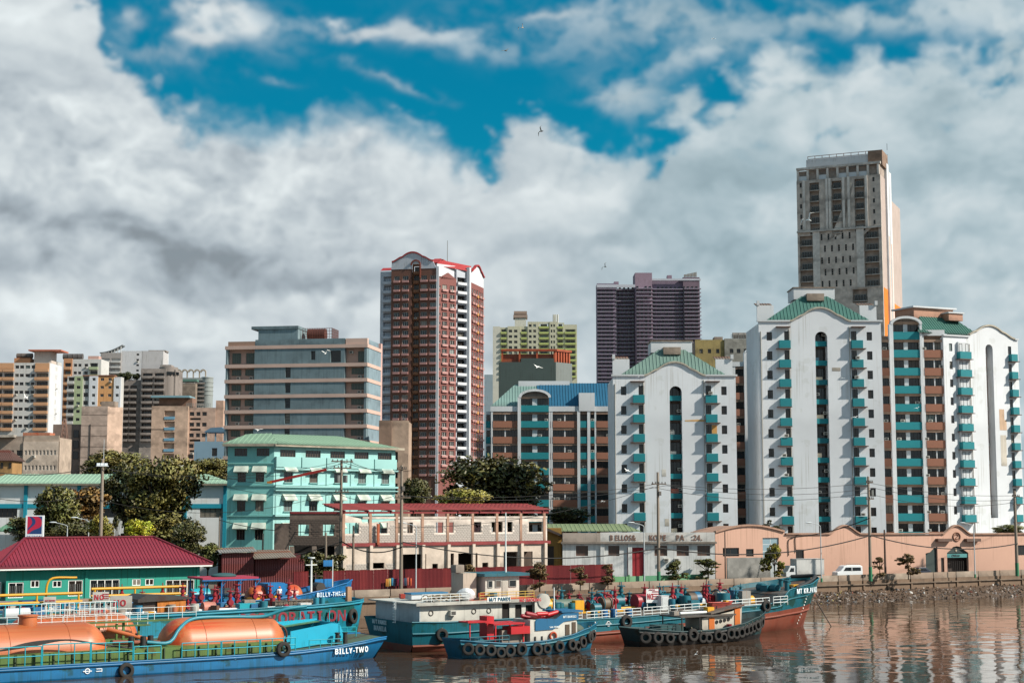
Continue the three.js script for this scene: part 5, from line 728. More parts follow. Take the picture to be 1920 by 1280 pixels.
// the red-roofed river office
{
  const D = 182.3, x0 = -59.3, b = thing('river_office', 'low teal office with a dark red ribbed hip roof', 'building', x0, GROUND, -D, QA), f = face(b, 0, 0), W = 23.6, H = 4.55, tl = mat(0x1f8f7c, 'paint'), rd = mat(0x86283a, 'grime', { roughness: 0.5 }), wf = mat(0xd9d9d4, 'plain'), holes = [], u = (px) => { const kx = (px - 960) / F * 1.0057; return (kx * D - x0) / (Math.cos(QA) - kx * Math.sin(QA)); };
  for (const [a, c, y0, y1, cols] of [[30.5, 59, 0.95, 2.75, 2], [141, 168, 0.95, 2.85, 2], [181, 236, 0.75, 2.85, 4], [321, 374, 0.7, 2.6, 4], [71.5, 88, 2.1, 2.95, 2], [112, 129, 2.05, 2.85, 2], [259, 275, 2.0, 2.8, 2], [283, 299, 2.0, 2.8, 2]]) { const r = [u(a), y0, u(c) - u(a), y1 - y0]; holes.push(rect(...r).reverse()); const w = win(f, ...r, { fm: wf, cols, rows: cols > 2 || y0 < 1.5 ? 1 : 1, z: -0.12, b: 0.1 }); if (y0 < 1.5) { const g = []; for (let i = 1; i < r[2] / 0.22; i++) g.push(boxAt(0.03, r[3] * 0.72, 0.03, i * 0.22, 0.1, 0)); part(w, 'grille', merge(g), frameGrey, 0, 0, 0.08); } }
  f.put('wall', slab(rect(0, 0, W, H), 0.3, holes), tl); for (const px of [176, 382]) f.put('pilaster', box(0.35, H, 0.12), tl, u(px) - 0.3, 0, 0.003); f.put('core', box(W - 0.2, H - 0.1, 9), tl, 0.1, 0, -9.4); const s = face(b, 0, -9.3, -Math.PI / 2); win(s, 6.6, 0.9, 1.6, 1.9, { fm: wf, z: 0.3 });
  const o = 1.25, y0 = H + 0.02, y1 = H + 3.25, z0 = o, z1 = -9.3 - o, zm = -4.6, a = 4.4; const c = [[-o, y0, z0], [W + o, y0, z0], [W + o, y0, z1], [-o, y0, z1]], r0 = [a - o, y1, zm], r1 = [W - a + o - 1.5, y1, zm];
  at0(b, 'roof_slope', ribbed(c[0], c[1], r1, r0, 0.42, 0.08), rd); at0(b, 'roof_slope', ribbed(c[1], c[2], r1, [r1[0], r1[1], r1[2] - 0.01], 0.42, 0.08), rd); at0(b, 'roof_slope', ribbed(c[3], c[0], r0, [r0[0], r0[1], r0[2] - 0.01], 0.42, 0.08), rd); at0(b, 'roof_slope', ribbed(c[2], c[3], r0, r1, 0.42, 0.08), rd);
  part(b, 'ridge_cap', beam(r0, r1, 0.35, 0.16), rd, 0, 0.08, 0); part(b, 'ridge_cap', beam(c[0], r0, 0.3, 0.14), rd, 0, 0.08, 0); part(b, 'ridge_cap', beam(c[1], r1, 0.3, 0.14), rd, 0, 0.08, 0); f.put('fascia', box(W + 2 * o, 0.24, 0.12), rd, -o, y0 - 0.2, o - 0.1); f.put('gutter', box(W + 2 * o - 0.1, 0.16, 0.2), wf, -o, y0 - 0.37, o - 0.15); f.put('soffit', box(W + 2 * o - 0.3, 0.08, o), mat(0x9aa39c, 'paint'), -o + 0.15, y0 - 0.15, 0.003);
}
// fuel sign on its pole
{
  const D = 215, w = 30 * D / F, h = 44 * D / F, x = gX(48, 1000, D), b = thing('pylon_sign', 'tall white fuel sign with a red and blue emblem', 'sign', x, GROUND, -D, 0.1); const cv = document.createElement('canvas'); cv.width = 240; cv.height = 352; const c = cv.getContext('2d'); c.fillStyle = '#d9dde2'; c.fillRect(0, 0, 240, 352); c.fillStyle = '#1b3a6b'; c.fillRect(14, 10, 212, 262); c.fillStyle = '#b01c3e'; c.beginPath(); c.moveTo(14, 10); c.lineTo(120, 10); c.bezierCurveTo(200, 10, 226, 60, 226, 110); c.bezierCurveTo(226, 190, 140, 190, 96, 216); c.bezierCurveTo(60, 236, 40, 272, 14, 272); c.closePath(); c.fill(); c.fillStyle = '#1b3a6b'; c.beginPath(); c.moveTo(60, 10); c.bezierCurveTo(140, 40, 150, 100, 110, 140); c.bezierCurveTo(70, 176, 40, 190, 20, 230); c.lineTo(20, 190); c.bezierCurveTo(60, 150, 90, 120, 80, 80); c.bezierCurveTo(74, 50, 60, 30, 30, 10); c.closePath(); c.fill(); c.fillStyle = '#1b3a6b'; c.font = 'bold 58px sans-serif'; c.fillText('PETRON', 6, 334, 228);
  const t = new THREE.CanvasTexture(cv); t.colorSpace = THREE.SRGBColorSpace; const pm = new THREE.MeshStandardMaterial({ map: t, roughness: 0.5 }); const y = gY(1012, D) - GROUND; part(b, 'board', box(w + 0.2, h + 0.1, 0.5), mat(0xd5d8da, 'plain'), -0.1, y, -0.5); const pg = new THREE.PlaneGeometry(w, h).translate(w / 2, h / 2, 0); part(b, 'printed_face', pg, pm, 0, y + 0.05, 0.006); for (const px of [0.05, w - 0.35]) part(b, 'post', box(0.3, y, 0.3), mat(0xb9bcbd, 'plain'), px, 0, -0.4);
}

// ---------- boats: x from stern to bow, y from the water up, z towards the near side ----------
const tyreM = new THREE.MeshStandardMaterial({ color: 0x2a2725, roughness: 0.85, map: tex(concTex, 0.6) });
const tyreGeo = keep('tyre', () => { const p = [[0.3, -0.14], [0.34, -0.16], [0.5, -0.17], [0.585, -0.12], [0.6, 0], [0.585, 0.12], [0.5, 0.17], [0.34, 0.16], [0.3, 0.14], [0.33, 0.08], [0.47, 0.1], [0.5, 0], [0.47, -0.1], [0.33, -0.08], [0.3, -0.14]]; return new THREE.LatheGeometry(p.map(([x, y]) => new THREE.Vector2(x, y)), 22).rotateX(Math.PI / 2); });
const ropeM = mat(0x8a7a62, 'plain'), whiteRail = mat(0xc9cdcb, 'plain'), deckGrey = mat(0x5d5852, 'rust'), blackM = mat(0x1d1c1b, 'plain', { roughness: 0.6 }), redM = mat(0x8e1a26, 'steel'), yellowM = mat(0xd39a1c, 'steel'), tealHull = mat(0x07606f, 'rust', { roughness: 0.5 }), rustHull = mat(0x7c3f2c, 'rust'), blueHull = mat(0x0b6a9c, 'rust', { roughness: 0.45 }), cyanM = mat(0x169aa8, 'steel'), orangeTank = mat(0xbd6a3c, 'rust', { roughness: 0.42 }), trunkGreen = mat(0x567233, 'rust'), houseWhite = mat(0xc9c9c4, 'grime');
// stations: [x, sheer height, half breadth at the sheer, half breadth at the water, height of the paint line, forward lean]
function hullPoint(st, y, side) { const [x, yd, hd, hw, yp, lean = 0] = st, t = Math.max(0, y / yd); return [x + lean * t, y, side * (y < 0 ? hw * (1 + y * 0.25) : lerp(hw, hd, t ** 0.7))]; }
function dense(sts, n = 4) { const o = []; for (let i = 0; i < sts.length - 1; i++) for (let j = 0; j < n; j++) { const t = j / n, a = sts[i], b = sts[i + 1], p = sts[Math.max(0, i - 1)], q = sts[Math.min(sts.length - 1, i + 2)]; o.push(a.map((v, c) => { const A = v, B = b[c]; if (c === 0) return lerp(A, B, t); const m0 = (B - p[c]) / 2, m1 = (q[c] - A) / 2, t2 = t * t, t3 = t2 * t; const r = (2 * t3 - 3 * t2 + 1) * A + (t3 - 2 * t2 + t) * m0 * 0.7 + (3 * t2 - 2 * t3) * B + (t3 - t2) * m1 * 0.7; return c === 5 ? r : Math.max(0.02, r); })); } o.push(sts[sts.length - 1]); return o; }
function hullStrip(sts, lo, hi, nv = 4) {
  const pos = [], uv = [], idx = []; let base = 0;
  for (const side of [1, -1]) { for (const st of sts) for (let j = 0; j <= nv; j++) { const p = hullPoint(st, lerp(lo(st), hi(st), j / nv), side); pos.push(...p); uv.push(p[0], p[1]); } const w = nv + 1; for (let i = 0; i < sts.length - 1; i++) for (let j = 0; j < nv; j++) { const o = base + i * w + j; side > 0 ? idx.push(o, o + w, o + w + 1, o, o + w + 1, o + 1) : idx.push(o, o + w + 1, o + w, o, o + 1, o + w + 1); } base += sts.length * w; }
  const g = new THREE.BufferGeometry(); g.setAttribute('position', new THREE.Float32BufferAttribute(pos, 3)); g.setAttribute('uv', new THREE.Float32BufferAttribute(uv, 2)); g.setIndex(idx); g.computeVertexNormals(); return g;
}
function hullBuild(b, sts0, top, low, deckM, drop = 0.35) {
  const sts = dense(sts0), s0 = sts[0], q = [], yb = -0.7;
  part(b, 'hull_bottom', hullStrip(sts, () => yb, (s) => s[4]), low); part(b, 'hull_side', hullStrip(sts, (s) => s[4], (s) => s[1]), top); part(b, 'bulwark_inside', hullStrip(sts.map((s) => [s[0], s[1], Math.max(0.01, s[2] - 0.12), Math.max(0.01, s[3] - 0.12), s[4], s[5]]), (s) => s[1] - drop - 0.02, (s) => s[1]), top);
  for (let i = 0; i < sts.length - 1; i++) { const a = hullPoint(sts[i], sts[i][1] - drop, 1), c = hullPoint(sts[i + 1], sts[i + 1][1] - drop, 1), k = 0.99; q.push([[a[0], a[1], a[2] * k], [c[0], c[1], c[2] * k], [c[0], c[1], -c[2] * k], [a[0], a[1], -a[2] * k]]); }
  part(b, 'deck', quads(q), deckM);
  const rim = []; for (const side of [1, -1]) rim.push(tube(sts.map((s) => hullPoint(s, s[1], side)), 0.08, 6, sts.length * 2)); part(b, 'gunwale', merge(rim), top);
  const a = hullPoint(s0, s0[1], 1), m = hullPoint(s0, s0[4], 1), w = hullPoint(s0, yb, 1), flip = (p) => [p[0], p[1], -p[2]];
  part(b, 'transom', quads([[flip(m), m, a, flip(a)]]), top); { const e = sts[sts.length - 1], ea = hullPoint(e, e[1], 1), ew = hullPoint(e, yb, 1); if (ea[2] > 0.55) part(b, 'bow_plate', quads([[ew, flip(ew), flip(ea), ea]]), top); } part(b, 'transom_bottom', quads([[flip(w), w, m, flip(m)]]), low); return sts;
}
const strake = (sts, y, r = 0.1) => tube(sts.filter((_, i) => i % 2 === 0).map((s) => { const p = hullPoint(s, y(s), 1); p[2] += r * 0.4; return p; }), r, 6, sts.length * 2);
const sideAt = (sts, x, y) => { for (let i = 1; i < sts.length; i++) { const a = hullPoint(sts[i - 1], y, 1), c = hullPoint(sts[i], y, 1); if (x <= c[0]) { const t = (x - a[0]) / (c[0] - a[0]); return { z: lerp(a[2], c[2], t), ang: -Math.atan2(c[2] - a[2], c[0] - a[0]), yd: lerp(sts[i - 1][1], sts[i][1], t) }; } } return { z: 0, ang: 0, yd: 3 }; };
function boat(name, label, category, s, t) { const [x, z] = river(s, t); return thing(name, label, category, x, 0, z, A33); }
const worldOf = (b, x, y, z) => { b.updateMatrixWorld(true); return b.localToWorld(new THREE.Vector3(x, y, z)); };
function railGeo(L, h, n, bars = 2, r = 0.035) { return keep(`rail${r3(L)},${h},${n},${bars},${r}`, () => { const g = []; for (let i = 0; i <= n; i++) g.push(bar([L * i / n, 0, 0], [L * i / n, h, 0], r, 5)); for (let j = 1; j <= bars; j++) g.push(bar([0, h * j / bars, 0], [L, h * j / bars, 0], r, 5)); return merge(g); }); }
const valveGeo = keep('valve', () => merge([new THREE.CylinderGeometry(0.09, 0.12, 1.2, 8).translate(0, 0.6, 0).toNonIndexed(), new THREE.TorusGeometry(0.2, 0.035, 6, 14).rotateX(Math.PI / 2).translate(0, 1.25, 0).toNonIndexed(), new THREE.CylinderGeometry(0.19, 0.19, 0.1, 10).translate(0, 0.1, 0).toNonIndexed(), new THREE.CylinderGeometry(0.17, 0.17, 0.1, 10).rotateX(Math.PI / 2).translate(0, 0.6, 0.12).toNonIndexed(), new THREE.CylinderGeometry(0.17, 0.17, 0.1, 10).rotateX(Math.PI / 2).translate(0, 0.6, -0.12).toNonIndexed(), new THREE.CylinderGeometry(0.03, 0.03, 0.4, 6).translate(0, 1.3, 0).toNonIndexed(), new THREE.CylinderGeometry(0.15, 0.15, 0.08, 8).translate(0, 0.95, 0).toNonIndexed()]));
function hullText(b, S, str, x, y, size, m) { for (const ch of str) { const g = text(ch, size, 0.06), w = g.boundingBox.max.x + size * 0.12; if (ch !== ' ') { const q = sideAt(S, x + w / 2, y + size / 2), q0 = sideAt(S, x, y), q1 = sideAt(S, x, y + size); part(b, 'lettering', g, m, x, y, Math.max(q0.z, q1.z, q.z, sideAt(S, x + w, y + size).z) + 0.13, q.ang); } x += ch === ' ' ? size * 0.5 : w; } }
function tyres(b, sts, list, label, group, y = 0.45) {
  list.forEach(([x, dy = 0, sc = 1, lean = 0], i) => { const yy = y + dy, { z, ang, yd } = sideAt(sts, x, yy), p = worldOf(b, x, yy, z + 0.2), o = shade(new THREE.Mesh(tyreGeo, tyreM)); o.name = numbered('tyre_fender'); o.position.copy(p); o.rotation.set(0, A33 + ang, lean * 0.2); o.rotation.order = 'YXZ'; o.scale.setScalar(sc * (0.93 + 0.12 * hash(i, Math.round(x * 10)))); o.rotation.z += (hash(i + 9, 3) - 0.5) * 0.3; o.rotation.x = (hash(i, 5) - 0.5) * 0.16; o.userData = { label: list.length === 1 ? label : `${ordinal[i]} tyre from the left ${label}`, category: 'tyre', group }; scene.add(o);
    const rp = part(o, 'rope', bar([0, 0.45, -0.05], [0, Math.max(0.7, (yd - yy) / sc), -0.2], 0.035, 5), ropeM); rp.scale.set(1, 1, 1); });
}
// --- the long tanker
const TK = boat('river_tanker', 'long teal tanker with rusty red hull and white deckhouse aft', 'tanker', 75.8, 138.9);
const tkS = hullBuild(TK, [[0, 3.0, 5.0, 4.0, 0.7, -0.6], [3, 2.9, 5.4, 5.0, 0.75, 0], [10, 2.95, 5.5, 5.4, 0.9, 0], [15, 2.9, 5.5, 5.5, 1.0, 0], [17.5, 2.55, 5.5, 5.5, 1.05, 0], [26, 2.5, 5.5, 5.5, 1.3, 0], [36, 2.8, 5.5, 5.4, 1.7, 0], [44, 3.1, 5.3, 4.9, 2.0, 0], [48, 3.4, 5.0, 3.9, 2.3, 0.1], [49.5, 4.7, 4.8, 3.4, 2.4, 0.3], [53, 5.2, 3.8, 1.9, 2.6, 1.1], [55.2, 5.7, 2.2, 0.7, 2.75, 1.8], [56.2, 5.9, 0.5, 0.15, 2.8, 2.0]], tealHull, rustHull, deckGrey, 0.45);
{
  const b = TK, w = houseWhite, f = face(b, 0.6, 4.6, 0, 2.5), H = 2.15;
  part(b, 'rubbing_strake', strake(tkS, (s) => s[4] * 0.72 + 0.1, 0.13), rustHull); part(b, 'rubbing_strake', strake(tkS, (s) => s[4] * 0.5 + s[1] * 0.5, 0.1), tealHull);
  // deckhouse
  const hs = []; for (const [x, r] of [[1.2, 0.22], [3.4, 0.0], [6.2, 0.22], [8.0, 0.22]]) if (r) hs.push(new THREE.Path().absarc(x, 1.3, r, 0, 7)); const sh = new THREE.Shape([[0, 0], [13.6, 0], [13.6, H], [0, H]].map(([x, y]) => new THREE.Vector2(x, y))); sh.holes.push(...hs); for (const [x, wd, y0, h] of [[9.6, 0.9, 0.1, 1.85], [11.2, 0.8, 0.1, 1.7], [12.5, 0.9, 0.9, 0.8]]) sh.holes.push(new THREE.Path(rect(x, y0, wd, h).reverse().map(([x, y]) => new THREE.Vector2(x, y))));
  f.put('deckhouse', new THREE.ExtrudeGeometry(sh, { depth: 0.1, bevelEnabled: false, curveSegments: 8 }).translate(0, 0, -0.1), w); f.put('deckhouse_core', box(13.4, H - 0.05, 8.9), mat(0x8d8a84, 'grime'), 0.1, 0, -9.15); for (const [x, r] of [[1.2, 1], [6.2, 1], [8.0, 1]]) { const p = f.put('porthole', new THREE.TorusGeometry(0.24, 0.05, 6, 16), frameDark, x, 1.3, 0.02); part(p, 'pane', new THREE.CircleGeometry(0.24, 14), glass[0], 0, 0, -0.06); }
  for (const [x, wd, y0, h] of [[9.6, 0.9, 0.1, 1.85], [11.2, 0.8, 0.1, 1.7], [12.5, 0.9, 0.9, 0.8]]) f.put('dark_door_panel', box(wd, h, 0.04), innerShade, x, y0, -0.16); aircon(f, 3.2, 1.0, 0.01);  // dark sheets fill the openings in place of inside shade
  part(b, 'deckhouse_end', box(0.1, H, 9.2), mat(0xb7c3cd, 'grime'), 0.5, 2.5, -4.6); part(b, 'boat_deck', box(15.2, 0.14, 10.2), w, -0.1, 2.5 + H, -5.1); part(b, 'deck_edge', box(15.4, 0.32, 0.12), w, -0.2, 2.42 + H, 5.1); for (let i = 0; i < 18; i++) { const h2 = 0.15 + hash(i, 4) * 0.5; part(b, 'roof_gear', box(r3(0.4 + hash(i, 1) * 1.1), r3(h2), 0.6), mat([0xb9b4aa, 0x8a5a44, 0x6f6a62, 0x3c6f80, 0xb23a28, 0xd8d4cc][i % 6], 'rust'), 0.6 + hash(i, 2) * 12, 2.7 + 2.15, -3.5 + hash(i, 3) * 7.4, hash(i, 6) * 1.5); } part(b, 'orange_deck', box(8.6, 0.05, 9.8), mat(0xc9531c, 'rust'), 6.2, 2.645 + H, -4.9);
  part(b, 'nose_wall', new THREE.CylinderGeometry(0.75, 0.75, 0.5, 18).rotateX(Math.PI / 2), w, 15.0, 4.6, 5.0); part(b, 'wing_panel', box(1.4, 2.2, 0.12), w, 13.9, 2.5, 5.0);
  const nm = text('M/T PANDI', 0.36, 0.04); part(b, 'name_board', box(2.8, 0.5, 0.06), mat(0xdedcd6, 'plain'), 8.0, 4.7, 5.22); part(b, 'lettering', nm, mat(0x24566b, 'plain'), 8.15, 4.78, 5.29); part(b, 'lettering', text('NO SMOKING', 0.3, 0.03), mat(0xb3202a, 'plain'), 11.9, 4.6, 5.23);
  // wheelhouse
  const wy = 2.64 + H, wx = 9.8; part(b, 'wheelhouse', box(4.2, 2.3, 4.0), w, wx, wy + 0.003, -2.0); const wf = face(b, wx, 2.0, 0, wy); for (const [x, ww] of [[0.3, 0.55], [1.2, 0.7], [2.9, 0.9]]) win(wf, x, 1.15, ww, 0.75, { z: 0.02, cols: 1, fm: frameGrey }); wf.put('door', box(0.7, 1.7, 0.06), mat(0xb3b3ad, 'grime'), 2.05, 0.1, 0.01); part(b, 'wheelhouse_roof', box(5.6, 0.3, 5.0), mat(0x1d6272, 'rust'), wx - 0.4, wy + 2.31, -2.5); part(b, 'funnel', box(1.6, 2.6, 2.4), mat(0xb9ada1, 'grime'), 7.6, wy + 0.06, -1.2); part(b, 'vent_box', box(1.0, 0.8, 1.0), mat(0x9a8f86, 'grime'), 7.2, wy + 2.7, -0.6); part(b, 'mast', cyl(0.06, 0.1, 6.4, 6), whiteRail, 13.6, wy + 2.5, 0); part(b, 'roof_rail', railGeo(6.6, 0.8, 6, 3), mat(0xc4a03a, 'steel'), 7.4, wy + 0.05, 4.8); part(b, 'roof_rail', railGeo(5.4, 0.8, 5, 3), whiteRail, 0.6, wy + 0.05, 4.9);
  const pile = [], pr = mulberry(3); for (let i = 0; i < 16; i++) { const cx = 2.2 + pr() * 3.6, cz = 3.2 + pr() * 1.2, pts = []; for (let j = 0; j < 7; j++) pts.push([cx + Math.cos(j + i) * (0.4 + pr() * 0.5), wy + 0.15 + pr() * 0.6, cz + Math.sin(j + i) * (0.3 + pr() * 0.4)]); pile.push(tube(pts, 0.06, 5)); }
  { const p = worldOf(b, 0, 0, 0); solo('rope_heap', 'heap of brown mooring ropes on the tanker deckhouse roof', 'rope', merge(pile), ropeM, p.x, p.y, p.z, A33); }
  { const g = new THREE.IcosahedronGeometry(0.85, 3), a = g.attributes.position; for (let i = 0; i < a.count; i++) { const v = new THREE.Vector3().fromBufferAttribute(a, i), n = 0.82 + 0.3 * fbm(v.x * 3 + 5, v.y * 3 + v.z * 2, 3); v.multiplyScalar(n); a.setXYZ(i, v.x * 1.15, v.y * 0.85, v.z); } g.computeVertexNormals(); const p = worldOf(b, 6.3, wy + 0.62, 3.9); solo('white_bundle', 'white plastic-wrapped bundle on the tanker deckhouse roof', 'bundle', g, mat(0xd4d4d4, 'paint'), p.x, p.y, p.z); }
  { const p = worldOf(b, 2.0, wy, -1); const g = thing('skiff', 'small white and blue skiff stowed on the tanker stern roof', 'boat', p.x, p.y, p.z, A33); part(g, 'skiff_hull', merge([boxAt(4.2, 0.5, 1.3, 0, 0.12, 0)]), mat(0xc4c9cc, 'paint')); part(g, 'skiff_edge', box(4.4, 0.14, 1.5), mat(0x2d6f95, 'paint'), -0.1, 0.62, -0.1); for (const x of [0.8, 2.9]) part(g, 'cradle', box(0.15, 0.12, 1.6), frameDark, x, 0, -0.1); }
  // stern lettering and frame
  { const g = text('MANILA', 0.5, 0.04); part(b, 'lettering', g, mat(0xaab9bd, 'plain'), -0.55, 1.75, -3.0, -Math.PI / 2); const g2 = text('M/T PANDI', 0.42, 0.04); part(b, 'lettering', g2, mat(0xaab9bd, 'plain'), -0.62, 2.45, -3.2, -Math.PI / 2); } part(b, 'stern_ladder', railGeo(2.0, 0.6, 7, 2, 0.04).clone().rotateZ(Math.PI / 2), whiteRail, -0.65, 2.8, 1.2, Math.PI / 2);
  part(b, 'load_mark', merge([new THREE.TorusGeometry(0.24, 0.05, 5, 14).toNonIndexed(), boxAt(0.8, 0.06, 0.04, -0.4, -0.03, 0)]), mat(0xc9c9c9, 'plain'), 23.0, 1.95, 5.56); for (let i = 0; i < 6; i++) part(b, 'draft_mark', box(0.12, 0.14, 0.03), mat(0xd9d4cc, 'plain'), 21.2, 0.6 + i * 0.3, 5.56); for (let i = 0; i < 10; i++) { const y = 0.5 + i * 0.36, s = sideAt(tkS, 53.2 + i * 0.05, y); part(b, 'draft_mark', box(0.14, 0.16, 0.05), mat(0xd9d4cc, 'plain'), 53.2 + i * 0.05, y, s.z + 0.04, s.ang); }
  hullText(b, tkS, 'MT KR.PANDI', 50.9, 4.2, 0.58, mat(0xd4dde0, 'plain'));
  // tank deck: trunk, rails, pipes, valves
  const dy = 2.2; part(b, 'trunk', box(29, 0.75, 8.2), deckGrey, 17.5, dy, -4.1); for (const [x, L, dyy] of [[16.4, 3.4, 0], [20.4, 3.0, 0.05], [24.2, 3.4, 0.1], [28.0, 3.4, 0.2], [31.6, 5.2, 0.3], [39.0, 7.2, 0.55], [46.8, 2.2, 0.75]]) { const r = part(b, 'railing', railGeo(L, 1.0, Math.round(L / 1.1), 3, 0.045), whiteRail, x, dy + 0.05 + dyy, 5.25); r.rotation.z = 0.02; }
  for (const z of [-1.8, 0.4, 1.6]) part(b, 'cargo_pipe', new THREE.CylinderGeometry(0.14, 0.14, 30, 8).rotateZ(Math.PI / 2).translate(15, 0, 0), z > 1 ? yellowM : tealHull, 17.2, dy + 1.0, z); part(b, 'pipe_tray', box(9, 0.16, 0.4), yellowM, 17.3, dy + 0.85, 3.7);
  const vr = mulberry(21); for (let i = 0; i < 30; i++) { const v = part(b, 'valve', valveGeo, vr() < 0.6 ? redM : tealHull, 17.6 + i * 0.98 + vr(), dy + 0.75, -3.2 + vr() * 6); v.scale.setScalar(1.1 + vr() * 0.9); v.rotation.y = vr() * 3; }
  for (let i = 0; i < 64; i++) { const x = 17.4 + i * 0.46 + vr() * 0.5, w2 = 0.5 + vr() * 1.2, h2 = 0.5 + vr() * 1.3; part(b, vr() < 0.5 ? 'pump_casing' : 'deck_box', vr() < 0.5 ? new THREE.CylinderGeometry(h2 * 0.5, h2 * 0.5, w2, 10).rotateZ(vr() < 0.6 ? Math.PI / 2 : 0).translate(0, h2 * 0.5 + 0.05, 0) : box(r3(w2), r3(h2), 0.7), [tealHull, tealHull, redM, mat(0x8d8a84, 'rust'), mat(0x5a4a3c, 'rust'), yellowM, mat(0x1d5c7c, 'steel')][Math.floor(vr() * 7)], x, dy + 0.752, -3.4 + vr() * 6.6); }
  for (const [x, z, h2, L2] of [[27.4, -2.5, 1.9, 2.6], [33.2, -1.5, 1.7, 3.2], [36.8, -2.4, 2.2, 2.4], [44.0, -1.2, 1.6, 2.2]]) { part(b, 'pipe_gantry', merge([bar([0, 0, 0], [0, h2, 0], 0.07), bar([L2, 0, 0], [L2, h2, 0], 0.07), bar([0, h2, 0], [L2, h2, 0], 0.09), bar([0, h2 * 0.6, 0], [L2, h2 * 0.6, 0], 0.06), bar([0, 0, 0], [L2, h2, 0], 0.04)]), tealHull, x, dy + 0.75, z); part(b, 'pump', merge([new THREE.CylinderGeometry(0.42, 0.42, 1.5, 12).translate(0, 0.75, 0).toNonIndexed(), new THREE.CylinderGeometry(0.2, 0.3, 0.5, 10).translate(0, 1.7, 0).toNonIndexed(), boxAt(1.3, 0.3, 0.9, -0.65, 0, -0.45)]), tealHull, x + L2 * 0.5, dy + 0.75, z + 1.0); part(b, 'red_winch', merge([new THREE.CylinderGeometry(0.38, 0.38, 1.1, 12).rotateZ(Math.PI / 2).translate(0, 0.9, 0).toNonIndexed(), boxAt(0.12, 1.2, 0.5, -0.6, 0, -0.25), boxAt(0.12, 1.2, 0.5, 0.5, 0, -0.25)]), redM, x + L2 + 0.8, dy + 0.75, z + 0.4); }
  for (let i = 0; i < 5; i++) part(b, 'hatch', box(2.0, 0.7, 1.5), tealHull, 19.5 + i * 5.6, dy + 0.75, 0.9);
  part(b, 'forecastle_deck', box(4.0, 0.1, 6.5), deckGrey, 49.4, 4.0, -3.25); const wl = []; for (const z of [-1.2, 1.2]) wl.push(new THREE.CylinderGeometry(0.5, 0.5, 0.9, 12).rotateX(Math.PI / 2).translate(0, 0.6, z).toNonIndexed()); wl.push(boxAt(1.4, 0.9, 1.2, -0.7, 0, -0.6)); part(b, 'windlass', merge(wl), tealHull, 50.8, 4.1, 0); for (const [x, z] of [[52.6, 1.6], [51.4, 2.6], [53.6, -0.8]]) part(b, 'bollard', merge([new THREE.CylinderGeometry(0.28, 0.28, 1.5, 10).translate(0, 0.75, 0).toNonIndexed(), new THREE.CylinderGeometry(0.4, 0.4, 0.14, 10).translate(0, 1.5, 0).toNonIndexed()]), tealHull, x, 4.1, z); part(b, 'yellow_step', box(1.6, 0.2, 1.2), yellowM, 52.3, 4.9, 1.6); part(b, 'mooring_chain', bar([57.6, 3.0, 1.0], [58.6, -0.2, 2.6], 0.06, 5), frameDark);
  part(b, 'bow_fender', tube([[51, 4.9, 4.5], [53.8, 5.3, 3.5], [56.4, 5.8, 2.0], [58.0, 5.95, 0.2], [56.4, 5.8, -2]], 0.22, 8), blackM);
  tyres(b, tkS, [[2.6, 0.6, 1.1]], 'tyre hanging below the tanker deckhouse, near the stern', 'tyres on the tanker', 1.1); tyres(b, tkS, [[25.3, 0, 1.15]], 'tyre on the tanker side beside the teal tug bow', 'tyres on the tanker', 2.1); tyres(b, tkS, [[45.6, 0, 1.15]], 'tyre on the tanker side just behind its raised bow', 'tyres on the tanker', 3.0);
  // loose gear on deck
  const drumG = keep('drum', () => { const p = [[0, 0], [0.3, 0], [0.3, 0.28], [0.32, 0.3], [0.3, 0.32], [0.3, 0.58], [0.32, 0.6], [0.3, 0.62], [0.3, 0.9], [0.27, 0.9], [0.27, 0.87], [0, 0.87]]; return new THREE.LatheGeometry(p.map(([x, y]) => new THREE.Vector2(x * 1.25, y * 1.35)), 16); });
  const spots = [[17.4, 4.0, 0], [18.3, 3.4, 0], [22.2, 4.1, 1], [23.5, 4.2, 2], [24.8, 4.1, 2], [26.9, 4.1, 2], [19.4, 3.9, 0], [33.0, 3.9, 1]], dc = [0x0e5f68, 0x155f73, 0x1d5c8c];
  spots.forEach(([x, z, c], i) => { const onTrunk = Math.abs(z) < 4.1, p = worldOf(b, x, onTrunk ? dy + 0.752 : dy - 0.05, z); solo('drum', `${ordinal[i]} standing drum from the left on the tanker deck`, 'drum', drumG, mat(dc[c], 'steel'), p.x, p.y, p.z, i, 'drums on the tanker deck'); });
  const reel = (x, z, r, L, m, label) => { const p = worldOf(b, x, dy + 0.76, z), g = thing('hose_reel', label, 'reel', p.x, p.y, p.z, A33); part(g, 'reel_drum', new THREE.CylinderGeometry(r * 0.82, r * 0.82, L, 18).rotateZ(Math.PI / 2).translate(0, r, 0), m); for (const s of [-1, 1]) part(g, 'flange', new THREE.TorusGeometry(r, 0.07, 6, 20).rotateY(Math.PI / 2).translate(s * L / 2, r + 0.07, 0), s > 0 ? redM : tealHull); part(g, 'cradle', box(L, 0.16, r * 1.1), tealHull, -L / 2, 0, -r * 0.55); };
  reel(20.6, 1.2, 0.8, 3.6, mat(0x5b6c5f, 'rust'), 'big dark green hose reel on the left of the tanker deck'); reel(25.0, 2.2, 0.85, 1.1, mat(0x6b5844, 'rust'), 'brown hose reel beside the blue drums on the tanker'); reel(42.2, 1.4, 0.9, 1.3, mat(0xb9b6ae, 'grime'), 'pale hose reel near the tanker bow'); reel(39.4, 0.6, 0.5, 2.0, mat(0xc9ccce, 'paint'), 'white cylinder reel in the middle of the tanker deck'); reel(23.4, 2.0, 0.6, 0.9, mat(0x97202c, 'steel'), 'red hose reel beside the big green one');
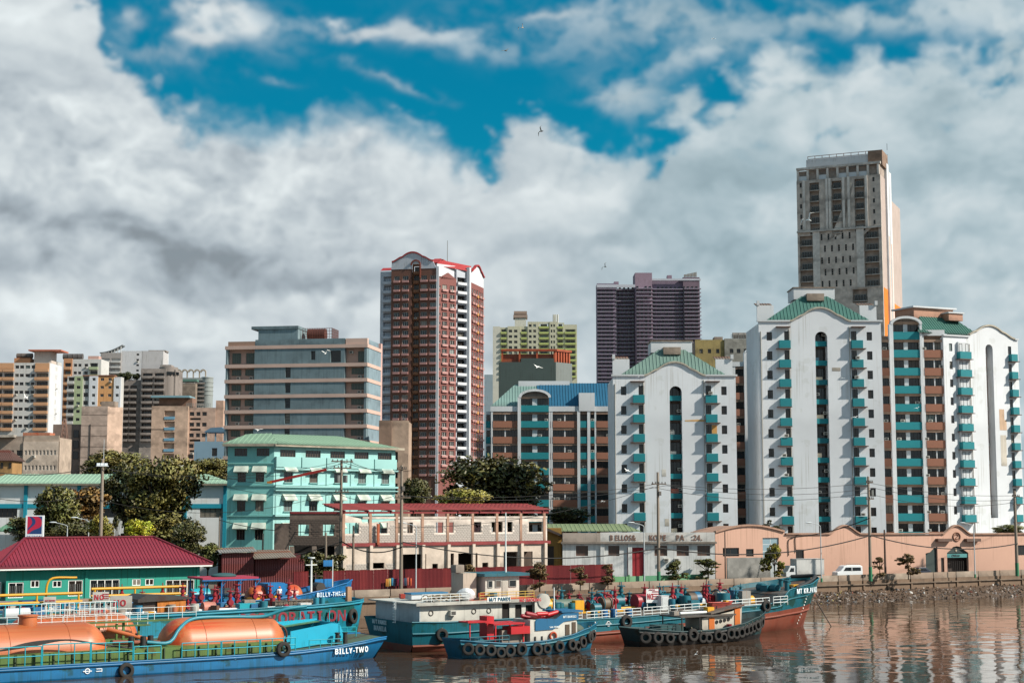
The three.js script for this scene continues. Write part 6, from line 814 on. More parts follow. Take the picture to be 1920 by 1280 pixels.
  { const p = worldOf(b, 30.4, dy + 0.752, 2.6), g = thing('warning_board', 'white board with red lettering on the tanker deck', 'sign', p.x, p.y, p.z, 0.2); part(g, 'board', box(1.4, 1.5, 0.06), mat(0xdfdedb, 'plain'), 0, 0.8, 0); for (const x of [0.1, 1.2]) part(g, 'post', box(0.07, 0.85, 0.07), whiteRail, x, 0, -0.08); part(g, 'lettering', text('NO', 0.62, 0.03), mat(0xb01f2c, 'plain'), 0.08, 1.18, 0.061).scale.x = 0.55; for (let i = 0; i < 4; i++) part(g, 'lettering', text('SMOKING', 0.12, 0.03), mat(0xb01f2c, 'plain'), 0.68, 1.95 - i * 0.26, 0.061); part(g, 'lettering', text('STRICTLY', 0.12, 0.03), mat(0xb01f2c, 'plain'), 0.3, 2.14, 0.061); }
  { const p = worldOf(b, 31.6, dy + 0.752, 3.0), g = thing('deck_cabinet', 'white upright cabinet beside the warning board', 'cabinet', p.x, p.y, p.z, A33); part(g, 'body', box(1.0, 1.5, 0.8), mat(0xcfd0cf, 'paint')); part(g, 'door_panel', box(0.8, 1.3, 0.04), mat(0xbcc0c0, 'paint'), 0.1, 0.1, 0.801); part(g, 'top', box(1.1, 0.08, 0.9), mat(0xcfd0cf, 'paint'), -0.05, 1.501, -0.05); }
}
// --- tugs
function tugSts(L) { return [[0, 1.75, 1.7, 1.3, 0.12, -0.5], [1.2, 1.6, 2.2, 1.9, 0.12, -0.1], [L * 0.3, 1.3, 2.35, 2.25, 0.12, 0], [L * 0.55, 1.35, 2.35, 2.25, 0.12, 0], [L * 0.75, 1.75, 2.25, 1.9, 0.14, 0.1], [L * 0.9, 2.3, 1.6, 1.0, 0.16, 0.4], [L * 0.965, 2.6, 0.9, 0.4, 0.18, 0.7], [L, 2.7, 0.25, 0.1, 0.2, 0.8]]; }
{
  const L = 15.8, b = boat('tugboat', 'small teal tug with white cabin and red gear in front of the tanker', 'tugboat', 76.6, 127.9), S = hullBuild(b, tugSts(L), mat(0x0a5a74, 'rust', { roughness: 0.5 }), mat(0x0a4a60, 'rust'), mat(0x18525f, 'rust'), 0.5), bl = mat(0x0f5c83, 'paint'), rd = mat(0xb5131d, 'steel'), w = houseWhite;
  part(b, 'rubbing_strake', strake(S, (s) => s[1] * 0.8, 0.1), tealHull);
  const f = face(b, 7.6, 1.5, 0, 0.95), prof = [[0, 0], [5.6, 0], [5.6, 1.9], [5.2, 2.9], [3.9, 2.9], [3.6, 2.2], [2.2, 1.9], [0.5, 2.4], [0, 2.4]]; f.put('cabin', slab(prof, 3.0), w); f.put('cabin_band', slab([[0.55, 1.35], [2.7, 1.4], [4.0, 2.1], [5.7, 2.25], [5.75, 2.95], [4.0, 2.98], [3.0, 2.4], [1.0, 2.5], [0.55, 2.3]], 0.1), bl, 0, 0, 0.103); for (const [x, ww, y0, h] of [[4.15, 0.5, 0.3, 1.5], [4.95, 0.45, 0.4, 1.6]]) f.put('dark_door_panel', box(ww, h, 0.05), mat(0x4a3c2e, 'plain'), x, y0, 0.01); f.put('roof_edge', box(2.6, 0.16, 3.4), bl, 3.6, 2.98, -3.2); const lb = f.put('lifebuoy', new THREE.TorusGeometry(0.36, 0.1, 8, 20), mat(0xb4451f, 'paint'), 2.6, 0.75, 0.16); part(lb, 'rope', new THREE.TorusGeometry(0.42, 0.03, 5, 20), ropeM); for (const x of [0.5, 1.3]) f.put('vent', box(0.12, 0.5, 0.1), frameDark, x, 0.3, 0.01);  // the cabin doorways are dark flat panels on its wall
  { const g = text('MT BAKULI', 0.22, 0.03); f.put('lettering', g, mat(0xcfd8da, 'plain'), 3.8, 2.45, 0.11); f.put('lettering', text('SAN PEDRO', 0.16, 0.03), mat(0xcfd8da, 'plain'), 2.2, 1.55, 0.11); }
  part(b, 'engine_house', box(2.6, 1.6, 2.2), mat(0x9a8f86, 'grime'), 4.6, 0.85, -1.1); part(b, 'red_canopy', box(3.6, 0.14, 2.8), rd, 3.4, 3.0, -1.3); for (const [x, z] of [[3.6, 1.3], [6.8, 1.3], [3.6, -1.1], [6.8, -1.1]]) part(b, 'canopy_post', box(0.14, 2.2, 0.14), rd, x, 0.82, z); part(b, 'red_frame', box(0.8, 2.2, 1.4), rd, 3.2, 1.6, -0.8); part(b, 'red_box', box(2.2, 0.7, 1.6), rd, 5.2, 2.1, 0.2); part(b, 'red_arm', beam([1.0, 3.4, 0.5], [3.6, 3.2, 0.4], 0.4, 0.16), rd); part(b, 'red_canopy', box(2.4, 0.12, 1.8), rd, 0.7, 3.3, -0.6); part(b, 'canopy_post', box(0.1, 2.1, 0.1), rd, 1.0, 1.25, 0.9);
  for (let i = 0; i < 6; i++) part(b, 'rolled_canvas', new THREE.CapsuleGeometry(0.22, 1.1, 4, 8).rotateZ(Math.PI / 2 + (i % 3 - 1) * 0.2), i % 3 ? rd : redM, 8.0 + (i % 3) * 1.25, 3.55 + (i > 2 ? 0.3 : 0), -0.6 + (i > 2 ? 0.8 : 0) + 0.9); part(b, 'stern_rail', railGeo(4.4, 0.7, 4, 2, 0.05), tealHull, 0.6, 1.3, 1.7); part(b, 'winch', merge([new THREE.CylinderGeometry(0.4, 0.4, 1.6, 12).rotateX(Math.PI / 2).translate(0, 0.5, 0).toNonIndexed(), boxAt(1.0, 0.5, 1.8, -0.5, 0, -0.9)]), tealHull, 2.4, 0.9, 0); part(b, 'mast', cyl(0.05, 0.08, 2.4, 6), whiteRail, 11.6, 3.9, -0.2); part(b, 'tarpaulin', new THREE.SphereGeometry(0.8, 12, 8).scale(1.2, 0.8, 1), mat(0x4f6158, 'grime'), 13.9, 2.0, 0.2);
  tyres(b, S, [[0.25, 0.35, 1], [1.3, 0.25], [2.5, 0.15], [3.6, -0.1, 0.95], [4.6, 0], [5.9, 0.1], [7.7, 0], [8.9, 0, 0.9], [10.4, 0.12], [12.0, 0.2], [12.9, 0, 0.9], [13.7, 0.35], [14.9, 0.75], [15.4, 0.9, 0.95]], 'along the near side of the teal tug', 'tyres along the teal tug', 0.62);
}
{
  const L = 17.4, b = boat('tugboat', 'dark old tug ringed with tyres, orange doors on its cabin', 'tugboat', 98.6, 128.9), dk = mat(0x14373a, 'rust', { roughness: 0.6 }), S = hullBuild(b, tugSts(L).map((s) => [s[0], s[1] * 1.05, s[2], s[3], 0.5, s[5]]), dk, mat(0x17120f, 'rust'), mat(0x2b3330, 'rust'), 0.5), w = mat(0xb9b4aa, 'grime'), or = mat(0xc0641c, 'paint');
  part(b, 'rubbing_strake', strake(S, (s) => s[1] * 0.8, 0.12), blackM); const f = face(b, 8.2, 1.4, 0, 1.05); f.put('cabin', slab([[0.6, 0], [5.4, 0], [5.6, 2.6], [4.2, 2.1], [0.0, 1.5], [0, 0.4]], 2.8), w); for (const [x, y0, h] of [[0.9, 0.05, 1.5], [4.5, 0.5, 1.9]]) f.put('orange_door', box(0.75, h, 0.08), or, x, y0, 0.006); for (const x of [2.0, 2.55, 3.1, 3.65]) { const p = f.put('porthole', new THREE.TorusGeometry(0.16, 0.05, 6, 12), frameDark, x, 1.05 + (x - 2) * 0.14, 0.03); part(p, 'pane', new THREE.CircleGeometry(0.15, 12), glass[0], 0, 0, -0.015); } f.put('red_bucket', merge([new THREE.CylinderGeometry(0.3, 0.22, 0.7, 10).translate(0, 0.35, 0).toNonIndexed()]), redM, 3.4, 0.1, 0.4);
  part(b, 'roof', box(7.6, 0.16, 3.6), mat(0x55504a, 'rust'), 5.0, 2.75, -1.8); part(b, 'upper_roof', slab([[9.2, 2.95], [13.9, 3.7], [13.9, 3.85], [9.2, 3.1]], 3.4), mat(0x6a625a, 'rust'), 0, 0, 1.7); for (const [x, z] of [[5.2, 1.6], [5.2, -1.6], [7.6, 1.6]]) part(b, 'roof_post', box(0.1, 1.8, 0.1), blackM, x, 0.95, z); part(b, 'engine_case', box(3.0, 1.1, 2.0), mat(0x1b4a4c, 'rust'), 3.0, 0.9, -1.0); part(b, 'winch', merge([new THREE.CylinderGeometry(0.55, 0.55, 1.4, 14).rotateX(Math.PI / 2).translate(0, 0.6, 0).toNonIndexed(), boxAt(1.3, 0.4, 1.6, -0.6, 0, -0.8)]), dk, 5.0, 0.95, 0.4); part(b, 'yellow_box', box(0.9, 0.5, 0.7), yellowM, 9.6, 3.12, 0); part(b, 'white_tube', new THREE.CylinderGeometry(0.14, 0.14, 3.6, 8).rotateZ(Math.PI / 2), whiteRail, 7.4, 3.15, 0.9); for (const x of [5.4, 6.4, 10.6]) part(b, 'roof_gear', box(0.7, 0.4, 0.8), mat(pick([0x7a4a3a, 0x6f6a62, 0x9a9288]), 'rust'), x, x > 9 ? 3.25 : 2.91, -0.6); part(b, 'stern_rail', railGeo(4, 0.6, 4, 2, 0.05), dk, 0.4, 1.45, 1.6);
  { const p = worldOf(b, 10.6, 3.72, 0), g = thing('dinghy', 'small faded red dinghy on the roof of the dark tug', 'boat', p.x, p.y, p.z, A33), pr = []; for (let i = 0; i <= 8; i++) { const a = i / 8; pr.push([0, 0]); } const ds = [[0, 0.6, 0.5, 0.35, 0.01, -0.1], [1.5, 0.55, 0.65, 0.45, 0.01, 0], [3.0, 0.6, 0.5, 0.3, 0.01, 0.1], [3.8, 0.75, 0.08, 0.04, 0.01, 0.3]]; hullBuild(g, ds, mat(0xa8453c, 'rust'), mat(0x8f3a34, 'rust'), mat(0xb06a58, 'rust'), 0.3); for (const x of [0.7, 2.6]) part(g, 'chock', box(0.12, 0.72, 0.9), frameDark, x, -0.75, -0.45); part(g, 'yellow_seat', box(0.5, 0.3, 0.7), yellowM, 2.6, 0.6, -0.35); g.scale.set(0.75, 0.55, 0.75); }
  tyres(b, S, [[0.2, 0.3, 1.05], [1.5, 0.25, 1.05], [3.0, 0.15], [4.6, 0.1], [6.0, 0.35, 1.1], [7.3, 0.05], [8.1, -0.05, 0.95], [9.4, 0.15], [10.2, -0.1, 0.9], [11.2, 0.25], [12.0, 0.2, 0.95], [12.8, 0.3], [13.6, 0.45, 0.95], [14.3, 0.55], [15.0, 0.7, 0.95], [15.7, 0.85], [16.3, 1.0, 0.95], [16.8, 1.15]], 'along the near side of the dark tug', 'tyres along the dark tug', 0.65);
}

// --- barges moored on the left
function tankGeo(L, r, e) { const p = []; for (let i = 0; i <= 8; i++) { const a = Math.PI / 2 * i / 8; p.push(new THREE.Vector2(Math.max(0.001, r * Math.sin(a)), -e * Math.cos(a))); } for (let i = 8; i >= 0; i--) { const a = Math.PI / 2 * i / 8; p.push(new THREE.Vector2(Math.max(0.001, r * Math.sin(a)), L - 2 * e + e * Math.cos(a))); } const g = new THREE.LatheGeometry(p, 32).rotateZ(-Math.PI / 2).translate(e, 0, 0); const uv = g.attributes.uv; for (let i = 0; i < uv.count; i++) uv.setXY(i, uv.getX(i) * 6.28 * r, uv.getY(i) * L); return g; }
function tankBarge(label, s0, s1, t0, half, hull, tanks, name) {
  const L = s1 - s0, b = boat('tank_barge', label, 'barge', s0, t0 + half), S = hullBuild(b, [[0, 1.25, half, half, 0.15, 0], [L * 0.6, 1.2, half, half, 0.15, 0], [L - 9, 1.3, half, half, 0.15, 0], [L - 5, 1.55, half * 0.97, half * 0.9, 0.15, 0.1], [L - 2.2, 1.85, half * 0.86, half * 0.66, 0.15, 0.5], [L - 0.6, 2.0, half * 0.68, half * 0.46, 0.15, 0.9], [L, 2.0, half * 0.6, half * 0.4, 0.15, 1.0]], hull, hull, mat(0x4f6048, 'rust'), 0.06);
  part(b, 'rubbing_strake', strake(S, (s) => s[1] - 0.18, 0.12), hull);
  part(b, 'trunk', box(L - 10.5, 1.0, 7.0), trunkGreen, 0.5, 1.15, -3.5); for (let i = 0; i < (L - 11) / 1.6; i++) part(b, 'trunk_rib', box(0.1, 0.95, 0.14), mat(0x34462a, 'rust'), 1.0 + i * 1.6, 1.17, 3.502);
  tanks.forEach(([x, l, hatch], i) => { const tk = part(b, 'cargo_tank', tankGeo(l, 2.55, 2.3), orangeTank, x, 1.85, 0); for (const fx of [l * 0.3, l * 0.7]) part(tk, 'weld_band', new THREE.TorusGeometry(2.553, 0.025, 5, 40).rotateY(Math.PI / 2), mat(0xb55e30, 'rust'), fx, 0, 0); if (hatch) { part(tk, 'hatch', merge([new THREE.CylinderGeometry(0.75, 0.8, 1.0, 18).translate(0, 0, 0).toNonIndexed(), new THREE.CylinderGeometry(0.85, 0.85, 0.14, 18).translate(0, 0.5, 0).toNonIndexed()]), orangeTank, l * hatch, 2.75, 0); } for (const fx of [0.35, 0.62]) part(tk, 'ladder_bracket', railGeo(0.7, 0.5, 3, 1, 0.05), orangeTank, l * fx, -0.3, 2.6); });
  return { b, S, L };
}
{
  const { b, S, L } = tankBarge('blue barge with two orange tanks, nearest in the left corner', 30, 70, 129.5, 4.5, blueHull, [[2.0, 12.6, 0.46], [19.4, 12.0, 0]], 1);
  // cyan rails along the near side, stepped over the tanks
  for (const [x, l, y, h] of [[0.4, 3.2, 1.25, 1.5], [3.8, 4.0, 1.25, 1.6], [7.9, 4.0, 1.25, 1.7], [12.0, 3.6, 1.25, 1.6], [15.7, 2.4, 1.25, 1.15], [20.0, 3.6, 1.25, 1.25], [23.7, 3.6, 1.25, 1.25], [27.4, 3.4, 1.25, 1.25]]) part(b, 'railing', railGeo(l, h, Math.max(2, Math.round(l / 1.25)), 2, 0.05), cyanM, x, y, 4.2);
  for (let i = 0; i < 4; i++) part(b, 'hose', tube([[2, 2.4 + i * 0.05, 3.6 + i * 0.1], [4.5, 2.6, 3.7], [7, 3.1 - i * 0.1, 3.4], [10, 3.2, 3.5], [13, 2.7, 3.7], [16, 2.2, 3.8]], 0.07, 6), blackM); part(b, 'deck_hose', tube([[17.4, 2.6, 2.6], [19.4, 2.5, 2.7], [20.6, 3.6, 2.0], [22, 4.3, 1.2], [26, 4.35, 0.9], [29, 4.3, 1.2], [31, 4.9, 1.6], [33, 5.1, 1.8]], 0.16, 8), mat(0x1f7f8f, 'steel'));
  part(b, 'walkway', box(16, 0.1, 1.0), trunkGreen, 8, 4.0, -3.2); part(b, 'walkway_rail', railGeo(16, 1.1, 12, 2, 0.03), whiteRail, 8, 4.1, -2.8); for (const x of [8.4, 13, 17, 22]) part(b, 'walkway_post', box(0.2, 1.9, 0.2), trunkGreen, x, 2.1, -2.8);
  // pipework between the tanks
  for (const [p, q, r, m] of [[[14.9, 2.6, 1], [19, 2.4, 1.5], 0.2, mat(0x8a4a30, 'rust')], [[15, 3.6, -1], [18.4, 2.6, 0.4], 0.2, orangeTank], [[16.4, 2.15, -2.5], [16.4, 3.9, -2.5], 0.12, trunkGreen], [[17.4, 2.15, 0], [17.4, 3.2, 0], 0.15, blackM]]) part(b, 'pipe', bar(p, q, r, 8), m); for (const [x, z] of [[16.0, 2.6], [17.0, 2.8], [17.8, 2.4]]) part(b, 'bollard', cyl(0.25, 0.28, 1.0, 10), blackM, x, 2.152, z);
  // raised bow bulwark, winch, rails
  const bw = mat(0x12a4c4, 'steel', { roughness: 0.45 }); part(b, 'bow_bulwark', slab([[31.2, 1.3], [37.0, 1.85], [36.2, 3.4], [35.4, 3.5], [31.2, 2.9]], 0.12), bw, 0, 0, 2.3); part(b, 'bow_bulwark', slab([[31.2, 1.3], [37.0, 1.85], [36.2, 3.6], [31.2, 3.4]], 0.12), bw, 0, 0, -2.6); part(b, 'bow_platform', slab([[31.2, 2.85], [36.0, 3.35], [36.0, 3.4], [31.2, 2.92]], 1.2), mat(0x4f8f6a, 'rust'), 0, 0, -1.5); part(b, 'bow_front', box(0.12, 1.6, 4.9), bw, 36.1, 1.85, -2.6);
  part(b, 'winch', merge([new THREE.CylinderGeometry(0.75, 0.75, 1.3, 16).rotateX(Math.PI / 2).translate(0, 0.85, 0).toNonIndexed(), new THREE.TorusGeometry(0.95, 0.1, 6, 20).translate(0, 0.9, 0.75).toNonIndexed(), boxAt(1.8, 0.4, 1.8, -0.9, 0, -0.9)]), mat(0x5a3a2c, 'rust'), 30.4, 1.6, 0.4); for (const x of [37.3, 38.1]) part(b, 'bollard', merge([new THREE.CylinderGeometry(0.2, 0.24, 1.1, 10).translate(0, 0.5, 0).toNonIndexed(), new THREE.CylinderGeometry(0.27, 0.27, 0.1, 10).translate(0, 1.05, 0).toNonIndexed()]), blackM, x - 1.6, 1.55, 2.9); part(b, 'bow_rail', railGeo(3.6, 0.9, 4, 2, 0.05), cyanM, 35.8, 1.9, -1.2, -0.25); part(b, 'bow_rail', railGeo(3.4, 0.8, 3, 2, 0.04), cyanM, 32.4, 1.35, 3.75);
  hullText(b, S, 'BILLY-TWO', 34.6, 0.82, 0.5, mat(0xd9dee0, 'plain'));
  const mk = (x) => part(b, 'load_mark', merge([new THREE.TorusGeometry(0.2, 0.05, 5, 14).toNonIndexed(), boxAt(0.75, 0.07, 0.04, -0.37, -0.03, 0), boxAt(0.45, 0.06, 0.04, 0.75, 0.12, 0), boxAt(0.45, 0.06, 0.04, 0.75, -0.08, 0), boxAt(0.06, 0.26, 0.04, 1.2, -0.1, 0)]), mat(0xd5d9db, 'plain'), x, 0.62, 4.54); mk(11.6);
  tyres(b, S, [[2.6, 0, 1.15]], 'tyre in the water line at the left end of the blue barge', 'tyres on the blue barge', 0.45); tyres(b, S, [[14.9, 0, 1.15]], 'tyre half in the water amidships on the blue barge', 'tyres on the blue barge', 0.5); tyres(b, S, [[29.4, 0, 1.15]], 'tyre standing high just behind the blue barge bow', 'tyres on the blue barge', 1.55);
}
{
  const { b } = tankBarge('second barge with orange tanks, just behind the nearest one', 24, 60, 140.2, 4.2, mat(0x1687a0, 'rust', { roughness: 0.45 }), [[1.0, 12.5, 0.5], [14.6, 12.4, 0]], 2);
  part(b, 'walkway', box(24, 0.1, 1.0), trunkGreen, 3, 3.3, 2.9); for (let i = 0; i < 6; i++) part(b, 'walkway_rail', railGeo(3.9, 1.1, 4, 2, 0.032), whiteRail, 3 + i * 4, 3.4, 3.4); part(b, 'cyan_rail', railGeo(24, 1.2, 18, 1, 0.06), cyanM, 2, 4.0, -2.6); for (let i = 0; i < 7; i++) part(b, 'walkway_post', box(0.18, 1.2, 0.18), trunkGreen, 3.2 + i * 3.8, 2.15, 3.2);
  for (const [x, l] of [[17.5, 3.0], [21.0, 3.4]]) part(b, 'ladder', railGeo(l, 1.2, 7, 2, 0.04), whiteRail, x, 4.3, 1.5);
  part(b, 'white_cabin', box(2.6, 1.6, 2.2), houseWhite, 6.4, 4.3, -3.6); part(b, 'cabin_roof', box(3.4, 0.12, 3.0), mat(0x5d5a55, 'rust'), 6.0, 5.9, -4.0); part(b, 'cabin_base', box(2.4, 2.2, 2.0), trunkGreen, 6.5, 2.1, -3.5);
}
const CB = boat('cargo_barge', 'high-sided turquoise barge lettered in red, behind the orange tanks', 'barge', 40, 153), cbS = hullBuild(CB, [[0, 3.7, 4, 4, 0.3, 0], [20, 3.8, 4, 4, 0.3, 0], [32, 4.0, 4, 3.9, 0.3, 0], [36, 4.15, 3.4, 2.6, 0.3, 0.3], [38, 4.25, 2.2, 1.4, 0.3, 0.6], [38.6, 4.3, 1.0, 0.5, 0.3, 0.7]], mat(0x0f7f98, 'rust', { roughness: 0.5 }), rustHull, deckGrey, 0.5);
{
  const b = CB, f = face(b, 0, 4.0); const tm = mat(0x8a1f30, 'rust'), str = 'CORPORATION'; [...str].forEach((ch, i) => { const g = text(ch, 1.15, 0.05); f.put('lettering', g, tm, 23.2 + i * 1.13, 2.25, 0.02); });
  part(b, 'rubbing_strake', strake(cbS, (s) => s[1] - 0.25, 0.12), mat(0x128ca4, 'rust')); for (let i = 0; i < 5; i++) part(b, 'hull_rib', box(0.12, 2.2, 0.1), cyanM, 20 + i * 3.4, 1.2, 4.0);
  // shed with an orange tarpaulin
  part(b, 'shed', box(4.2, 1.7, 3.0), mat(0x4a3b33, 'rust'), 14.0, 3.25, -1.0); part(b, 'shed_roof', slab([[4.3, 4.8], [10.0, 5.0], [9.6, 5.2], [5.2, 5.5], [4.3, 5.1]], 4.2), mat(0x3b3734, 'rust'), 9, 0, 2.4); part(b, 'orange_tarpaulin', (() => { const q = []; for (let i = 0; i < 10; i++) { const x0 = 15.4 + i * 0.3, x1 = x0 + 0.3, a = Math.sin(i * 1.7) * 0.12, c = Math.sin((i + 1) * 1.7) * 0.12; q.push([[x0, 3.3 + (i % 3) * 0.1, 2.3 + a], [x1, 3.3 + ((i + 1) % 3) * 0.1, 2.3 + c], [x1, 4.9, 2.2], [x0, 4.9, 2.2]]); } return quads(q); })(), mat(0xc07320, 'grime'));
  const vr = mulberry(5); for (let i = 0; i < 9; i++) { const v = part(b, 'valve', valveGeo, redM, 18.5 + i * 1.7 + vr(), 3.3, -2.4 + vr() * 4); v.scale.setScalar(1.2 + vr() * 0.8); } for (const z of [-2.2, 0.6, 2.0]) part(b, 'deck_pipe', new THREE.CylinderGeometry(0.16, 0.16, 26, 8).rotateZ(Math.PI / 2).translate(13, 0, 0), z > 1.5 ? whiteRail : mat(0x8a4a30, 'rust'), 9, 3.75, z);
  part(b, 'net_frame', merge([...Array(9).keys()].map((i) => boxAt(0.06, 1.1, 0.06, i * 0.6, 0, 0)).concat([...Array(4).keys()].map((j) => boxAt(4.9, 0.05, 0.05, 0, j * 0.36, 0)))), mat(0x5d564c, 'rust'), 28.5, 3.4, 1.6); part(b, 'stack', box(4.6, 0.95, 2.2), mat(0x7d7064, 'grime'), 28.6, 3.4, -0.8); part(b, 'pink_tank', new THREE.CylinderGeometry(0.6, 0.6, 1.3, 14).rotateZ(Math.PI / 2), mat(0xc07a68, 'rust'), 21.0, 4.0, 1.8); part(b, 'teal_box', box(2.0, 1.0, 1.2), cyanM, 24.2, 3.3, 1.2); part(b, 'white_tank', new THREE.CylinderGeometry(0.55, 0.55, 2.4, 14).rotateZ(Math.PI / 2), mat(0xc9ccce, 'paint'), 1.6, 4.1, 1.6);
  tyres(b, cbS, [[37.0, 0, 1.35]], 'tyre on the turquoise barge bow beside the tanker stern', 'tyres on the turquoise barge', 2.6);
  part(b, 'bow_figure_post', box(0.5, 1.6, 0.5), mat(0xb08a6a, 'rust'), 37.6, 4.0, 0);
}
// loose things on the turquoise barge and the next one
{
  const dr = (bt, x, y, z, c, label, g) => { const p = worldOf(bt, x, y, z); solo('deck_drum', label, 'drum', cyl(0.45, 0.45, 1.2, 16), mat(c, 'rust'), p.x, p.y, p.z, 0, g); };
  [[11.5, 2.6, 0x9a8f86], [13.4, 2.2, 0x1d6c8c], [16.8, 2.4, 0x8e8378], [19.2, 2.6, 0xb5b0a6], [26.8, 2.5, 0x146c7c]].forEach(([x, z, c], i) => dr(CB, x, 3.31, z, c, `${ordinal[i]} drum from the left on the turquoise barge deck`, 'drums on the turquoise barge'));
}
const BT = boat('tank_barge', 'bright blue barge with a red canopy, nearest to the quay', 'barge', 58, 163.5), btS = hullBuild(BT, [[0, 3.8, 3.6, 3.6, 0.3, 0], [10, 3.9, 3.6, 3.6, 0.3, 0], [16, 4.2, 3.5, 3.3, 0.3, 0], [20, 4.8, 3.0, 2.0, 0.3, 0.4], [23.4, 5.5, 1.6, 0.8, 0.3, 1.0], [24.4, 5.8, 0.4, 0.2, 0.3, 1.2]], mat(0x0e6fae, 'rust', { roughness: 0.45 }), rustHull, deckGrey, 0.5);
{
  const b = BT, bu = mat(0x0e6fae, 'rust', { roughness: 0.45 }); part(b, 'rubbing_strake', strake(btS, (s) => s[1] - 0.9, 0.14), bu); hullText(b, btS, 'BILLY-THREE', 19.6, 4.1, 0.5, mat(0xc6d4dc, 'plain'));
  part(b, 'canopy', box(6.6, 0.2, 4.6), mat(0xa32a44, 'paint'), 6.2, 6.35, -2.0); part(b, 'canopy_edge', box(6.8, 0.14, 0.12), bu, 6.1, 6.2, 2.65); for (let i = 0; i < 4; i++) { part(b, 'canopy_post', box(0.12, 3.0, 0.12), bu, 6.4 + i * 2.0, 3.3, 2.4); part(b, 'canopy_brace', beam([6.46 + i * 2.0, 5.5, 2.46], [6.46 + i * 2.0 + 0.6, 6.2, 2.46], 0.08, 0.08), bu); part(b, 'canopy_post', box(0.12, 3.0, 0.12), bu, 6.4 + i * 2.0, 3.3, -1.8); } part(b, 'net_heap', new THREE.SphereGeometry(1, 14, 8).scale(1.5, 0.32, 1.0), mat(0x2f5a5e, 'grime'), 9.5, 6.65, 0.5); part(b, 'cabin', box(4.5, 1.2, 3.4), bu, 7.0, 3.32, -2.6);
  part(b, 'orange_tank', tankGeo(7.0, 1.3, 1.1), orangeTank, 12.6, 4.1, -0.6); part(b, 'tank_cover', box(2.6, 1.3, 3.0), bu, 14.6, 4.35, -1.9); part(b, 'mast', cyl(0.1, 0.16, 4.8, 8), whiteRail, 20.0, 3.6, 1.0); part(b, 'mast_arm', box(1.4, 0.1, 0.1), whiteRail, 19.3, 7.6, 0.95); part(b, 'radar_dish', cyl(0.4, 0.4, 0.12, 12), whiteRail, 20.0, 8.4, 1.0); part(b, 'winch', merge([new THREE.CylinderGeometry(0.6, 0.6, 1.4, 12).rotateX(Math.PI / 2).translate(0, 0.7, 0).toNonIndexed(), boxAt(1.4, 0.4, 1.6, -0.7, 0, -0.8)]), mat(0x3d3833, 'rust'), 21.4, 4.3, 0); const vr = mulberry(9); for (let i = 0; i < 7; i++) { const v = part(b, 'valve', valveGeo, redM, 4 + i * 2.1, 3.4, 2.6 - vr()); v.scale.setScalar(1.2 + vr() * 0.7); }
  part(b, 'bow_wall', box(2.2, 0.9, 0.14), bu, 21.4, 5.0, -1.0); part(b, 'bow_flag', box(1.2, 0.7, 0.05), bu, 22.0, 7.4, 0.0); part(b, 'flag_post', cyl(0.05, 0.07, 3.2, 6), whiteRail, 23.2, 5.0, 0.03);
}
const YB = boat('pipe_barge', 'barge carrying yellow pipe frames in front of the red-roofed office', 'barge', 38, 173), ybS = hullBuild(YB, [[0, 4.2, 3, 3, 0.3, 0], [20, 4.2, 3, 3, 0.3, 0], [33, 4.3, 3, 2.8, 0.3, 0], [36, 4.5, 2.2, 1.5, 0.3, 0.3], [37.5, 4.6, 0.6, 0.3, 0.3, 0.6]], mat(0x1a6f9c, 'rust'), rustHull, deckGrey, 0.4);
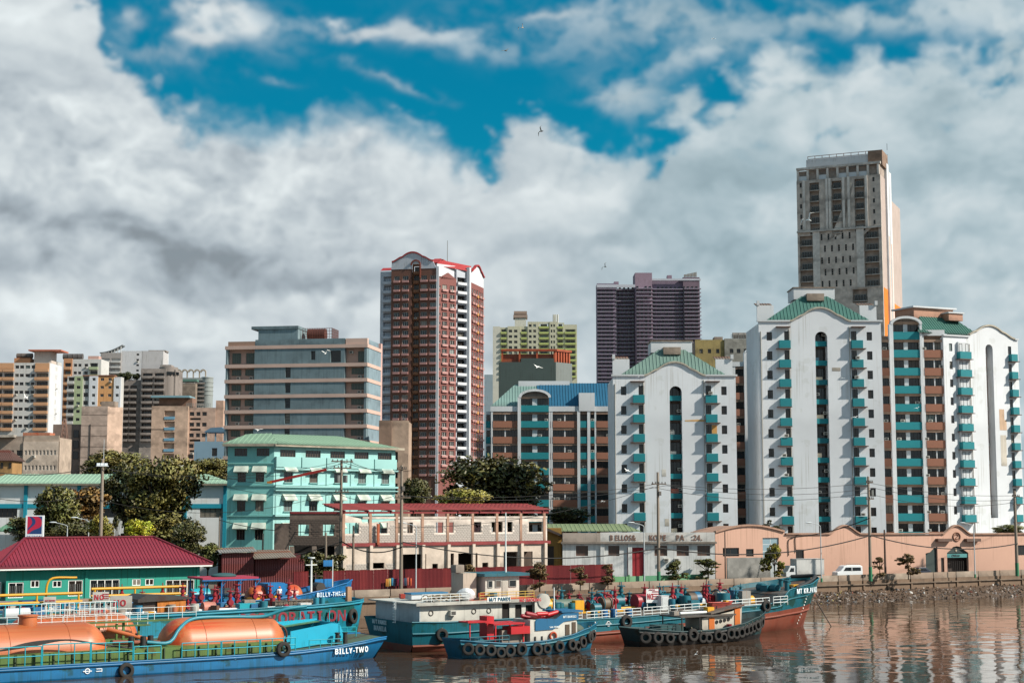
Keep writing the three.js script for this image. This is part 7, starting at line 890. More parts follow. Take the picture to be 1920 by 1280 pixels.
{
  const b = YB; b.position.y = -1.1; for (const [x, l, y] of [[6, 10, 5.0], [6, 10, 5.9], [17, 11, 5.5], [17, 11, 6.3]]) part(b, 'yellow_pipe', new THREE.CylinderGeometry(0.16, 0.16, l, 8).rotateZ(Math.PI / 2).translate(l / 2, 0, 0), yellowM, x, y, 2.4); for (const x of [6.4, 11, 15.6, 17.4, 22, 27.6]) part(b, 'yellow_post', cyl(0.12, 0.12, x > 17 ? 2.5 : 2.2, 8), yellowM, x, 3.85, 2.4); part(b, 'yellow_davit', tube([[12.2, 3.9, 2], [12.2, 6.9, 2], [12.6, 7.5, 2], [15.4, 7.6, 2.2]], 0.13, 7), yellowM); for (let i = 0; i < 5; i++) { const v = part(b, 'valve', valveGeo, redM, 18.5 + i * 2.4, 3.85, 1.2); v.scale.setScalar(1.5 + (i % 2) * 0.4); } part(b, 'red_box', box(5, 1.3, 1.8), redM, 20.5, 3.85, 0.4); part(b, 'blue_box', box(2.6, 1.4, 1.6), mat(0x174f7c, 'steel'), 9.5, 3.85, 0.6); part(b, 'teal_tank', new THREE.CylinderGeometry(0.9, 0.9, 2.2, 16).rotateZ(Math.PI / 2), cyanM, 30.4, 5.0, 0.6); part(b, 'white_rail', railGeo(26, 1.0, 20, 2, 0.03), whiteRail, 4, 3.9, 2.8); part(b, 'black_cover', new THREE.SphereGeometry(1, 14, 8).scale(2.6, 0.7, 1.4), mat(0x35332f, 'grime'), 33.2, 5.2, 0.5); part(b, 'cover_base', box(3.4, 1.2, 2.2), mat(0x4a443d, 'rust'), 31.6, 3.85, -0.6);
  const board = (bt, x, y, z, w, h, label, txt, ry = 0) => { const p = worldOf(bt, x, y, z), g = thing('warning_board', label, 'sign', p.x, p.y, p.z, 0.25 + ry); part(g, 'board', box(w, h, 0.06), mat(0xd2d0cb, 'grime'), 0, 0.9, 0); for (const px of [0.15, w - 0.25]) part(g, 'post', box(0.1, 0.92, 0.1), whiteRail, px, 0, -0.11); txt.forEach(([s, sz, tx, ty]) => part(g, 'lettering', text(s, sz, 0.03), mat(0xb02333, 'plain'), tx, ty, 0.061)); };
  board(YB, 17.0, 3.85, 2.9, 1.75, 1.25, 'white board reading NO beside the yellow pipes', [['NO', 0.55, 0.12, 1.3], ['SMOKING', 0.11, 1.05, 1.85], ['SMOKING', 0.11, 1.05, 1.62], ['SMOKING', 0.11, 1.05, 1.39]]); board(YB, 11.6, 3.85, 2.9, 1.3, 0.9, 'small faded red-lettered board on the far left barge', [['NO ENTRY', 0.16, 0.15, 1.3]]); board(CB, 10.2, 3.32, 3.3, 2.1, 1.4, 'grey worn board reading NO on the turquoise barge', [['NO', 0.62, 0.25, 1.3]], -0.2);
}

for (const [b, n, x0, x1, y, z0, z1, sd] of [[CB, 90, 1, 35, 3.32, -3, 3.3, 31], [BT, 34, 1, 20, 3.4, -2.6, 2.8, 32], [YB, 52, 3, 33, 3.86, -2, 2.6, 33]]) {
  const q = mulberry(sd), cs = [0xb5b2aa, 0x8d8378, 0x1f7f95, 0x8e1a26, 0xc9cbc9, 0x6b4a38, 0x3c3a37, 0xb06a4a, 0x1a5f8a, 0xd39a1c];
  for (let i = 0; i < n; i++) { const w = 0.4 + q() * 1.3, h = 0.3 + q() * 0.9, k = q(), x = lerp(x0, x1, q()), z = lerp(z0, z1, q()), m = mat(cs[Math.floor(q() * 10)], 'rust');
    if (k < 0.3) part(b, 'deck_box', box(r3(w), r3(h), 0.8), m, x, y, z, q() * 0.6); else if (k < 0.55) part(b, 'deck_pipe', new THREE.CylinderGeometry(0.12, 0.12, w * 2.4, 8).rotateZ(Math.PI / 2).translate(0, 0.14, 0), m, x, y + (q() < 0.5 ? 0 : 0.003), z, q() - 0.5); else if (k < 0.75) part(b, 'container', cyl(0.3, 0.3, r3(h + 0.2), 12), m, x, y, z); else part(b, 'bundle', new THREE.SphereGeometry(0.5, 10, 7).scale(w, h * 0.8, 0.8).translate(0, h * 0.3, 0), m, x, y, z, q() * 3); }
}

// ---------- trees ----------
function crownGeo(seed, clumps, leaves, size, flat = 0.75, open = 0.35) {
  const q = mulberry(seed), pos = [], nor = [], col = [], n3 = () => { let x, y, z; do { x = q() * 2 - 1; y = q() * 2 - 1; z = q() * 2 - 1; } while (x * x + y * y + z * z > 1); return [x, y, z]; };
  for (let c = 0; c < clumps; c++) {
    const d = n3(), l = Math.hypot(...d) || 1, rad = lerp(0.25, 0.86, Math.sqrt(q())), ctr = [d[0] / l * rad, d[1] / l * rad * flat, d[2] / l * rad], cr = lerp(0.16, open, q()), tint = 0.72 + q() * 0.5, warm = q();
    for (let i = 0; i < leaves; i++) {
      const v = n3(), vl = Math.hypot(...v) || 1, rr2 = cr * (0.55 + 0.5 * q()), p = [ctr[0] + v[0] / vl * rr2, ctr[1] + v[1] / vl * rr2 * 0.75, ctr[2] + v[2] / vl * rr2], a = n3(), b = n3(), A = new THREE.Vector3(...a).normalize().multiplyScalar(size * (0.6 + q())), B = new THREE.Vector3(...b).cross(A).normalize().multiplyScalar(size * (0.4 + 0.6 * q()));
      const P = [[-1, -1], [1, -0.6], [0.8, 1], [-1, 0.7]].map(([s, t]) => [p[0] + A.x * s + B.x * t, p[1] + A.y * s + B.y * t, p[2] + A.z * s + B.z * t]);
      const n = new THREE.Vector3().crossVectors(A, B).normalize(), o = new THREE.Vector3(v[0] + p[0] * 0.8, v[1] + 0.3 + p[1] * 0.8, v[2] + p[2] * 0.8).normalize(); if (n.dot(o) < 0) n.negate(); n.lerp(o, 0.55).normalize();
      const t = tint * (0.75 + 0.5 * q());
      for (const k of [0, 1, 2, 0, 2, 3]) { pos.push(...P[k]); nor.push(n.x, n.y, n.z); col.push(t * (1 + warm * 0.35), t, t * (1 - warm * 0.2)); }
    }
  }
  const g = new THREE.BufferGeometry(); g.setAttribute('position', new THREE.Float32BufferAttribute(pos, 3)); g.setAttribute('normal', new THREE.Float32BufferAttribute(nor, 3)); g.setAttribute('color', new THREE.Float32BufferAttribute(col, 3)); return g;
}
const crowns = [crownGeo(11, 70, 110, 0.035), crownGeo(12, 64, 110, 0.036, 0.8), crownGeo(13, 46, 90, 0.05, 0.7), crownGeo(14, 26, 60, 0.07, 0.8, 0.3)];
const leafMats = {}; const leaf = (c) => leafMats[c] ?? (leafMats[c] = new THREE.MeshPhysicalMaterial({ color: c, roughness: 0.75, vertexColors: true, side: THREE.DoubleSide, transmission: 0.25, thickness: 0 }));
const bark = mat(0x4a3d33, 'conc'), fallen = mat(0x3f3a24, 'conc');
function tree(name, label, category, px, py, rx, ry, D, c, v = 0, ground = GROUND, group) {
  const k = D / F, R0 = rx * k, H0 = ry * k, cx = gX(px, py, D), cy = gY(py, D), t = thing(name, label, category, cx, ground, -D, (px * 7) % 6, group), h = cy - ground, g = [], q = mulberry(Math.round(px * 3 + py)), tr = Math.max(0.05, Math.min(0.4, R0 * 0.06));
  g.push(tube([[0, 0, 0], [0.05 * R0 * (q() - 0.5), h * 0.5, 0], [0, h, 0]], tr, 7)); for (let i = 0; i < 7; i++) { const a = i * 2.4 + q(), e = 0.5 + 0.3 * q(); g.push(tube([[0, h * 0.55, 0], [Math.cos(a) * R0 * 0.3, h * 0.75 + 0.1 * H0, Math.sin(a) * R0 * 0.3], [Math.cos(a) * R0 * e, h + H0 * (q() - 0.25) * 0.8, Math.sin(a) * R0 * e]], tr * 0.42, 5)); }
  part(t, 'trunk', merge(g), bark); const cr = part(t, 'crown', crowns[v], leaf(c), 0, h, 0); cr.scale.set(R0 * 1.08, H0 * 1.3, R0 * 1.0); if (rx > 24) { const lo = part(t, 'lower_crown', crowns[(v + 1) % 3], leaf(c), R0 * 0.1 * (q() - 0.5), h - H0 * 0.75, R0 * 0.2); lo.scale.set(R0 * 0.92, H0 * 0.95, R0 * 0.8); lo.rotation.y = px + 2; } cr.rotation.y = px; if (rx <= 24) { cr.scale.multiplyScalar(0.62); cr.position.y += H0 * 0.25; for (let i = 0; i < 6; i++) { const e = part(t, 'branch_leaves', crowns[3], leaf(c), R0 * (q() - 0.5) * 1.7, lerp(h * 0.25, h + H0 * 0.3, q()), R0 * (q() - 0.5) * 1.4), s2 = 0.3 + 0.4 * q(); e.scale.set(R0 * s2 * 1.3, H0 * s2, R0 * s2 * 1.2); e.rotation.y = i * 2 + px; } } return t;
}
const green = (r, g, b) => new THREE.Color().setRGB(r, g, b).getHex(), DARKLEAF = green(0.115, 0.13, 0.034), MIDLEAF = green(0.2, 0.21, 0.05), BUSHLEAF = green(0.17, 0.2, 0.05), YELLOWGREEN = green(0.32, 0.33, 0.05), LIME = green(0.5, 0.6, 0.035), RUSTY = green(0.26, 0.17, 0.045), DRYLEAF = green(0.24, 0.18, 0.07);
for (const [label, px, py, rx, ry, D, c, v = 0] of [
  ['big dark round tree in front of the blue-roofed block', 930, 906, 94, 56, 300, DARKLEAF, 0], ['lower yellow-green tree beside the big dark one', 868, 937, 54, 20, 250, YELLOWGREEN, 1], ['small dark tree right of the turquoise building', 780, 922, 32, 24, 262, DARKLEAF, 1],
  ['tall dense tree in front of the long green roof', 305, 912, 72, 62, 238, MIDLEAF, 0], ['dark tree left of the tall dense one, behind the pole', 236, 918, 44, 48, 243, DARKLEAF, 1], ['far tree above the long green roof, left', 215, 872, 62, 26, 300, MIDLEAF, 1], ['far tree above the long green roof beside the slate block', 385, 878, 46, 22, 300, MIDLEAF, 0], ['rusty brown tree behind the lamp posts', 160, 938, 42, 30, 232, RUSTY, 2], ['bushy tree just right of the fuel sign', 108, 958, 46, 44, 226, BUSHLEAF, 1], ['dark low tree behind the fuel sign', 55, 985, 50, 22, 250, DARKLEAF, 2], ['bright lime green shrub behind the red roof', 258, 992, 30, 17, 205, LIME, 1], ['yellow-green shrub left of the conical tree', 188, 992, 26, 24, 207, YELLOWGREEN, 1], ['narrow conical tree behind the red roof', 217, 985, 10, 24, 204, DARKLEAF, 2], ['dark tree behind the right end of the red roof', 352, 1008, 36, 30, 212, DARKLEAF, 1], ['shrub beside the tin shack', 390, 1035, 26, 20, 206, BUSHLEAF, 2],
  ['feathery dark tree in front of the half-built block', 606, 1058, 48, 27, 209, DARKLEAF, 2], ['yellow-green street tree beside the box truck', 1452, 1042, 20, 30, 245, YELLOWGREEN, 2], ['round shrub in front of the shop window', 1328, 1058, 24, 14, 232, BUSHLEAF, 2], ['small leafy shrub left of the round one', 1268, 1063, 16, 16, 230, BUSHLEAF, 3], ['thin leafy bush in front of the pink wall', 1703, 1050, 16, 15, 248, DRYLEAF, 3], ['sparse bush near the second lamp post', 1650, 1052, 14, 10, 246, DRYLEAF, 3], ['dark shrubs at the foot of the blue-roofed block', 1065, 966, 42, 14, 300, DARKLEAF, 1], ['vine bush spilling over the maroon fence', 878, 1072, 16, 18, 208, DRYLEAF, 3], ['leafy branch over the fence near the tanker wheelhouse', 1012, 1070, 24, 18, 212, DRYLEAF, 3], ['small bush on the fence left of the shop', 1088, 1072, 18, 12, 216, DRYLEAF, 3], ['little bush at the right end of the fence', 1140, 1066, 16, 10, 220, DRYLEAF, 3], ['broad low tree behind the right half of the red roof', 300, 985, 60, 26, 236, MIDLEAF, 1], ['low dark bush between the fuel sign and the lamps', 140, 1000, 50, 20, 222, DARKLEAF, 1], ['green hedge in the garage under the rightmost block', 1893, 992, 30, 8, 290, BUSHLEAF, 1]])
  tree(rx > 30 && ry > 18 ? 'tree' : 'shrub', label, rx > 30 && ry > 18 ? 'tree' : 'shrub', px, py, rx, ry, D, c, v);
for (const [label, px, py, rx, ry] of [['small clipped tree on the pink hall roof', 1443, 980, 9, 7], ['creeping plant on the pink hall roof edge', 1455, 990, 14, 6]]) tree('roof_plant', label, 'plant', px, py, rx, ry, 263, 0x4f5a2c, 3, gY(996, 263));
{ const x = gX(235, 905, 345), t = thing('roof_garden', 'trees growing on the roof of the grey tower', 'plant', gX(232, 705, 499), gY(712, 500), -501); for (const [dx, s] of [[0, 2.6], [3.4, 1.8], [-2.2, 1.5]]) { const c = part(t, 'crown', crowns[2], leaf(0x46522a), dx, 1.2, 0); c.scale.set(s, s * 0.9, s); part(t, 'trunk', cyl(0.15, 0.2, 1.6, 6), bark, dx, 0, 0); } }

// ---------- poles, lamps, wires ----------
const woodPole = mat(0x8f8174, 'conc'), concPole = mat(0xa09386, 'conc'), metalPole = mat(0xaab0b2, 'plain', { roughness: 0.4 }), wireM = mat(0x1f1d1b, 'plain');
const poleTop = {};
function pole(key, label, px, top, D, r, o = {}) {
  const h = gY(top, D) - GROUND, t = thing('utility_pole', label, 'pole', gX(px, 1040, D), GROUND, -D, o.ry ?? QA), m = o.m ?? concPole;
  part(t, 'shaft', cyl(r * 0.68, r, r3(h), 10), m); if (o.green) part(t, 'painted_foot', cyl(r * 1.04, r * 1.06, 2.2, 10), mat(0x2f7a55, 'paint'), 0, 0.01, 0);
  for (const [dy, l] of o.arms ?? []) { const a = part(t, 'crossarm', box(l, 0.16, 0.14), mat(0x6a5d52, 'conc'), -l / 2, h - dy, r * 0.7); for (let i = 0; i < 5; i++) part(a, 'insulator', merge([new THREE.CylinderGeometry(0.05, 0.08, 0.22, 8).translate(0, 0.11, 0).toNonIndexed(), new THREE.CylinderGeometry(0.09, 0.09, 0.05, 8).translate(0, 0.2, 0).toNonIndexed()]), mat(0x4a4440, 'plain', { roughness: 0.3 }), l * (0.06 + 0.22 * i), 0.16, 0.07); }
  if (o.can) for (const s of o.can) part(t, 'transformer', merge([new THREE.CylinderGeometry(0.32, 0.32, 0.95, 14).toNonIndexed(), new THREE.CylinderGeometry(0.35, 0.35, 0.08, 14).translate(0, 0.48, 0).toNonIndexed()]), mat(0x6f7270, 'rust'), s * 0.55, h - 2.6, r * 0.3);
  if (o.box) part(t, 'junction_box', box(0.4, 0.6, 0.3), mat(0x55504a, 'rust'), -0.2, h - 3.4, r); poleTop[key] = [gX(px, 1040, D), GROUND + h, -D]; return t;
}
pole('a', 'tall concrete pole with floodlights behind the red roof', 187, 860, 204, 0.28, {}); { const t = scene.children[scene.children.length - 1], h = gY(860, 204) - GROUND; const br = part(t, 'bracket', box(1.6, 0.12, 0.3), metalPole, -0.9, h - 1.0, 0); for (let i = 0; i < 3; i++) part(br, 'floodlight', merge([boxAt(0.42, 0.3, 0.26, 0, 0, 0)]), mat(0xc4ced4, 'plain'), 0.05 + i * 0.5, 0.13, 0.05); part(t, 'antenna', cyl(0.03, 0.05, 2.6, 5), metalPole, 0.1, h, 0); }
pole('b', 'wooden pole with many crossarms beside the half-built block', 638, 862, 210, 0.24, { arms: [[0.3, 3.2], [1.2, 2.6], [4.4, 2.0]], can: [-1, 1], m: woodPole }); pole('c', 'tall pole in front of the maroon fence by the laundry', 752, 872, 207, 0.26, { arms: [[4.4, 2.4], [0.6, 1.2]], box: 1 }); pole('d', 'pole with a crossarm in front of the white shop', 1235, 885, 226, 0.27, { arms: [[1.8, 2.6]], box: 1, green: 1 }); pole('e', 'pole in front of the tallest white slab block', 1632, 893, 243, 0.27, { arms: [[1.0, 1.4], [3.6, 1.6]], can: [1], green: 1 }); pole('f', 'pole at the right edge beside the pink wall', 1907, 920, 260, 0.29, { arms: [[1.0, 1.8]], green: 1 });
pole('g', 'short bare wooden pole in front of the half-built block', 662, 985, 209, 0.2, { m: woodPole }); pole('h', 'short leaning pole left of the feathery tree', 612, 998, 208, 0.2, { m: woodPole }).rotation.z = 0.02; pole('i', 'short rusty post in front of the pink wall', 1660, 993, 250, 0.2, { m: mat(0x5f4a3e, 'rust') }); pole('j', 'thin pole in front of the yard wall', 1360, 996, 245, 0.13, { m: mat(0x5d4a40, 'rust') }); pole('k', 'thin wooden pole beside the turquoise building', 410, 968, 222, 0.12, { m: woodPole }); pole('l', 'thin pole left of the shop lamp post', 492, 1000, 214, 0.16, { m: woodPole });
function lamp(label, px, top, D, arm) { const h = gY(top, D) - GROUND, t = thing('street_lamp', label, 'street lamp', gX(px, 1040, D), GROUND, -D, 0.1, 'street lamps along the quay road'); part(t, 'post', cyl(0.07, 0.11, r3(h - 0.5), 8), metalPole); for (const s of arm) { part(t, 'arm', tube([[0, h - 0.6, 0], [0.02 * s, h - 0.2, 0], [0.3 * s, h, 0], [1.5 * s, h + 0.3, 0.1]], 0.05, 6), metalPole); part(t, 'lamp_head', new THREE.SphereGeometry(1, 12, 8).scale(0.5, 0.1, 0.18), mat(0xc3c9cb, 'plain'), 1.9 * s, h + 0.36, 0.12); } part(t, 'foot', cyl(0.16, 0.18, 0.6, 8), mat(0x2f7a55, 'paint'), 0, 0.003, 0); }
for (const [l, px, y, D, a] of [['single-arm lamp post behind the fence laundry', 780, 985, 208, [-1]], ['single-arm lamp post before the white shop', 1208, 984, 225, [-1]], ['lamp post between the box truck and the white van', 1540, 984, 240, [-1]], ['lamp post right of the market gate', 1828, 984, 254, [-1]], ['double-arm white lamp behind the red roof, right of the pair', 164, 975, 210, [-1, 1]], ['smaller lamp behind the red roof, left of the pair', 124, 984, 210, [-1]]]) lamp(l, px, y, D, a);
// wires: sagging spans
function wire(label, p, q, sag, r = 0.035) { const pts = []; for (let i = 0; i <= 12; i++) { const t = i / 12; pts.push([lerp(p[0], q[0], t) - p[0], lerp(p[1], q[1], t) - 4 * sag * t * (1 - t) - p[1], lerp(p[2], q[2], t) - p[2]]); } solo('overhead_wire', label, 'wire', tube(pts, r, 5, 24), wireM, ...p, 0, 'overhead wires along the quay'); }
const up = (k, dy, dx = 0) => [poleTop[k][0] + dx, poleTop[k][1] - dy, poleTop[k][2] + 0.3];
const edgeL = (py, D = 200) => [gX(-30, py, D), gY(py, D), -D], edgeR = (py, D = 268) => [gX(1960, py, D), gY(py, D), -D];
[['top', 0.2, 0], ['second', 0.25, 1.2], ['lower', 4.4, -0.8], ['bundled low', 11.0, 0.2]].forEach(([n, dy, dx], i) => { wire(`${n} wire from the left pole to the crossarm pole`, up('a', dy + 1, dx * 0.2), up('b', dy, dx), 1.6 + i * 0.3, i > 2 ? 0.07 : 0.03); wire(`${n} wire between the crossarm pole and the laundry pole`, up('b', dy, dx), up('c', dy * 0.8 + (i > 2 ? 2 : 0.5), dx), 0.5 + i * 0.2, i > 2 ? 0.08 : 0.035); wire(`${n} wire from the laundry pole to the shop pole`, up('c', i > 2 ? 10.2 : dy + 3.9, dx), up('d', i > 2 ? 11.0 : 1.7 + i * 0.25, dx), 0.9 + i * 0.3, i > 2 ? 0.08 : 0.035); wire(`${n} wire from the shop pole to the slab-block pole`, up('d', i > 2 ? 11.0 : 1.7 + i * 0.25, dx), up('e', i > 2 ? 9.2 : 1 + i * 0.8, dx * 0.6), 0.9 + i * 0.3, i > 2 ? 0.09 : 0.035); wire(`${n} wire from the slab-block pole to the right edge pole`, up('e', i > 2 ? 9.2 : 1 + i * 0.8, dx * 0.6), up('f', i > 2 ? 8.8 : 0.8 + i * 0.6, dx * 0.6), 0.7 + i * 0.25, i > 2 ? 0.09 : 0.035); });
wire('wire leaving the left pole out of the picture', up('a', 0.8), edgeL(882), 0.9, 0.05); wire('second wire leaving the left pole out of the picture', up('a', 4.5), edgeL(930), 0.9, 0.04); wire('wire leaving the right edge pole', up('f', 0.9), edgeR(935), 0.2); wire('cable loop in front of the turquoise building', up('k', 0.5), up('b', 9.5), 0.8, 0.05); wire('upper cable across the turquoise building', [gX(424, 905, 222), gY(895, 222), -222], up('b', 3.2), 0.7, 0.03); wire('middle cable across the turquoise building', [gX(424, 905, 222), gY(912, 222), -222], up('b', 4.6), 0.8, 0.03); wire('slanting cable rising before the tallest white slab', [gX(1475, 1006, 249), gY(1008, 249), -249], up('e', 6.5), 0.6, 0.08);

// ---------- laundry on the fence ----------
[0xd08a2c, 0xc9b46a, 0x1d7fa8, 0x24506f, 0x8e1a4a, 0xb02a5a, 0x7a2038, 0x2c4a6a, 0xc05a4a, 0xd9623a].forEach((c, i) => { const px = 730 + i * 4.8, [x, d] = onQuay(px, 4.6), g = new THREE.PlaneGeometry(0.34, 1.0, 4, 6), a = g.attributes.position; for (let k = 0; k < a.count; k++) a.setZ(k, 0.06 * Math.sin(a.getX(k) * 14 + i) * (1 - a.getY(k))); g.computeVertexNormals(); solo('hung_garment', `${ordinal[i]} garment from the left hung on the maroon fence`, 'clothing', merge([g.toNonIndexed(), g.clone().translate(0, 0, -0.03).toNonIndexed()]), mat(c, 'grime'), x, GROUND + 1.55 + (i % 3) * 0.06, -d + 0.35, QA, 'garments drying on the fence'); });

// ---------- vehicles on the quay road ----------
const wheelG = keep('wheel', () => new THREE.CylinderGeometry(0.33, 0.33, 0.24, 16).rotateX(Math.PI / 2)), hubG = keep('hub', () => new THREE.CylinderGeometry(0.19, 0.19, 0.26, 12).rotateX(Math.PI / 2));
function wheels(t, xs, z, y = 0.33, s = 1) { for (const x of xs) for (const zz of [z, -z]) { const w = part(t, 'wheel', wheelG, blackM, x, y * s, zz); w.scale.setScalar(s); part(w, 'rim', hubG, metalPole, 0, 0, 0); } }
function bodyGeo(pts, w, bev = 0.08) { const s = new THREE.Shape(pts.map(([x, y]) => new THREE.Vector2(x, y))); return new THREE.ExtrudeGeometry(s, { depth: w - 2 * bev, bevelEnabled: true, bevelSize: bev, bevelThickness: bev, bevelSegments: 2 }).translate(0, 0, -(w - 2 * bev) / 2); }
{
  const [x, d] = onQuay(1581, 5.2), t = thing('van', 'white minivan parked behind the parapet', 'van', x - 2.2, GROUND + 0.01, -d, QA * 0.55), wp = new THREE.MeshPhysicalMaterial({ color: 0xd6d9da, roughness: 0.35, clearcoat: 0.6 });
  part(t, 'body', bodyGeo([[0.1, 0.35], [4.5, 0.35], [4.55, 1.0], [4.5, 1.95], [4.2, 2.1], [1.7, 2.1], [1.3, 1.95], [0.65, 1.2], [0.1, 1.05]], 1.75), wp); for (const s of [1, -1]) { part(t, 'side_window', slab([[1.15, 1.3], [4.3, 1.3], [4.25, 1.85], [1.55, 1.85]], 0.02), glass[0], 0, 0, s > 0 ? 0.896 : -0.876); part(t, 'headlight', box(0.06, 0.16, 0.35), frameWhite, 0.0, 0.8, s * 0.6 - 0.17); } part(t, 'windscreen', box(0.03, 0.72, 1.4), glass[0], 0.9, 1.28, -0.7).rotation.z = -0.72; part(t, 'bumper', box(0.2, 0.3, 1.7), frameGrey, -0.05, 0.35, -0.85); part(t, 'pillar', box(0.1, 0.56, 0.03), wp, 2.6, 1.3, 0.898); part(t, 'roof_rack', railGeo(2.4, 0.25, 6, 1, 0.03), frameGrey, 1.9, 2.15, 0.5); wheels(t, [0.95, 3.6], 0.78);
}
{
  const [x, d] = onQuay(1500, 5.4), t = thing('box_truck', 'white box truck parked beside the street tree', 'truck', x - 3.3, GROUND + 0.01, -d, QA * 0.6); part(t, 'cargo_box', box(4.9, 2.5, 2.1), mat(0xc3c6c8, 'grime'), 1.8, 0.85, -1.05); for (const y of [0.85, 3.28]) part(t, 'box_rail', box(5.0, 0.08, 0.05), frameGrey, 1.75, y, 1.055); part(t, 'cab', bodyGeo([[0.05, 0.5], [1.7, 0.5], [1.7, 2.2], [0.75, 2.2], [0.3, 1.4], [0.05, 1.2]], 1.8), mat(0xc9cccd, 'paint')); part(t, 'side_window', slab([[0.55, 1.35], [1.4, 1.35], [1.4, 1.95], [0.85, 1.95]], 0.02), glass[0], 0, 0, 0.92); part(t, 'windscreen', box(0.03, 0.8, 1.5), glass[0], 0.3, 1.45, -0.75).rotation.z = -0.5; part(t, 'chassis', box(6.2, 0.25, 0.9), frameDark, 0.4, 0.55, -0.45); wheels(t, [0.9, 5.2], 0.85, 0.33, 1.25);
}
{
  const [x, d] = onQuay(1715, 5), t = thing('car', 'dark blue small car by the market gate', 'car', x - 1.5, GROUND + 0.01, -d, QA), m = new THREE.MeshPhysicalMaterial({ color: 0x232a38, roughness: 0.35, clearcoat: 0.5 }); part(t, 'body', bodyGeo([[0.05, 0.35], [3.6, 0.35], [3.65, 0.9], [3.2, 1.05], [2.6, 1.45], [1.2, 1.45], [0.6, 1.0], [0.05, 0.85]], 1.5), m); part(t, 'side_window', slab([[0.95, 1.0], [2.8, 1.0], [2.45, 1.36], [1.25, 1.36]], 0.02), glass[0], 0, 0, 0.77); wheels(t, [0.75, 2.9], 0.68, 0.3, 0.9);
}
// cars in the garage of the rightmost block
for (const [px, c, l] of [[1840, 0x8d9296, 'silver car parked under the rightmost block, left one'], [1868, 0x3c4a55, 'dark car parked under the rightmost block, right one']]) { const D = 286, t = thing('car', l, 'car', gX(px, 995, D), GROUND, -D, 0.4), m = mat(c, 'plain', { roughness: 0.35 }); part(t, 'body', bodyGeo([[0.05, 0.35], [3.9, 0.35], [3.95, 0.9], [3.3, 1.05], [2.7, 1.5], [1.2, 1.5], [0.6, 1.0], [0.05, 0.85]], 1.6), m); part(t, 'side_window', slab([[0.95, 1.03], [2.9, 1.03], [2.5, 1.4], [1.25, 1.4]], 0.02), glass[0], 0, 0, 0.82); wheels(t, [0.75, 3.1], 0.72, 0.3, 0.95); }

// ---------- gulls ----------
function gullGeo(flap, sweep) {
  const body = new THREE.LatheGeometry([[0.001, -0.3], [0.035, -0.24], [0.06, -0.12], [0.075, 0], [0.07, 0.12], [0.05, 0.2], [0.045, 0.24], [0.05, 0.28], [0.035, 0.33], [0.012, 0.36], [0.006, 0.41], [0.001, 0.42]].map(([x, y]) => new THREE.Vector2(x, y)), 10).rotateX(Math.PI / 2).toNonIndexed(), q = [];
  for (const s of [-1, 1]) { const P = (t, c) => { const y = t < 0.45 ? flap * t * 0.9 : flap * (0.405 - (t - 0.45) * 0.55), ch = lerp(0.2, 0.02, t ** 1.5), z0 = 0.1 + (t < 0.45 ? t * 0.25 : 0.11 - (t - 0.45) * 0.5 * sweep); return [s * (0.04 + t * 0.62), 0.03 + y + (c === 1 ? 0 : 0.0), z0 - c * ch]; }; for (let i = 0; i < 8; i++) { const a = i / 8, b = (i + 1) / 8, A = P(a, 0), B = P(b, 0), C = P(b, 1), D2 = P(a, 1), up2 = (p) => [p[0], p[1] + 0.015, p[2]]; q.push(s > 0 ? [A, B, C, D2] : [B, A, D2, C], s > 0 ? [up2(D2), up2(C), up2(B), up2(A)] : [up2(C), up2(D2), up2(A), up2(B)]); } }
  q.push([[-0.03, 0, -0.22], [0.03, 0, -0.22], [0.08, 0, -0.42], [-0.08, 0, -0.42]]); return merge([body, quads(q)]);
}
const gulls = [gullGeo(0.9, 1), gullGeo(0.3, 1.4), gullGeo(-0.4, 0.8)], gullM = mat(0xe3e1dc, 'plain'), gullD = mat(0x8c867c, 'plain');
[[980, 52, 18, 0, 0.5, 1, 'highest gull, top centre in the blue sky'], [948, 95, 18, 1, 0.4, 1, 'second highest gull, top centre below the highest'], [1337, 72, 12, 2, 0.2, 0, 'small gull at the top right of centre'], [1015, 246, 20, 0, 1.3, 1, 'gull at the lower tip of the blue opening'], [1251, 302, 7, 1, 0.3, 1, 'tiny gull above the purple tower'], [1135, 500, 16, 0, 1.0, 1, 'gull just above the left corner of the purple tower'], [1517, 413, 32, 0, 0.7, 0, 'large gull crossing the tallest tower'], [850, 577, 12, 1, 0.1, 0, 'gull before the brown tower'], [610, 662, 18, 0, 0.2, 0, 'gull before the top floor of the slate block'], [484, 806, 16, 1, 0, 0, 'gull above the turquoise building roof'], [1008, 688, 18, 1, -0.4, 0, 'gull before the dark green block'], [47, 745, 14, 0, -0.8, 0, 'gull before the white and orange tower at left'], [1176, 882, 14, 1, -0.5, 0, 'gull before the shorter white slab'], [1130, 939, 10, 2, 0, 0, 'gull before the foot of the blue-roofed block'], [1604, 782, 12, 1, 0.2, 0, 'gull before the tallest white slab'], [1306, 1226, 10, 0, 0.8, 0, 'gull flying low over the water below the dark tug'], [1580, 708, 9, 2, 0, 0, 'tiny gull high before the tallest white slab'], [1720, 765, 10, 1, 0.3, 0, 'gull before the rightmost block'], [1197, 706, 8, 2, 0.5, 0, 'tiny gull at the shorter white slab cornice']].forEach(([px, py, w, v, roll, dk, l], i) => { const D = px === 1306 ? 140 : 130 * (1.3 / 1.3) + (i % 4) * 12, sp = w * D / F, o = solo('gull', l, 'bird', gulls[v], dk ? gullD : gullM, gX(px, py, D), gY(py, D), -D, (i * 1.1) % 1.2 - 0.6, 'gulls in flight'); o.scale.setScalar(sp / 1.15); o.rotation.order = 'YZX'; o.rotation.z = roll; o.rotation.x = 0.35; });

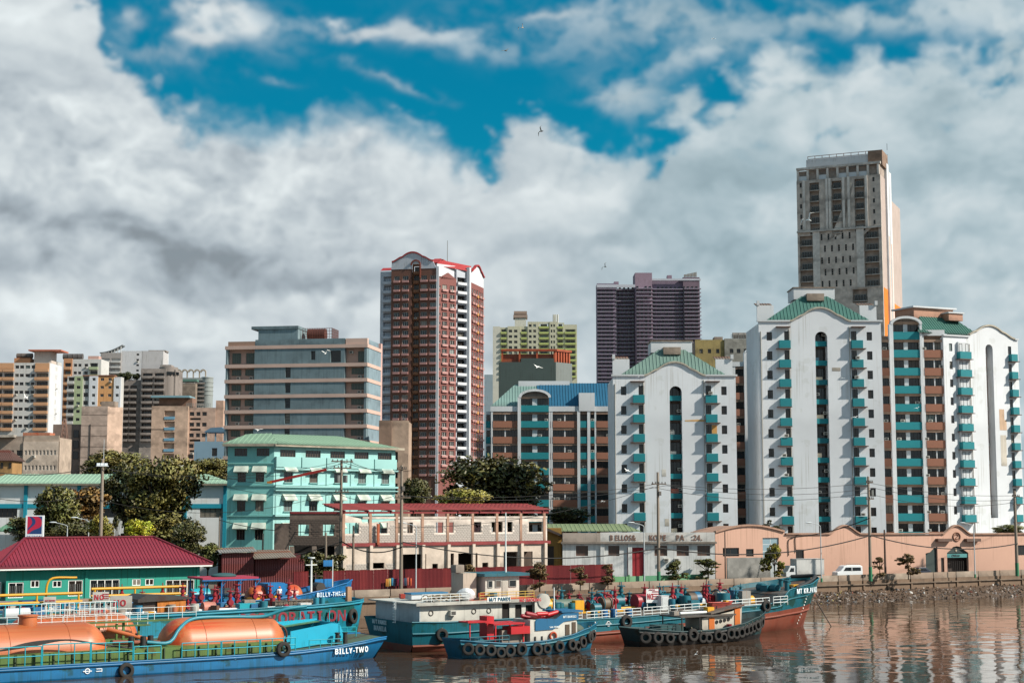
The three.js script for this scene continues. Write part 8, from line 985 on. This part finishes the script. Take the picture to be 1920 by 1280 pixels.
// the red boom hanging on the wires before the turquoise building
{ const D = 216, a = [gX(505, 903, D), gY(904, D), -D], b = [gX(612, 880, D), gY(880, D), -D], t = thing('red_boom', 'long thin red boom slung across the turquoise building', 'boom', ...a); part(t, 'boom_beam', beam([0, 0, 0], [b[0] - a[0], b[1] - a[1], 0], 0.22, 0.36), mat(0xa52a22, 'rust')); part(t, 'boom_tip', box(0.7, 0.3, 0.26), mat(0xc9802a, 'rust'), -0.35, -0.16, -0.13); part(t, 'sling', bar([b[0] - a[0], b[1] - a[1], 0], [poleTop.b[0] - a[0], poleTop.b[1] - 0.4 - a[1], poleTop.b[2] - a[2]], 0.03, 5), wireM); }
// a deckhand on the bright blue barge
{
  const J = { hip: [0, 0.93, 0], chest: [0.02, 1.32, 0], neck: [0.03, 1.5, 0], head: [0.05, 1.63, 0], sl: [0.02, 1.42, 0.19], sr: [0.02, 1.42, -0.19], el: [0.06, 1.14, 0.27], er: [0.1, 1.15, -0.25], wl: [0.22, 0.95, 0.24], wr: [0.28, 1.05, -0.16], hl: [0, 0.9, 0.1], hr: [0, 0.9, -0.1], kl: [0.03, 0.48, 0.13], kr: [-0.02, 0.48, -0.13], al: [0, 0.08, 0.14], ar: [-0.05, 0.08, -0.14], tl: [0.17, 0.04, 0.16], tr: [0.12, 0.04, -0.16] };
  const B = [['hip', 'chest', 0.15, 0.17], ['chest', 'neck', 0.15, 0.07], ['neck', 'head', 0.06, 0.105], ['sl', 'el', 0.065, 0.05], ['sr', 'er', 0.065, 0.05], ['el', 'wl', 0.05, 0.036], ['er', 'wr', 0.05, 0.036], ['chest', 'sl', 0.13, 0.075], ['chest', 'sr', 0.13, 0.075], ['hl', 'kl', 0.095, 0.065], ['hr', 'kr', 0.095, 0.065], ['kl', 'al', 0.065, 0.045], ['kr', 'ar', 0.065, 0.045], ['al', 'tl', 0.05, 0.04], ['ar', 'tr', 0.05, 0.04]].map(([a, b, r, s]) => [new THREE.Vector3(...J[a]), new THREE.Vector3(...J[b]), r, s]);
  const n = 72, mc = new MarchingCubes(n, new THREE.MeshStandardMaterial(), false, false, 60000); mc.isolation = 0; const S = 0.95, v = new THREE.Vector3(), d = new THREE.Vector3();
  for (let k = 0; k < n; k++) for (let j = 0; j < n; j++) for (let i = 0; i < n; i++) { v.set((i - n / 2) / (n / 2) * S, (j - n / 2) / (n / 2) * S + 0.88, (k - n / 2) / (n / 2) * S); let f = 9; for (const [a, b, r, s] of B) { d.copy(b).sub(a); const t = Math.max(0, Math.min(1, v.clone().sub(a).dot(d) / d.lengthSq())), q = v.distanceTo(d.multiplyScalar(t).add(a)) - lerp(r, s, t); const h = Math.max(0, 0.06 - Math.abs(f - q)) / 0.06; f = Math.min(f, q) - h * h * 0.015; } mc.field[i + j * n + k * n * n] = -f; }
  mc.update(); const c = mc.count, pos = new Float32Array(mc.positionArray.slice(0, c * 3)), nor = new Float32Array(mc.normalArray.slice(0, c * 3)), col = new Float32Array(c * 3); for (let i = 0; i < c; i++) { pos[i * 3] *= S; pos[i * 3 + 1] = pos[i * 3 + 1] * S + 0.88; pos[i * 3 + 2] *= S; const y = pos[i * 3 + 1], arm = Math.abs(pos[i * 3 + 2]) > 0.2 && y < 1.28, q = y > 1.49 || arm ? [0.3, 0.17, 0.1] : y > 0.92 ? [0.72, 0.73, 0.75] : y > 0.1 ? [0.05, 0.07, 0.12] : [0.03, 0.03, 0.03]; col.set(q, i * 3); }
  const g = new THREE.BufferGeometry(); g.setAttribute('position', new THREE.BufferAttribute(pos, 3)); g.setAttribute('normal', new THREE.BufferAttribute(nor, 3)); g.setAttribute('color', new THREE.BufferAttribute(col, 3)); const p = worldOf(BT, 15.4, 3.62, 2.4), o = solo('person', 'person in a white shirt and orange cap standing on the blue barge', 'person', g, new THREE.MeshStandardMaterial({ vertexColors: true, roughness: 0.8 }), p.x, p.y, p.z, -1.2); part(o, 'cap', merge([new THREE.SphereGeometry(0.118, 14, 8, 0, 6.3, 0, 1.6).toNonIndexed(), boxAt(0.14, 0.02, 0.16, 0.06, 0, -0.08)]), mat(0xd0571c, 'plain'), 0.05, 1.66, 0);
}
renderer.render(scene,camera);
